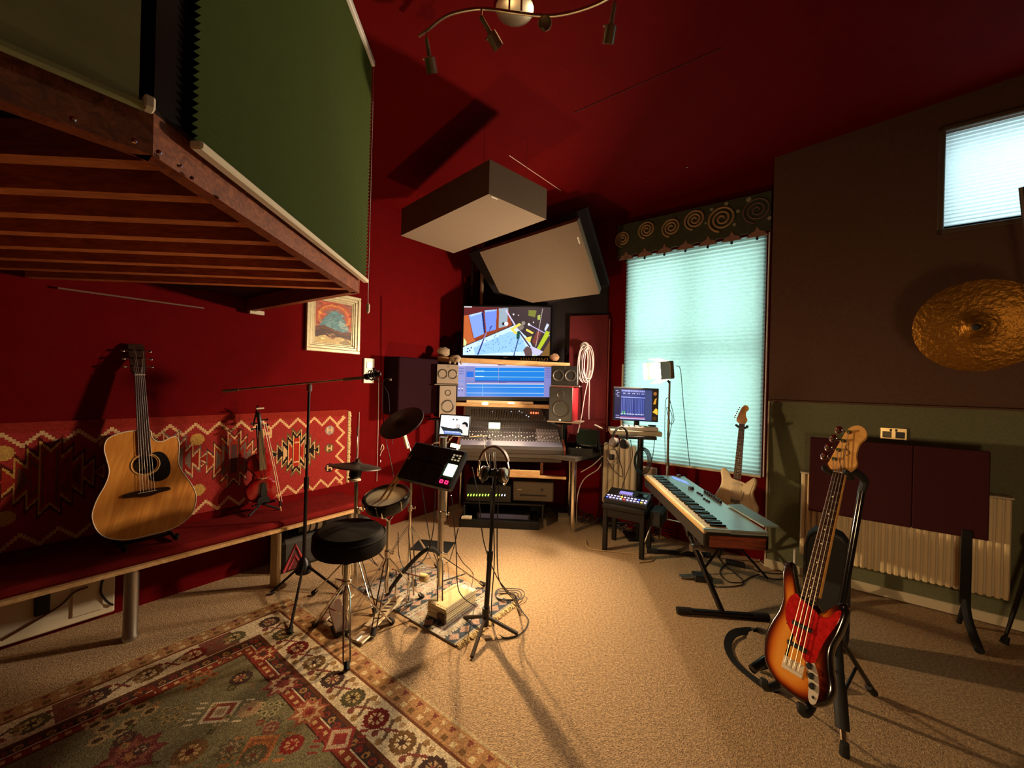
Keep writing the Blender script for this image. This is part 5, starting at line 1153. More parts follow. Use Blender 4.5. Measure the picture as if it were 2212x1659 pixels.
# console
def console():
    x0, x1 = D(986, 960, 4.16).x, D(1222, 960, 4.16).x; ya, yb = 4.16, 4.70
    t = thing('mixing_console', 'large grey mixing console full of faders on the desk', 'mixing desk', V(((x0 + x1) / 2, 4.45, .81)))
    prof = [(ya, .815), (ya - .01, .86), (ya + .005, .885), (yb, 1.115), (yb + .03, 1.29), (yb + .09, 1.30), (yb + .1, .815)]
    M = frame(V((x0, 0, 0)), V((0, 1, 0)), Z, V((1, 0, 0)))
    MB().prism(prof, .02, x1 - x0 - .02, M).build('chassis', mat('console_grey', (74, 68, 66), .45), t)
    for s_ in (0, x1 - x0 - .02): MB().prism([(a - .004 if i < 3 else a, b + (.006 if 1 < i < 6 else 0)) for i, (a, b) in enumerate(prof)], s_, s_ + .02, M).build('end_cheek', mat('cherry_cheek', (122, 58, 40), .4), t, 'reddish end cheek')
    u = V((0, yb - ya - .005, .23)).normalized(); n = V((1, 0, 0)).cross(u); MS_ = frame(V((x0, ya + .005, .885)), V((1, 0, 0)), u, n); W = x1 - x0; H = .54
    MB().box((W / 2, .055, .003), (W - .06, .10, .006), MS_, .002).build('arm_rest', mat('console_blue_grey', (112, 110, 128), .4), t)
    for i, (a, b) in enumerate(((.05, .34), (.36, .62), (.64, .80), (.82, 1.06))):
        MB().box(((a + b) / 2 * W / 1.1, .255, .003), ((b - a) * W / 1.1, .26, .006), MS_, .002).build('fader_panel', mat('console_dark', (44, 40, 42), .4) if i < 3 else mat('console_light', (120, 112, 116), .4), t)
    caps = MB(); slots = MB(); kn = MB(); bt = MB()
    for k in range(34):
        x = .05 + (W - .10) * k / 33
        slots.box((x, .20, .0065), (.003, .10, .002), MS_); caps.box((x, .17 + .05 * ((k * 37) % 7) / 7, .011), (.011, .024, .012), MS_, .003)
        bt.box((x, .115, .006), (.010, .012, .008), MS_, .002); bt.box((x, .285, .006), (.010, .010, .008), MS_, .002)
        for r in range(4): kn.lathe([(.006, 0), (.005, .012), (.0001, .013)], MS_ @ T(x, .33 + r * .045, .0), 8)
    slots.build('fader_slots', M_BLACK, t, None, 'stuff'); caps.build('fader_caps', mat('fader_cap', (190, 184, 186), .4), t, 'pale fader caps', 'stuff'); bt.build('channel_buttons', mat('button_grey', (176, 170, 180), .4), t, None, 'stuff'); kn.build('rotary_knobs', mat('knob_dark', (58, 52, 50), .4), t, None, 'stuff')
    mb = MB()
    for k in range(30): mb.box((.10 + (W - .32) * k / 29, .56, .02), (.012, .006, .13), MS_ @ T(0, .02, .05))
    mb.build('meter_bridge_fins', mat('meter_fin', (74, 62, 52), .5), t, None, 'stuff')
    o = D(1068, 920, 4.52); MB().box((0, 0, 0), (.145, .012, .085), T(o) @ R(-25, 'X'), .003).build('screen_bezel', M_BLACK, t)
    MB().box((0, -.008, 0), (.13, .006, .072), T(o) @ R(-25, 'X'), .001).build('screen', mat('console_screen', (235, 250, 200), .3, es=1.6, ec=(235, 250, 190)), t)
    MB().box((0, 0, 0), (.10, .006, .022), T(D(1154, 892, 4.66)), .002).build('led_readout', mat('orange_led', (255, 110, 70), .3, es=2.2, ec=(255, 100, 60)), t, 'glowing orange read-out')
    led = MB()
    for px, py in ((1122, 888), (1128, 891), (1137, 897), (1142, 900), (1104, 889), (1065, 889)): led.ball(D(px, py, 4.68), .006, n=6)
    led.build('indicator_lights', mat('cool_led', (220, 235, 255), .3, es=2, ec=(200, 225, 255)), t, None, 'stuff')
console()
q = D(1056, 948, 4.22); m = thing('computer_mouse', 'dark computer mouse lying on the front of the console', 'mouse', q)
MB().ball(q + Z * .01, .05, (.62, 1, .34), 16).build('shell', mat('mouse_grey', (58, 54, 54), .35), m); MB().ball(q + V((0, -.03, .026)), .006, (.6, 1.4, 1), 8).build('wheel', M_STEEL, m)
MB().tube([D(1014, 944, 4.25), D(1050, 941, 4.27)], .004, 8).single('pen', 'pale pen lying on the console left of the mouse', 'pen', mat('gold_pen', (224, 196, 140), .3))
cable('mouse_cable', 'thin cable falling from the mouse over the front of the console', [(1046, 950, 4.18), (1047, 962, 4.12), (1050, 990, 4.1), (1060, 1015, 4.1), (1075, 1022, 4.1)], .003, M_WCABLE)
# wide monitor with waveform editor
def daw():
    y = 4.52; o = D(988, 857, y); x = D(1190, 858, y) - o; w = x.length; x.normalize(); h = 74 / FPX * y; M = frame(o, x, Z, x.cross(Z))
    t = thing('wide_monitor', 'wide monitor with blue waveform tracks under the pine shelf', 'monitor', o + x * w / 2)
    MB().box((w / 2, h / 2 - .02, -.03), (w + .02, h + .06, .05), M, .006).build('casing', M_BLACK, t)
    cv = Cv(208, 76, (126, 132, 196)); lo_, hi = (16, 128, 224), (40, 150, 240)
    cv.rect(0, 0, 208, 8, (222, 218, 248)); cv.rect(88, 2, 106, 6, (40, 36, 110)); cv.rect(168, 4, 178, 6, (120, 116, 180)); cv.rect(20, 3, 60, 4, (190, 188, 232))
    cv.rect(0, 8, 16, 76, (150, 150, 206)); cv.rect(17, 8, 37, 38, (134, 138, 200)); cv.rect(19, 20, 35, 32, (30, 110, 220))
    for y0_, c in ((11, (188, 186, 222)), (46, (200, 196, 226))): cv.rect(38, y0_ - 2, 192, y0_, c)
    cv.rect(38, 11, 192, 40, lo_)
    for y_ in (19, 31):
        cv.rect(38, y_, 192, y_ + 1.2, (170, 226, 232)); cv.rect(38, y_ - .5, 58, y_ + 1.5, (200, 236, 240))
    cv.rect(90, 11, 91, 40, (160, 150, 190)); cv.rect(38, 40, 192, 42, (24, 28, 130)); cv.rect(16, 42, 208, 46, (120, 126, 196)); cv.rect(92, 43, 108, 44.5, (60, 60, 150))
    cv.rect(20, 46, 192, 48, (214, 206, 216)); cv.rect(20, 48, 192, 74, lo_)
    for y_ in (54, 67): cv.rect(20, y_, 192, y_ + 1.2, (188, 220, 236))
    cv.rect(55, 48, 56, 74, (120, 190, 240)); cv.rect(193, 8, 208, 76, (128, 130, 196))
    for k in range(6): cv.rect(195, 12 + k * 4, 206, 13.5 + k * 4, (80, 82, 160))
    for k in range(3): cv.rect(2, 12 + k * 6, 13, 14 + k * 6, (110, 112, 180))
    for x_ in (2, 9): cv.rect(x_, 40, x_ + 4, 43, (92, 150, 226)); cv.rect(x_, 52, x_ + 3, 64, (108, 108, 172)); cv.rect(x_, 56, x_ + 3, 59, (232, 230, 246))
    print_mesh('screen', cv, M @ T(0, 0, .001), w, h, mat('daw_screen', attr=True, es=.85, rough=.3), t)
    MB().box((w / 2, -.075, -.04), (.5, .03, .12), M, .006).build('stand_foot', M_BLACK, t)
    MB().box((w / 2, -.05, -.05), (.12, .10, .04), M, .006).build('stand_neck', M_BLACK, t)
daw()
def tv():
    y = 4.60; o = D(1000, 767, y); x = D(1187, 769, y) - o; w = x.length; x.normalize(); h = 105 / FPX * y; M = frame(o, x, Z, x.cross(Z)) @ R(0, 'X')
    t = thing('wall_television', 'television on the pine shelf showing an overhead view of a music room', 'television', o + x * w / 2)
    MB().box((w / 2, h / 2 - .012, -.03), (w + .05, h + .075, .055), M, .008).build('casing', mat('piano_black', (14, 13, 15), .12), t)
    cv = Cv(220, 124, (66, 52, 52)); s_ = 1 / 10.05
    def P(*q): return [((a - 195) * 220 / 1880, (b - 215) * 124 / 1080) for a, b in q]
    cv.poly(P((195, 215), (1150, 240), (1240, 620), (195, 1100)), (146, 62, 34)); cv.poly(P((195, 215), (1100, 230), (900, 300), (195, 420)), (96, 36, 36)); cv.poly(P((195, 420), (290, 400), (400, 900), (460, 980), (195, 1090)), (190, 96, 50))
    cv.poly(P((195, 1120), (1300, 620), (1500, 700), (1800, 1295), (195, 1295)), (196, 222, 246)); cv.poly(P((420, 1130), (1200, 760), (1420, 820), (1560, 1100), (1540, 1200), (900, 1240), (460, 1290)), (150, 196, 230))
    for q, c in ((((300, 405), (575, 330), (640, 820), (425, 920)), (130, 160, 232)), (((640, 300), (905, 270), (895, 720), (690, 780)), (112, 140, 226)), (((950, 250), (1150, 240), (1140, 640), (960, 690)), (150, 166, 178))): cv.poly(P(*q), c)
    cv.poly(P((300, 405), (575, 330), (620, 350), (350, 440)), (176, 204, 246)); cv.poly(P((640, 300), (905, 270), (905, 300), (650, 340)), (160, 190, 244)); cv.poly(P((575, 340), (620, 345), (670, 780), (640, 820)), (30, 40, 96))
    cv.poly(P((1160, 240), (2075, 240), (2075, 1300), (1690, 1000), (1300, 620)), (62, 48, 50)); cv.poly(P((1690, 980), (1790, 740), (1890, 760), (1780, 1080)), (120, 60, 52)); cv.poly(P((1880, 1300), (2075, 950), (2075, 1300)), (120, 86, 44))
    def Ln(a, b, w, c): (x0, y0), (x1, y1) = P(a, b); cv.line(x0, y0, x1, y1, w, c)
    Ln((1900, 250), (1770, 1090), 1.2, (196, 180, 176)); Ln((1110, 300), (1400, 760), 3.4, (206, 196, 240)); Ln((1400, 760), (1640, 1090), 4, (70, 56, 74)); Ln((1380, 790), (1380, 900), 8, (26, 76, 60)); Ln((1400, 880), (1300, 1295), 2.6, (40, 62, 120))
    Ln((1610, 600), (2060, 840), 2.4, (190, 176, 226)); Ln((520, 1270), (640, 930), 3.2, (34, 36, 120)); Ln((640, 930), (690, 800), 3, (130, 120, 170)); Ln((740, 770), (810, 640), 1.6, (60, 64, 140)); Ln((800, 650), (770, 690), 3, (60, 64, 140))
    cv.poly(P((1720, 1290), (1990, 740), (2065, 760), (2040, 860), (1790, 1295)), (176, 190, 44)); cv.poly(P((1600, 280), (1770, 290), (1740, 440), (1590, 400)), (120, 122, 52)); cv.poly(P((1790, 400), (1850, 380), (1850, 490), (1800, 500)), (170, 180, 84))
    for a, b, r, c in ((1440, 660, 7, (128, 112, 102)), (1490, 570, 5, (140, 128, 118)), (1060, 590, 4, (40, 40, 44)), (1120, 590, 5, (230, 226, 236)), (1270, 380, 2, (240, 240, 240)), (1380, 395, 1.2, (240, 230, 230)), (1710, 550, 1.4, (250, 250, 250)), (1610, 600, 3, (246, 240, 246))):
        x_, y_ = P((a, b))[0]; cv.circ(x_, y_, r, c)
    for q in (((1210, 700), (1400, 570), (1450, 600), (1260, 740)), ((1210, 700), (1260, 690), (1370, 800), (1310, 820)), ((1560, 690), (1720, 780), (1690, 810), (1550, 740)), ((1520, 900), (1680, 860), (1640, 1010), (1580, 960))): cv.poly(P(*q), (226, 206, 92))
    cv.poly(P((1950, 700), (2000, 570), (2055, 600), (1970, 760)), (196, 206, 220)); cv.poly(P((1500, 1170), (1580, 1080), (1690, 1130), (1700, 1295), (1550, 1295)), (98, 74, 72)); cv.poly(P((1650, 1060), (1930, 1200), (1850, 1290), (1720, 1280)), (196, 190, 226)); cv.poly(P((200, 900), (270, 1010), (250, 1090), (200, 1080)), (206, 226, 150))
    for _ in range(70):
        a, b = rng.uniform(450, 1500), rng.uniform(850, 1260)
        x_, y_ = P((a, b))[0]; i, j = int(np.clip(y_, 0, 123)), int(np.clip(x_, 0, 219))
        if cv.a[i, j, 2] > 200: cv.circ(x_, y_, rng.uniform(.7, 2), (110, 160, 214))
    for a, b in ((300, 1150), (340, 1190), (290, 1215), (370, 1130)): x_, y_ = P((a, b))[0]; cv.circ(x_, y_, 2, (52, 72, 150))
    cv.rect(0, 0, 20, 1.8, (250, 246, 250))
    print_mesh('screen', cv, M @ T(0, 0, .001), w, h, mat('tv_screen', attr=True, es=1.0, rough=.2), t)
    MB().box((w * .49, -.022, .0005), (.05, .006, .003), M).build('maker_badge', M_STEEL, t)
tv()
# pine shelf, lower shelf
m_, p, w, h = fbox(945, 771, 1232, 783, 4.44, .28)
t = thing('pine_shelf', 'pale pine shelf with stones carrying the television over the wide monitor', 'shelf', p - Z * .02)
y = 4.44; a = D(945, 770, y); b = D(1231, 785, y)
q0_, q1_ = D(945, 769.5, y), D(1231, 783.5, y); x = (q1_ - q0_).normalized(); M = frame(q0_, x, V((-x.y, x.x, 0)), Z); L_ = (q1_ - q0_).length
MB().box((L_ / 2, .14, -.03), (L_, .28, .055), M, .004).build('board', M_WOODL, t)
m_, p, w, h = fbox(984, 872, 1188, 880, 4.46, .22); t = thing('monitor_shelf', 'lower pine shelf between the speakers under the wide monitor', 'shelf', p)
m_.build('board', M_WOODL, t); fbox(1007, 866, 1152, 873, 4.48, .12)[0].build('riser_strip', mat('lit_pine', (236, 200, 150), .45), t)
for px, s_ in ((1048, 4.47), (1104, 4.47)): MB().ball(D(px, 872, s_), .03, (1.4, .3, .6), 10).build('puck_lamp', mat('puck_glow', (255, 226, 170), .3, es=3, ec=(255, 214, 150)), t)
# ornaments on the shelf
def stone(name, label, px, py, y, s, m, seed):
    random.seed(seed); p = D(px, py, y); mb = MB().ball(p, 1, s, 12, jit=.13); o = mb.single(name, label, 'stone', m); random.seed(7); return o
M_STN = mat('pale_stone', (164, 142, 116), .85, noise=.25, scale=30, bump=.4, bscale=60)
stone('shelf_stone', 'rough grey stone on the left end of the pine shelf', 958, 760, 4.54, (.075, .05, .058), M_STN, 3)
stone('shelf_stone', 'small brown stone on the pine shelf right of the television', 1198, 772, 4.50, (.055, .045, .045), mat('brown_stone', (150, 112, 84), .85, noise=.25, scale=30), 5)
ap = D(984, 774, 4.42); t = thing('animal_figurine', 'small stone animal figure draped over the front edge of the pine shelf', 'figurine', ap - Z * .05)
MB().ball(ap, .052, (1.25, .8, .8), 14, jit=.05).build('body', M_STN, t); MB().ball(ap + V((.03, -.05, -.02)), .032, (1, 1, .9), 12, jit=.05).build('head', M_STN, t)
for sx in (-.05, .0, .06): MB().tube([ap + V((sx, -.02, -.02)), ap + V((sx * 1.2, -.05, -.065))], [.016, .012], 8).build('leg', M_STN, t)
keys_ = MB()
for k in range(11): 
    p = D(1126 + k * 5.6, 776, 4.47); keys_.box((0, 0, 0), (.012, .01, .034), T(p) @ R(random.uniform(-30, 30), 'Y'))
    keys_.single('ornament_strip', '%s small brass tooth of the row on the pine shelf under the television' % ('leftmost second third fourth fifth middle seventh eighth ninth tenth rightmost'.split()[k]), 'ornament', M_BRASS, 'row of brass ornaments on the pine shelf'); keys_ = MB()
# speakers
def speaker(name, label, px0, py0, px1, py1, y, depth, rz, kind, body, face=None):
    p = D((px0 + px1) / 2, (py0 + py1) / 2, y); c = math.cos(math.radians(rz)); w = abs(px1 - px0) / FPX * y / c; h = abs(py1 - py0) / FPX * y
    t = thing(name, label, 'speaker', p - Z * h / 2, rz); M = T(p) @ R(rz)
    MB().box((0, depth / 2, 0), (w, depth, h), M, .008).build('cabinet', body, t)
    MB().box((0, -.002, 0), (w * .985, .008, h * .985), M, .003).build('front_baffle', face or body, t)
    Mf = M @ T(0, -.006, 0) @ R(90, 'X')
    cone = mat('speaker_cone', (104, 92, 78), .5); cone2 = mat('dust_cap', (150, 134, 110), .3); rg = mat('cone_surround', (58, 52, 48), .35)
    def drv(x, z, r, hi=True):
        d = MB().lathe([(r, 0), (r, .006), (r * .86, .008), (r * .80, .003)], Mf @ T(x, z, 0), 28, caps=False).build('driver', rg, t)
        MB().lathe([(r * .82, .003), (r * .35, -.018), (r * .28, -.012), (.0001, -.006)], Mf @ T(x, z, 0), 28, caps=False).build('cone', cone2 if hi else cone, d)
    if kind == 'v':
        drv(0, -h * .14, w * .37); drv(0, h * .28, w * .17)
        MB().box((0, -h * .46, .002), (w * .08, .012, .003), Mf).build('badge', M_STEEL, t)
    else:
        drv(-w * .23, 0, min(h * .42, w * .22), False); drv(w * .23, 0, min(h * .42, w * .22), False)
        MB().lathe([(.008, 0), (.008, .003)], Mf @ T(w * .02, h * .38, 0), 8).build('badge', M_STEEL, t)
    return t
GREYB = mat('speaker_grey', (136, 120, 104), .5); DKB = mat('speaker_black', (20, 18, 17), .45); PLUM = mat('plum_cabinet', (34, 11, 18), .9, spec=.08); RED_LIT = mat('red_lit_cabinet', (168, 32, 40), .45)
speaker('lower_speaker', 'tall grey two-way speaker at the left of the wide monitor', 950, 833, 984, 902, 4.32, .22, 26, 'v', PLUM, GREYB)
speaker('upper_speaker', 'small grey speaker on a plate at the upper left of the monitor', 945, 787, 989, 829, 4.32, .20, 22, 'h', PLUM, GREYB)
speaker('lower_speaker', 'tall black speaker with sides painted red-lit at the right of the monitor', 1187, 836, 1235, 910, 4.24, .24, -24, 'v', RED_LIT, DKB)  # red light on the black cabinet's side is put into its colour
speaker('upper_speaker', 'small black speaker on a plate at the upper right of the monitor', 1191, 790, 1247, 832, 4.26, .2, -14, 'h', DKB, DKB)
for k, (px0, px1, py, y, rz, lab) in enumerate(((938, 992, 831, 4.31, 22, 'thin plate between the two left speakers'), (1186, 1252, 834, 4.24, -16, 'thin plate between the two right speakers'), (1180, 1252, 912, 4.22, -22, 'wooden plate under the tall right speaker'))):
    m_, p, w, h = fbox(px0, py - 1.5, px1, py + 1.5, y, .26, rz=rz); m_.single('speaker_plate', lab, 'plate', M_STEEL if k < 2 else mat('pale_edge', (196, 176, 150), .5))
for k, (px, y, z1, lab) in enumerate(((1216, 4.34, .0, 'black speaker stand under the right speakers'), (944, 4.42, 0, 'black speaker stand under the left speakers'))):
    pt = D(px, 915 if k == 0 else 905, y); t = thing('speaker_stand', lab, 'stand', V((pt.x, pt.y, .81)))
    MB().cyl(V((pt.x, pt.y, .815)), pt, .026, n=14).build('pole', M_BLACKM, t); MB().box((pt.x, pt.y, .822), (.2, .2, .016), None, .004).build('base', M_BLACKM, t); MB().box((pt.x, pt.y, pt.z), (.18, .18, .012), None, .003).build('top_plate', M_BLACKM, t)
# big dark cabinet left of the left speakers
_a = lp(862, 785, ML, .26); _b = lp(945, 902, ML, .26)
MB().box(((_a[0] + _b[0]) / 2, (1.22 + 1.78) / 2, .14), (_b[0] - _a[0], .60, .24), ML, .01).single('side_cabinet', 'wide dark plum cabinet on the left wall behind the left speakers', 'cabinet', PLUM)
# under the desk
m_, p, w, h = fbox(990, 1125, 1164, 1146, 4.2, .4); t = thing('equipment_rack', 'low black equipment rack under the desk', 'rack', p - Z * h / 2)
m_.build('plinth', M_BLACK, t); fbox(1000, 1087, 1176, 1091, 4.22, .42)[0].build('shelf', M_BLACKM, t)
for px in (1002, 1172): fbox(px - 2, 1091, px + 2, 1126, 4.22, .40)[0].build('side_panel', M_BLACK, t)
fbox(1000, 1091, 1176, 1126, 4.58, .02)[0].build('back_panel', M_BLACK, t)
m_, p, w, h = fbox(1030, 1110, 1145, 1123, 4.24, .3); a_ = thing('rack_unit', 'blue-fronted rack unit on the bottom of the low rack', 'rack unit', p - Z * h / 2); m_.build('chassis', M_BLACK, a_); fbox(1034, 1111.5, 1140, 1121, 4.235, .006)[0].build('front_plate', mat('blue_plate', (84, 86, 124), .3), a_)
m_, p, w, h = fbox(1006, 1048, 1104, 1084, 4.24, .34); a_ = thing('rack_unit', 'black sound interface with a row of green lights on the rack shelf', 'rack unit', p - Z * h / 2); m_.build('chassis', M_BLACK, a_)
gl = mat('green_led', (190, 255, 80), .3, es=3, ec=(170, 240, 70))
for k in range(13):
    px = 1011 + k * 6.3 + (4 if k > 7 else 0); MB().box((0, 0, 0), (.010, .006, .022), T(D(px, 1069.5, 4.235)) @ R(18, 'Y')).build('meter_light', gl if k < 11 else mat('cool_led'), a_)
m_, p, w, h = fbox(1108, 1042, 1196, 1084, 4.26, .36, bev=.012); a_ = thing('printer', 'dark grey office printer under the desk', 'printer', p - Z * h / 2); m_.build('housing', mat('printer_grey', (88, 76, 60), .5), a_)
fbox(1123, 1069, 1180, 1072, 4.255, .006)[0].build('paper_slot', M_BLACK, a_); fbox(1168, 1055, 1174, 1062, 4.255, .006)[0].build('control_window', M_BLACK, a_); fbox(1118, 1056.5, 1127, 1058.5, 4.257, .004)[0].build('name_badge', M_STEEL, a_)
m_, p, w, h = fbox(996, 1117, 1018, 1122, 4.18, .06); m_.single('small_box', 'small cream box lying on the plinth of the low rack', 'box', M_CREAM)
# keyboard drawer
m_, p, w, h = fbox(1090, 1016, 1166, 1031, 4.12, .02); t = thing('wooden_keyboard', 'wooden framed keyboard on a pull-out tray under the desk', 'keyboard', p - Z * .03)
m_.build('front_rail', M_WOODL, t); fbox(1030, 1014, 1166, 1030, 4.34, .02)[0].build('back_rail', M_WOODL, t)
a = D(1166, 1031, 4.12); MB().box((-.33, .12, -.005), (.66, .24, .012), T(a) @ R(DR), .002).build('tray', M_WOODL, t)
km = M_WHITE
for k in range(14): MB().box((-.64 + k * .045, .11, .030), (.041, .15, .018), T(a) @ R(DR), .003).build('key', km if k in (8, 9, 2) else M_BLACK, t)
MB().prism([(0, 0), (.27, -.05), (.27, -.02), (.10, .03), (0, .07)], -.01, .012, T(a) @ R(4)).build('side_paddle', M_WOODL, t)
MB().box((.03, .16, .10), (.03, .03, .20), T(a), .002).build('hanger', mat('red_brown_post', (130, 76, 48), .5), t)
# small gear at the right end of the desk
p = D(1256, 965, 4.22); t = thing('desk_controller', 'small black controller box with white buttons at the right end of the desk', 'controller', V((p.x, p.y, .81)))
Mx = T(p.x, p.y + .05, .81) @ R(-14); MB().prism([(-.09, 0), (.09, 0), (.09, .03), (-.09, .075)], -.13, .13, Mx @ R(90) @ R(90, 'X')).build('housing', M_BLACK, t)
for k in range(5): MB().box((-.04 + .035 * (k % 3), -.03 + .05 * (k // 3), .062), (.022, .018, .012), Mx @ R(14, 'X'), .003).build('button', M_WHITE, t)
p = D(1268, 945, 4.42); t = thing('dark_screen', 'small dark screen standing at the right end of the desk by the wall', 'screen', p - Z * .1)
Mx = T(p) @ R(-26) @ R(-12, 'X'); MB().box((0, 0, 0), (.24, .014, .19), Mx, .004).build('casing', M_BLACK, t); MB().box((0, -.008, .0), (.225, .004, .17), Mx, .001).build('glass', mat('dark_glass', (20, 40, 32), .1), t); MB().box((0, .03, -.09), (.12, .08, .02), Mx, .003).build('foot', M_BLACK, t)
p0 = F(1290, 985, .81); p0 = V((.98, 4.36, .815)); t = thing('talkback_microphone', 'small black talkback microphone on a bent neck at the right end of the desk', 'microphone', p0)
MB().lathe([(.035, 0), (.035, .015), (.012, .02)], T(p0), 14).build('base', M_BLACKM, t); MB().tube(catmull([p0 + Z * .01, p0 + V((.0, 0, .12)), D(1293, 930, 4.36)], 5), .010, 8).build('neck', M_BLACKM, t); MB().tube([D(1302, 926, 4.34), D(1284, 918, 4.36)], [.012, .014], 10).build('capsule', M_STEEL, t)
cable('talkback_cable', 'black looped cable at the talkback microphone', [(1300, 924, 4.33), (1316, 930, 4.3), (1320, 948, 4.3), (1306, 962, 4.3), (1294, 955, 4.32), (1290, 935, 4.34)], .0035)
# ------------------------------------------------------------------ corner: dark trap boards, clouds, tv pole
def diag(px0, px1, py0, py1, o0, o1, thick, name, label, m, cat='panel'):
    pass
a = WL(1010, 640, .03); a.z = 0; b = WW(1312, 700, .03); b.z = 0
dd = (b - a).normalized(); nn = V((dd.y, -dd.x, 0)); Md = frame(a, dd, Z, nn); wdt = (b - a).length
struct('trim_8', MB().box((wdt / 2, 1.72, -.03), (wdt, 2.06, .06), Md, .006), mat('black_trap_fabric', (34, 26, 30), .95), 'black fabric corner trap behind the television')
qx0, qy1 = lp(1231, 682, Md, .03); qx1, qy0 = lp(1309, 905, Md, .03)
t = thing('wall_absorber', 'dark red fabric panel on the corner trap right of the television', 'acoustic panel', Md @ V(((qx0 + qx1) / 2, qy0 - .3, .03)))
MB().box(((qx0 + qx1) / 2, (qy0 + qy1) / 2 - .15, .02), (qx1 - qx0, qy1 - qy0 + .3, .035), Md, .006).build('fabric', mat('dark_red_fabric', (104, 24, 28), .9, noise=.1, scale=30), t)
MB().box((qx1 + .012, (qy0 + qy1) / 2 - .1, .02), (.014, qy1 - qy0 + .1, .03), Md, .003).build('edge_strip', mat('red_edge', (140, 60, 50), .6), t)
p0, p1 = D(1042, 515, 4.86), D(1040, 655, 4.86)
MB().cyl(V((p1.x, 4.86, p1.z - .1)), V((p1.x, 4.86, ceil_z(p1, -.02))), .024, n=14).single('television_pole', 'pale metal pole hanging behind the television up to the ceiling', 'pole', mat('pale_pole', (150, 124, 98), .4, .5))
MB().box((0, 0, 0), (.03, .02, .62), T(D(1020, 590, 4.95))).single('cable_duct', 'dark vertical cable duct left of the television pole', 'duct', mat('dark_duct', (44, 18, 24), .6))
M_ACU = mat('taupe_fabric', (134, 114, 92), .92, noise=.06, scale=60, bump=.2, bscale=300)
def tag_label(parent, M, c, s): MB().box(c, s, M, .0005).build('care_label', M_WHITE, parent, 'small white label')
h0 = 2.83; q = [F(*p, h0) for p in ((980, 547), (1180, 474), (1056, 419), (866, 509))]
up = .235; t = thing('ceiling_cloud', 'pale taupe acoustic cloud hanging under the ceiling in front of the corner', 'acoustic panel', (q[0] + q[2]) / 2)
mb = MB().add([p for p in q] + [p + Z * up for p in q], [(0, 1, 2, 3), (4, 5, 6, 7), (0, 1, 5, 4), (1, 2, 6, 5), (2, 3, 7, 6), (3, 0, 4, 7)]); mb.build('cloud_body', M_ACU, t, smooth=False)
e = (q[1] - q[2]).normalized(); f_ = (q[3] - q[2]).normalized(); Mx = frame(q[2] + e * .03 + f_ * .012 - Z * .002, e, f_, e.cross(f_)); tag_label(t, Mx, (.03, .0, 0), (.06, .012, .003))
for i in range(4):
    c = q[i].lerp((q[0] + q[2]) / 2, .25) + Z * up; MB().tube([c, V((c.x, c.y, ceil_z(c, .002)))], .0012, 5).build('hanging_wire', mat('dark_red_joint'), t)
po_ = D(1180, 580, 4.22); pn_ = V((-.30, -.72, -.62)).normalized()
q = [PL(*p, po_, pn_) for p in ((1036, 545), (1079, 632), (1150, 654), (1295, 635), (1246, 478))]
t = thing('ceiling_cloud', 'tilted taupe acoustic panel leaning out of the corner above the television', 'acoustic panel', q[2])
ex_ = -pn_ * .13; n = 5
MB().add(q + [p + ex_ for p in q], [tuple(range(n)), tuple(range(2 * n - 1, n - 1, -1))] + [(i, (i + 1) % n, n + (i + 1) % n, n + i) for i in range(n)]).build('panel_body', M_ACU, t, smooth=False)
x_ = (q[3] - q[4]).normalized(); y_ = pn_.cross(x_); Mx = frame(PL(1250, 519, po_, pn_) + pn_ * .002, x_, y_, pn_); tag_label(t, Mx, (0, 0, 0), (.07, .014, .003))
q2 = [PL(*p, po_ - pn_ * .17, pn_) for p in ((1012, 548), (1085, 660), (1150, 668), (1316, 618), (1268, 448))]
MB().add(q2 + [p - pn_ * .05 for p in q2], [tuple(range(n)), tuple(range(2 * n - 1, n - 1, -1))] + [(i, (i + 1) % n, n + (i + 1) % n, n + i) for i in range(n)]).build('backing_board', mat('black_trap_fabric'), t, 'black backing board', smooth=False)
for i in (0, 4):
    c = q[i] - pn_ * .05; MB().tube([c, V((c.x, c.y + .1, ceil_z(c + V((0, .1, 0)), .002)))], .0012, 5).build('hanging_wire', mat('dark_red_joint'), t)
# coiled white cables on a hook
hk_ = D(1264, 748, 4.44); t = thing('cable_hook', 'round white hook on the dark red panel holding coiled cables', 'hook', hk_)
MB().lathe([(.05, 0), (.05, .03), (.035, .04)], T(hk_ + V((0, .04, 0))) @ R(90, 'X'), 16).build('peg', M_WHITE, t)
for k in range(3):
    sx = (-.02, .01, .03)[k]; pts = []
    for a_ in np.linspace(0, 12.4, 60): pts.append(hk_ + V((sx + (.055 + .012 * math.sin(a_ * .5 + k)) * math.sin(a_), -.03 - .012 * k + .004 * math.cos(a_ * 2), -.20 + (.19 + .02 * math.sin(a_ * .31 + k)) * math.cos(a_))))
    MB().tube(pts, .0055, 6).single('coiled_cable', ('white cable coil hanging from the hook, leftmost loop', 'white cable coil hanging from the hook, middle loop', 'white cable coil hanging from the hook, rightmost loop')[k], 'cable', mat('lilac_white_cable', (226, 206, 206), .5), 'white cables coiled on the hook')
cable('hanging_cable', 'white cable hanging straight down from the coils to a small plug', [(1270, 770, 4.42), (1273, 830, 4.43), (1272, 880, 4.44), (1272, 906, 4.44)], .006, mat('lilac_white_cable'))
cable('hanging_cable', 'white cable falling diagonally from the coils behind the tall right speaker', [(1276, 800, 4.42), (1264, 850, 4.42), (1256, 900, 4.42), (1248, 935, 4.42)], .006, mat('lilac_white_cable'))
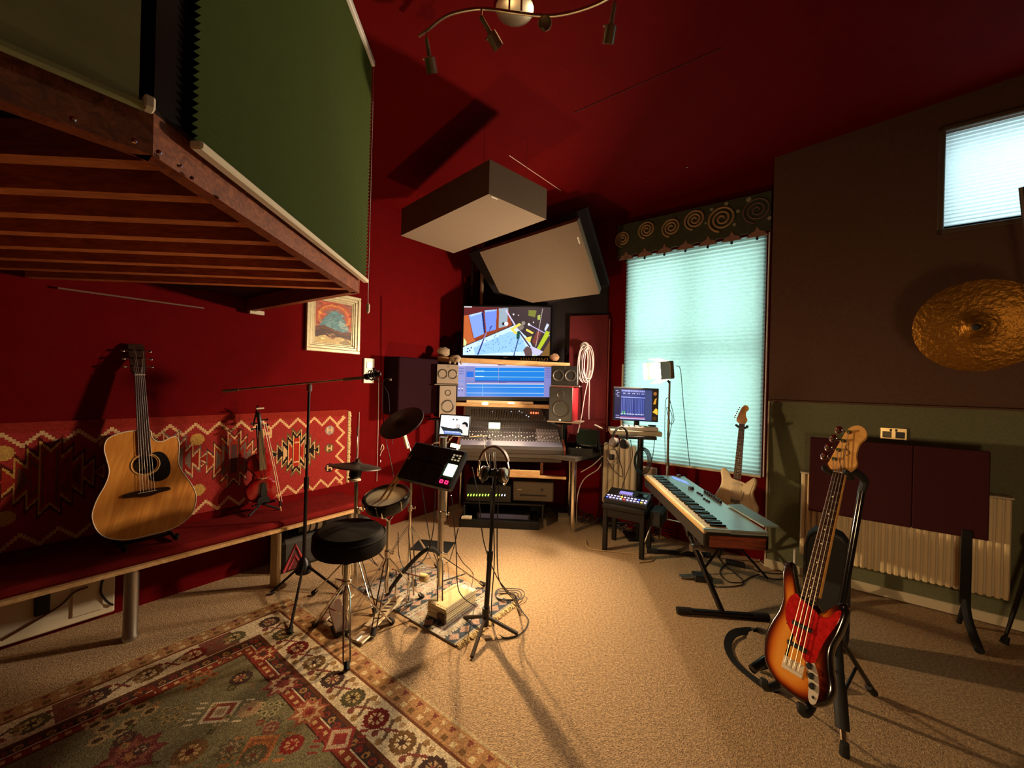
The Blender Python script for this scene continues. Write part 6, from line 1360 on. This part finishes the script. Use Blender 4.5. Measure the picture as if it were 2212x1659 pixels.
# ================================================================== RIGHT HALF
# workstation on a pole stand in front of the window
wp = V((D(1384, 950, 4.04).x, 4.04, 0)); t = thing('workstation_stand', 'black pole stand with a pale shelf for the small monitor by the window', 'stand', wp)
MB().cyl(wp + Z * .03, wp + Z * 1.06, .030, n=14).build('pole', M_BLACKM, t); MB().box((wp.x, wp.y, .015), (.26, .22, .03), None, .008).build('base', M_BLACKM, t)
sh = D(1376, 936, 3.80); Ms_ = T(sh.x, sh.y, sh.z) @ R(-10)
MB().box((-.01, .16, 0), (.48, .34, .045), Ms_, .004).build('shelf_board', mat('pale_board', (176, 166, 140), .5), t); MB().box((.0, .05, -.04), (.36, .16, .03), Ms_, .004).build('shelf_bracket', M_BLACKM, t)
def small_monitor():
    y = 3.92; o = D(1326, 905, y); x = (D(1420, 910, y - .03) - o); w = x.length; x.normalize(); h = 68 / FPX * y; M = frame(o, x, Z, x.cross(Z))
    t = thing('computer_monitor', 'small monitor showing a dark blue mixer page in front of the bright window', 'monitor', o + x * w / 2 - Z * .1)
    MB().box((w / 2, h / 2, -.02), (w + .02, h + .02, .03), M, .005).build('casing', M_BLACK, t)
    cv = Cv(104, 72, (48, 58, 118)); cv.rect(0, 0, 104, 3, (30, 28, 44)); cv.rect(0, 3, 16, 72, (34, 32, 64)); cv.rect(90, 0, 104, 72, (34, 24, 16)); cv.rect(72, 3, 90, 72, (60, 68, 108))
    for k in range(15):
        x_ = 17 + k * 3.7; cv.rect(x_, 4, x_ + 2.8, 8, (150, 156, 220)); cv.rect(x_, 11, x_ + 2, 13, (200, 206, 240)) if k % 3 else None
        cv.rect(x_, 24, x_ + .9, 58, (104, 116, 190)); cv.poly([(x_ - 1, 58), (x_ + 2, 58), (x_ + .5, 61)], (220, 226, 246)); cv.rect(x_, 20, x_ + 3, 22, (120, 134, 220))
    cv.rect(16, 20, 74, 21.5, (176, 186, 250)); cv.rect(20, 53, 22, 59, (90, 200, 90)); cv.rect(24, 53, 26, 58, (90, 200, 90)); cv.rect(14, 65, 74, 68, (150, 90, 130)); cv.rect(14, 68, 74, 70, (200, 190, 226)); cv.rect(4, 62, 13, 64, (140, 140, 190)); cv.rect(4, 67, 13, 69, (180, 170, 200))
    for a, b in ((3, 6), (6, 10), (3, 14), (6, 18)): cv.rect(a, b, a + 6, b + 2, (150, 150, 200))
    cv.poly([(93, 34), (97, 22), (101, 20), (99, 34)], (196, 140, 40)); cv.poly([(92, 52), (100, 42), (104, 46), (104, 58)], (236, 180, 60)); cv.circ(97, 10, 4, (150, 96, 44)); cv.rect(93, 62, 101, 70, (70, 46, 24))
    print_mesh('screen', cv, M @ T(0, 0, .001), w, h, mat('mixer_screen', attr=True, es=1.05, rough=.3), t)
    MB().box((w * .55, -.08, -.04), (.05, .17, .03), M, .004).build('stand_neck', M_BLACKM, t); MB().box((w * .55, -.155, -.02), (.18, .012, .14), M, .004).build('stand_foot', M_BLACKM, t)
small_monitor()
p = D(1380, 928, 3.80); t = thing('midi_keyboard', 'small pale control keyboard on the shelf under the small monitor', 'keyboard', V((p.x, p.y, sh.z + .022)))
Mk_ = T(p.x, p.y + .06, sh.z + .024) @ R(-10)
MB().box((.02, 0, .02), (.34, .13, .038), Mk_, .006).build('body', mat('pale_body', (196, 186, 170), .45), t)
for k in range(15): MB().box((-.13 + k * .017, -.02, .042), (.015, .08, .008), Mk_, .002).build('key', M_WHITE if k % 3 else M_BLACK, t)
for k in range(4): MB().lathe([(.011, 0), (.009, .016), (.0001, .017)], Mk_ @ T(.12 + .018 * k, .03, .038), 10).build('knob', M_BLACK, t)
# headphones hanging from the shelf
hq = D(1340, 945, 3.74); Mq = T(hq) @ R(25) @ R(10, 'Y'); hp = thing('hanging_headphones', 'dark grey headphones hanging on the left end of the shelf', 'headphones', hq - Z * .12)
MB().tube([(.085 * math.cos(a_), 0, .10 * math.sin(a_)) for a_ in np.linspace(-.1, math.pi + .1, 24)], .011, 8, M=Mq).build('headband', M_RUB, hp)
for sg in (-1, 1):
    MB().lathe([(.0001, .022), (.035, .02), (.046, .008), (.046, -.010), (.038, -.02), (.0001, -.02)], Mq @ T(sg * .075, 0, -.055) @ R(90 - sg * 10, 'Y'), 20).build('ear_cup', mat('warm_grey', (110, 96, 86), .45), hp); MB().lathe([(.02, 0), (.045, .0), (.046, .02), (.03, .025)], Mq @ T(sg * .075, 0, -.055) @ R(-90 * sg, 'Y') @ T(0, 0, .012), 18).build('ear_pad', M_RUB, hp)
# LED panel light on its stand
lb = V((LED_P.x + .08, LED_P.y + .02, 0)); t = thing('led_panel_lamp', 'lit LED panel lamp with barn doors on a tall thin stand before the window', 'lamp', lb)
Ml = frame(LED_P, V((.22, -.93, 0)).normalized(), Z, V((-.93, -.22, 0)).normalized()) @ R(6, 'X')
MB().box((0, 0, -.04), (.19, .17, .05), Ml, .008).build('lamp_housing', mat('lamp_grey', (120, 100, 80), .5), t)
MB().box((0, 0, -.012), (.17, .15, .006), Ml, .001).build('light_panel', mat('led_face', (255, 240, 210), .3, es=24, ec=(255, 240, 214)), t)
for sg, ax in ((-1, 0), (1, 0)):
    MB().box((0, 0, .065), (.003, .165, .14), Ml @ T(sg * .097, 0, -.01) @ R(sg * 20, 'Y'), .001).build('barn_door', mat('door_metal', (186, 170, 148), .5), t)
for sg in (-1, 1): MB().box((0, 0, .05), (.185, .003, .11), Ml @ T(0, sg * .087, -.01) @ R(-sg * 18, 'X'), .001).build('barn_door', mat('door_metal'), t)
for k in range(4): MB().box((0, -.05 + k * .032, -.07), (.10, .012, .03), Ml, .002).build('heat_fin', M_BLACK, t)
MB().tube([Ml @ V((0, -.09, -.04)), V((lb.x, lb.y, LED_P.z - .12))], .010, 8).build('tilt_bracket', M_BLACKM, t)
for a_, b_, r in ((.28, .80, .014), (.78, 1.25, .011), (1.23, LED_P.z - .10, .009)): MB().cyl(lb + Z * a_, lb + Z * b_, r).build('pole_section', M_STEEL if r > .012 else mat('bronze_pole', (120, 100, 72), .35, .7), t)
for d in ((-.30, -.16), (.26, -.22), (.02, .22)):
    f2 = lb + V((d[0], d[1], .01)); MB().tube([lb + Z * .62, lb.lerp(f2, .82) + Z * .1, f2], .008, 8).build('leg', M_STEEL, t); MB().tube([lb + Z * .28, (lb + Z * .62).lerp(f2, .55)], .006, 6).build('brace', M_STEEL, t)
cable('lamp_cable', 'thin black cable hanging from the back of the LED lamp across the bright blind', [(1461, 790, 3.82), (1470, 800, 3.84), (1476, 870, 3.86), (1484, 950, 3.88), (1490, 1006, 3.88)], .0032)
cable('stand_cable', 'thin black cable looped along the lamp stand in front of the blind', [(1446, 858, 3.80), (1438, 866, 3.8), (1436, 920, 3.8), (1437, 1005, 3.8)], .003)
cable('stand_cable', 'thin black cable twisted round the lamp stand pole', [(1446, 860, 3.78), (1456, 905, 3.78), (1448, 915, 3.77), (1440, 880, 3.78), (1452, 900, 3.8), (1444, 960, 3.78), (1446, 1010, 3.79)], .003)
# piano stool with synth module
sb = V((1.14, 3.76, 0)); t = thing('black_stool', 'square black wooden stool carrying a lit sampler', 'stool', sb, 0)
top_z = F(1340, 1075, 0).z; sz = .44
Ms2 = T(sb) @ R(-31)
MB().box((0, 0, sz - .02), (.40, .36, .05), Ms2, .012).build('seat', mat('stool_black', (30, 25, 20), .6, spec=.2), t)
MB().box((0, -.155, sz - .08), (.34, .02, .07), Ms2, .004).build('apron', mat('stool_black'), t); MB().box((.175, 0, sz - .08), (.02, .30, .07), Ms2, .004).build('apron', mat('stool_black'), t)
for sx in (-1, 1):
    for sy in (-1, 1): MB().box((sx * .17, sy * .15, (sz - .03) / 2), (.042, .042, sz - .03), Ms2, .005).build('leg', mat('stool_black'), t)
Mm = Ms2 @ T(0, .0, sz + .008) @ R(0)
t = thing('groove_sampler', 'black sampler with rows of violet lights on the black stool', 'synthesizer', Mm @ V((0, 0, 0)))
MB().prism([(-.13, 0), (.13, 0), (.13, .085), (-.13, .035)], -.20, .20, Mm @ R(90) @ R(90, 'X')).build('housing', M_BLACK, t)
Mtop = Mm @ T(0, -.13, .036) @ R(10.9, 'X')
cl3 = [mat('violet_led', (225, 212, 255), .3, es=2.6, ec=(205, 185, 255)), mat('blue_led', (90, 110, 255), .3, es=3, ec=(70, 90, 255)), mat('yellow_led', (255, 220, 90), .3, es=3, ec=(255, 210, 70)), mat('red_pad_led', (255, 70, 60), .3, es=3, ec=(255, 60, 50))]
for r in range(2):
    for k in range(12): MB().box((-.175 + .032 * k, .035 + .045 * r, .003), (.019, .008, .006), Mtop, .001).build('step_button', cl3[0] if (k + r) % 5 else cl3[1 + (k % 3)], t)
MB().box((-.03, .17, .003), (.12, .06, .006), Mtop, .001).build('display', mat('violet_display', (150, 140, 220), .3, es=.8, ec=(140, 130, 230)), t)
MB().box((.12, .17, .003), (.10, .06, .006), Mtop, .001).build('touch_strip', mat('glossy_black', (20, 20, 24), .08), t)
for k in range(6): MB().lathe([(.009, 0), (.008, .016), (.0001, .017)], Mtop @ T(-.07 + .022 * k, .118, 0), 10).build('knob', M_STEEL, t)
bg = Ms2 @ V((.25, .02, 0)); MB().box((0, 0, 0), (.12, .26, .14), Ms2 @ T(.27, .02, .36), .02).single('gear_pouch', 'dark pouch hanging at the right side of the black stool', 'bag', M_RUB)
# keyboard on X stand
kz = .745
n0_, n1_ = F(1520, 1145, kz), F(1647, 1143, kz); f0_ = F(1392, 1027, kz); ux = (f0_ - n0_); KL = ux.length; ux.normalize(); uy = V((ux.y, -ux.x, 0)); KW = (n1_ - n0_).dot(uy)
MK = frame(n0_, ux, -uy, Z); MK = frame(n0_, uy, ux, Z)           # x across (keys to panel), y along to the far end
t = thing('stage_piano', 'silver topped stage piano with wooden end cheeks on an X stand', 'keyboard', MK @ V((KW / 2, KL / 2, -.1)))
hb2 = .085
MB().box((KW / 2, KL / 2, -hb2 / 2 - .012), (KW, KL, hb2), MK, .006).build('case', mat('dark_case', (40, 34, 28), .7, spec=.15), t)
kf = .145
MB().box((kf + (KW - kf) / 2, KL / 2, -.006), (KW - kf, KL, .022), MK, .003).build('control_panel', mat('silver_panel', (172, 182, 176), .28, .35), t)
MB().box((.008, KL / 2, -.012), (.016, KL, .018), MK, .003).build('front_lip', mat('brass_lip', (206, 166, 100), .35, .3), t)
for y in (.010, KL - .010): MB().box((KW / 2, y, -.002), (KW, .02, .02), MK, .003).build('end_block', mat('silver_panel'), t)
MB().box((KW / 2 + .005, -.006, -hb2 / 2 - .016), (KW * .86, .012, hb2 * .78), MK, .003).build('wood_cheek', mat('walnut_cheek', (150, 70, 44), .4, wood=(98, 42, 26), scale=8, stretch=(1, 6, 10)), t, 'red-brown wooden end cheek')
NWK = 52; kw = (KL - .044) / NWK; m1 = None
for k in range(NWK):
    o = MB().box((.016 + (kf - .016) / 2, .022 + kw * (k + .5), .0), (kf - .018, kw * .94, .018), MK, .0015) if m1 is None else None
    if m1 is None: m1 = o.build('white_key', mat('piano_white', (250, 230, 186), .55, spec=.25), t); y0k = .022 + kw * .5
    else:
        c = m1.copy(); c.location = (t.matrix_basis.to_3x3().inverted() @ (ux * (kw * k))); COL.objects.link(c)
m2 = None
for k in range(NWK - 1):
    if k % 7 in (1, 4): continue
    if m2 is None: m2 = MB().box((kf - .048, .022 + kw * (k + 1), .013), (.090, kw * .55, .016), MK, .003).build('black_key', mat('piano_black_key', (16, 15, 18), .25), t); k2 = k
    else:
        c = m2.copy(); c.location = (ux * (kw * (k - k2))); COL.objects.link(c)
def kp(px, py): q = loc(MK, F(px, py, kz + .006)); return q.x, q.y
for i in range(8):
    x, y = kp(1523 + i * 4.7, 1064 + i * 3.2); MB().lathe([(.011, 0), (.010, .020), (.0001, .021)], MK @ T(x, y, .005), 10).build('knob', M_BLACK, t)
for px, py in ((1507, 1065), (1511.5, 1067.5), (1516, 1070.5), (1521, 1078), (1526.5, 1081.5), (1531, 1084)):
    x, y = kp(px, py); MB().box((x, y, .009), (.014, .016, .012), MK, .002).build('panel_button', M_BLACK, t)
x, y = kp(1493, 1056); MB().lathe([(.022, 0), (.02, .018), (.0001, .02)], MK @ T(x, y, .005), 14).build('data_dial', M_BLACK, t)
x, y = kp(1466, 1029); MB().lathe([(.02, 0), (.018, .016), (.0001, .018)], MK @ T(x, y, .005), 14).build('volume_knob', mat('brown_knob', (84, 52, 40), .4), t)
for i in range(8):
    for j in range(2):
        x, y = kp(1453 + i * 4.2 + j * 4, 1030 + i * 1.6 + j * 3.5); MB().box((x, y, .007), (.014, .014, .006), MK, .002).build('blue_button', mat('pale_blue_led', (140, 160, 255), .3, es=1.2, ec=(110, 140, 255)), t)
fl_ = [F(*p, kz + .012) for p in ((1650, 1139), (1572, 1092.5), (1602, 1091.5), (1684, 1140))]
MB().add(fl_ + [p + Z * .008 for p in fl_], [(0, 1, 2, 3), (4, 5, 6, 7), (0, 1, 5, 4), (1, 2, 6, 5), (2, 3, 7, 6), (3, 0, 4, 7)]).build('rear_shelf', mat('green_grey_plate', (126, 140, 128), .4), t, 'grey green plate behind the panel')
st = thing('keyboard_stand', 'black folding X stand under the stage piano', 'stand', V((1.5, 3.15, 0)))
fa, fb_ = F(1462, 1325), F(1660, 1340); fc, fd = F(1398, 1194), F(1535, 1204)
zt2 = kz - hb2 - .03
for a_, b_ in ((fa, fb_), (fc, fd)):
    o = MB().tube([a_ + Z * .022, b_ + Z * .022], .020, 10).build('foot_bar', M_MIC, st)
    for e0, e1 in ((a_, b_), (b_, a_)): MB().tube([e0 + Z * .022, e0.lerp(e1, .16) + Z * .022], .024, 10).build('end_cap', M_RUB, o)
ca, cb2 = (fa + fb_) / 2 + Z * .03, (fc + fd) / 2 + Z * .03
c0, c1 = MK @ V((KW / 2, KL * .18, -hb2 - .025)), MK @ V((KW / 2, KL * .82, -hb2 - .025))
for a_, b_ in ((ca, c1), (cb2, c0)):
    d = (b_ - a_).normalized(); s_ = V((1, 0, 0)); Mx = frame((a_ + b_) / 2, s_, d, s_.cross(d)); MB().box((0, 0, 0), (.03, (b_ - a_).length, .035), Mx, .005).build('leg', M_MIC, st)
for c_ in (c0, c1): MB().tube([c_ - V((.19, 0, 0)), c_ + V((.19, 0, 0))], .014, 10).build('support_bar', M_MIC, st)
MB().lathe([(.03, -.03), (.03, .03)], T((ca + c1) / 2) @ R(90, 'Y'), 14).build('pivot_disc', M_STEEL, st)
p = F(1505, 1252); t = thing('sustain_pedal', 'small black sustain pedal with chrome plate on the carpet below the piano', 'pedal', p)
Mx = T(p) @ R(-10); MB().box((.04, 0, .025), (.14, .10, .05), Mx, .008).build('body', M_BLACK, t); MB().box((-.075, 0, .03), (.11, .06, .012), Mx @ R(-8, 'Y'), .004).build('foot_plate', M_STEEL, t)
p = F(1588, 1222); t = thing('power_adapter', 'black power adapter brick on the carpet behind the keyboard stand', 'adapter', p); MB().box((0, 0, .02), (.15, .065, .036), T(p) @ R(-28), .008).build('brick', M_BLACK, t)
for k, pts in enumerate(([(1612, 1226, 'f'), (1660, 1238, 'f'), (1720, 1240, 'f'), (1690, 1252, 'f'), (1640, 1245, 'f')], [(1570, 1215, 'f'), (1555, 1235, 'f'), (1570, 1255, 'f'), (1600, 1258, 'f'), (1618, 1248, 'f'), (1640, 1240, 'f')], [(1545, 1190, 'f'), (1560, 1215, 'f'), (1590, 1240, 'f'), (1605, 1262, 'f'), (1550, 1268, 'f'), (1540, 1262, 'f')],
                         [(1430, 1150, 'f'), (1455, 1160, 'f'), (1490, 1172, 'f'), (1520, 1180, 'f')], [(1645, 1190, 'f'), (1640, 1210, 'f'), (1665, 1228, 'f'), (1700, 1232, 'f')])):
    cable('floor_cable', ['black adapter cable running right from the power brick', 'black cable curling under the power brick to the sustain pedal', 'black cable from the keyboard stand round to the sustain pedal', 'black cable on the carpet between the stool and the stand', 'white cable on the carpet behind the keyboard stand'][k], pts, .004, M_WCABLE if k == 4 else None, 'cables on the carpet under the piano')
nest = MB()
for px, py, r in ((1436, 1160, .09), (1428, 1150, .07)):
    c = F(px, py)
    for k in range(4): nest.tube([(c.x + (r + .01 * k) * math.cos(a_), c.y + .5 * r * math.sin(a_), .012 + .03 * k + .02 * math.sin(2 * a_)) for a_ in np.linspace(0, 6.2, 24)], .004, 6)
nest.single('cable_bundle', 'tangle of black cables on the carpet right of the stool', 'cable', M_CABLE)
cable('floor_cable', 'pale cable lying in a loose curve on the carpet before the stool', [(1265, 1165, 'f'), (1275, 1185, 'f'), (1330, 1192, 'f'), (1400, 1200, 'f'), (1410, 1210, 'f'), (1380, 1215, 'f')], .005, mat('tan_cable', (176, 146, 104), .6))
# cables and boxes under the right end of the desk
for k, pts in enumerate(([(1300, 1000, 4.15), (1290, 1015, 4.15), (1262, 1035, 4.14), (1248, 1070, 4.12), (1245, 1130, 'f')], [(1302, 985, 4.15), (1280, 1005, 4.16), (1255, 1020, 4.2)], [(1296, 960, 4.15), (1300, 1050, 4.1), (1285, 1125, 'f'), (1262, 1130, 'f')], [(1325, 960, 3.9), (1340, 1000, 3.9), (1345, 1030, 3.95), (1325, 1015, 4.0), (1310, 990, 4.1)], [(1362, 950, 3.82), (1366, 985, 3.85), (1355, 1020, 3.9), (1330, 1090, 3.95)], [(1415, 940, 3.85), (1410, 985, 3.86), (1403, 1010, 3.88)])):
    cable('desk_cable', ['white cable curving from the desk end down to the carpet', 'white cable bundle tied at the right edge of the desk', 'black cable dropping behind the desk leg', 'black loop of headphone cable left of the workstation pole', 'thin black cable hanging behind the stool from the shelf', 'thin black cable hanging from the right end of the shelf'][k], pts, .005 if k < 2 else .0035, M_WCABLE if k < 2 else None, 'cables between desk and workstation')
lp_ = MB(); c = D(1385, 985, 3.86)
for k in range(4): lp_.tube([(c.x + (.085 - .008 * k) * math.sin(a_), c.y - .05 + .01 * k, c.z - .04 + (.13 - .01 * k) * math.cos(a_)) for a_ in np.linspace(0, 6.28, 26)], .0045, 6)
lp_.single('coiled_cable', 'black cable coil hung round the workstation pole below the shelf', 'cable', M_CABLE)
random.seed(11)
m_, p, w, h = fbox(1206, 1118, 1236, 1140, 4.38, .16); m_.single('cardboard_box', 'grey cardboard box on the carpet under the right end of the desk', 'box', mat('grey_card', (136, 118, 96), .8))
nest = MB()
for k in range(16):
    c = F(random.uniform(1180, 1330), random.uniform(1090, 1128)); r = random.uniform(.05, .12); ph = random.uniform(0, 6)
    c.y = min(c.y, (4.02 - .602 * c.x) / .7986)
    nest.tube([(c.x + r * math.cos(a_ + ph), c.y + .5 * r * math.sin(a_ * 1.3), .02 + .10 * abs(math.sin(a_ * .7 + ph))) for a_ in np.linspace(0, 6.2, 18)], .005, 5)
nest.single('cable_nest', 'dense tangle of dark cables on the carpet behind the right desk leg', 'cable', M_CABLE, kind='stuff')
random.seed(7)
m_, p, w, h = fbox(1300, 1128, 1342, 1140, 4.3, .2, bev=.012); m_.single('equipment_bag', 'black equipment bag under the stool', 'bag', M_RUB)
# cream radiator left of the window and sockets
t = thing('column_radiator', 'narrow cream radiator between the desk and the window behind the cables', 'radiator', WW(1335, 1060, .1) - Z * .3)
x0, y1 = lp(1303, 955, MW, .08); x1, y0 = lp(1372, 1100, MW, .08)
for k in range(6): MB().box((x0 + (x1 - x0) * (k + .5) / 6, (y0 + y1) / 2, .06), ((x1 - x0) / 6 * .86, y1 - y0, .07), MW, .014).build('column', M_CREAM, t)
x0, y1 = lp(1320, 968, MW, .02); x1, y0 = lp(1341, 1000, MW, .02)
t = thing('wall_socket', 'grey socket with a black plug on the wall left of the window', 'socket', MW @ V(((x0 + x1) / 2, y0, .13))); MB().box(((x0 + x1) / 2, (y0 + y1) / 2, .125), (x1 - x0, y1 - y0, .02), MW, .003).build('plate', M_STEEL, t); MB().box(((x0 + x1) / 2, (y0 + y1) / 2, .15), (.05, .06, .04), MW, .006).build('plug', M_BLACK, t)
x0, y1 = lp(1386, 1006, MW, .02); x1, y0 = lp(1419, 1032, MW, .02)
t = thing('wall_box', 'small white framed hatch on the wall under the bright window', 'hatch', MW @ V(((x0 + x1) / 2, y0, .02))); MB().box(((x0 + x1) / 2, (y0 + y1) / 2, .012), (x1 - x0, y1 - y0, .02), MW, .003).build('frame', M_WHITE, t); MB().box(((x0 + x1) / 2, (y0 + y1) / 2, .024), (x1 - x0 - .03, y1 - y0 - .03, .006), MW, .002).build('cover', mat('tan_cover', (176, 150, 124), .6), t)
# ------------------------------------------------------------------ right wall things
t = thing('panel_radiator', 'long cream ribbed radiator on the right wall behind the maroon boards', 'radiator', MR @ V((.6, .2, .1)))
x0, y1 = lp(1731, 1022, MR, .11); x1, y0 = lp(2183, 1300, MR, .11); n = 30; zc = .075
MB().box(((x0 + x1) / 2, (y0 + y1) / 2, zc), (x1 - x0, y1 - y0 - .01, .05), MR, .004).build('back_panel', M_CREAM, t)
for k in range(n):
    o = MB().box((x0 + (x1 - x0) * (k + .5) / n, (y0 + y1) / 2, .105), ((x1 - x0) / n * .72, y1 - y0, .018), MR, .006).build('rib', mat('radiator_cream', (238, 212, 162), .5), t)
MB().box(((x0 + x1) / 2, y1 + .006, .08), (x1 - x0 + .01, .012, .085), MR, .003).build('top_grille', M_CREAM, t)
MB().cyl((x0 - .03, y0 + .02, .08), (x0 - .03, .03, .08), .010, M=MR).build('valve_pipe', M_WHITE, t)
# maroon boards on a stand
t = thing('acoustic_screen', 'maroon fabric screen of two boards on black legs in front of the radiator', 'screen', MR @ V((.6, 0, .34)))
OFF = .30; x0, y1 = lp(1750, 947, MR, OFF); x1, y0 = lp(2136, 1168, MR, OFF); xm = lp(1970, 1100, MR, OFF)[0]
_, y1b = lp(2136, 972, MR, OFF); _, y0a = lp(1747, 1104, MR, OFF); yt = (y1 + y1b) / 2; yb = (y0 + y0a) / 2
for a_, b_ in ((x0, xm - .001), (xm + .001, x1)): MB().box(((a_ + b_) / 2, (yt + yb) / 2, OFF - .02), (b_ - a_, yt - yb, .04), MR, .005).build('board', mat('maroon_fabric', (64, 28, 30), .9, noise=.1, scale=40, spec=.1), t)
for px in (2088, 1785):
    lx = lp(px, 1180, MR, OFF)[0]
    MB().box((lx, yb / 2 + .12, OFF - .01), (.05, yb - .14, .03), MR, .004).build('leg', M_BLACKM, t)
    MB().tube(catmull([(lx, .22, OFF - .01), (lx + .005, .12, OFF + .04), (lx + .01, .05, OFF + .15), (lx + .01, .022, OFF + .24)], 5), .022, 10, M=MR).build('foot', M_RUB, t)
    MB().tube([(lx, .18, OFF - .02), (lx, .02, OFF - .12)], .014, 8, M=MR).build('foot', M_RUB, t)
x, y = lp(1930, 937, MR, .03)
t = thing('double_socket', 'brass double wall socket above the maroon screen', 'socket', MR @ V((x, y - .04, .03))); MB().box((x, y, .026), (.148, .088, .012), MR, .003).build('plate', mat('aged_brass', (190, 168, 120), .3, .8), t)
for sg in (-1, 1): MB().box((x + sg * .036, y - .008, .036), (.05, .045, .014), MR, .003).build('plug' if sg > 0 else 'socket_insert', M_BLACK if sg > 0 else mat('socket_grey', (120, 108, 84), .5), t)
for sg in (-1, 1): MB().box((x + sg * .015, y + .026, .034), (.012, .018, .008), MR, .002).build('switch', M_BLACK, t)
# rounded black case behind the bass neck
p = D(1786, 1250, 2.42); Mx = T(p.x, p.y, 0) @ R(-42)
t = thing('padded_case', 'upright black padded case with a rounded top behind the bass neck', 'case', V((p.x, p.y, 0)))
prof = [(-.10, .02), (.10, .02), (.112, .10), (.112, .58), (.10, .65), (.07, .69), (.03, .705), (-.03, .705), (-.07, .69), (-.10, .65), (-.112, .58), (-.112, .10)]
MB().prism(prof, -.06, .06, Mx @ R(90, 'X')).build('shell', mat('black_padding', (24, 21, 18), .75), t); MB().tube([(a_ * .9, -.062, b_ * .97 + .01) for a_, b_ in prof], .004, 5, True, Mx).build('zip', M_BLACKM, t)
# big cymbal at the right edge with its stand
cp = D(2110, 705, 2.25); nrm = (C0 - cp).normalized() + V((.0, .0, .02)); nrm = (nrm + V((-.05, 0, -.12))).normalized(); xa = Z.cross(nrm).normalized(); Mcy = frame(cp, xa, nrm.cross(xa), nrm)
t = thing('hanging_cymbal', 'large hammered bronze cymbal hanging at the right edge below the small window', 'cymbal', cp)
M_BRZ = mat('hammered_bronze', (128, 86, 30), .36, .92, noise=.10, scale=9, bump=.5, bscale=38)
R0 = 150 / FPX * 2.25 * .66
MB().lathe([(.008, .034), (.03, .03), (.05, .018), (.12, .012), (R0 * .8, .004), (R0, -.006), (R0, -.009), (R0 * .8, .001), (.05, .012), (.008, .03)], Mcy, 64).build('bronze_disc', M_BRZ, t)
MB().lathe([(.018, .03), (.018, .046), (.009, .05), (.009, .06)], Mcy, 14).build('centre_felt', M_RUB, t)
sb = V((3.27, 2.44, 0)); t2 = thing('boom_cymbal_stand', 'dark boom cymbal stand at the right edge with one foot in view', 'stand', sb)
MB().cyl(sb + Z * .25, sb + Z * 1.85, .013).build('post', M_CHROME, t2); MB().tube([sb + Z * 1.83, cp - nrm * .03], .008, 8).build('boom_arm', M_CHROME, t2); MB().tube([sb + Z * 1.82, D(2208, 404, 2.3)], .014, 8).build('upper_boom', mat('brown_boom', (70, 48, 32), .5), t2)
for q in (F(2168, 1392), V((3.55, 2.0, 0)), V((3.5, 2.35, 0))):
    l_ = MB().tube([sb + Z * .62, q.lerp(sb + Z * .62, .35), q + Z * .012], [.014, .012, .007], 8).build('leg', M_MIC, t2); MB().tube([q.lerp(sb + Z * .5, .10), q + Z * .006], [.016, .022], 10).build('rubber_foot', M_RUB, l_)
MB().lathe([(.02, 0), (.03, .02), (.03, .07), (.018, .09)], T(sb + Z * .58), 14).build('leg_collar', M_CHROME, t2)
# spotlight bar on the ceiling
pc = CP(1112, 14); CZ = pc.z + .003; t = thing('spotlight_bar', 'curved metal ceiling bar with four small chrome spotlights at the top', 'ceiling light', pc - Z * .03)
M_NIK = mat('satin_nickel', (206, 194, 164), .32, 1)
MB().lathe([(.10, 0), (.10, -.018), (.075, -.03), (.0001, -.032)], T(pc), 28).build('ceiling_plate', M_NIK, t)
bz = CZ - .11
bar = [F(*p, bz) for p in ((905, 78), (922, 66), (965, 34), (1020, 20), (1060, 20), (1110, 27), (1160, 33), (1200, 33), (1245, 24), (1290, 8), (1330, -14))]
MB().tube(catmull(bar, 5), .008, 10).build('curved_bar', M_NIK, t)
for px in (1100, 1126): b_ = F(px, 25, bz); MB().tube([b_, V((b_.x, b_.y, CZ - .02))], .005, 8).build('bar_post', M_NIK, t)
for (px, py), d in (((922, 66), (.10, .62, -.72)), ((1040, 18), (.55, .5, -.55)), ((1182, 33), (-.12, -.72, -.62)), ((1328, -12), (-.05, .62, -.75))):
    a_ = F(px, py, bz); d = V(d).normalized(); k_ = a_ - Z * .045
    s = MB().tube([a_, k_], .005, 8).build('spot_stem', M_NIK, t)
    MB().ball(k_, .009, n=10).build('spot_knuckle', M_NIK, s)
    z_ = d; x_ = V((0, 1, 0)).cross(z_); x_ = x_.normalized() if x_.length > .1 else V((1, 0, 0)); Mz = frame(k_, x_, z_.cross(x_), z_)
    MB().lathe([(.011, .0), (.012, .07), (.030, .075), (.031, .145), (.027, .145), (.02, .12), (.0001, .118)], Mz, 20).build('spot_head', M_NIK, s)
    MB().tube([(.026, 0, .08), (.038, 0, .08)], .005, 8, M=Mz).build('spot_knob', M_NIK, s)
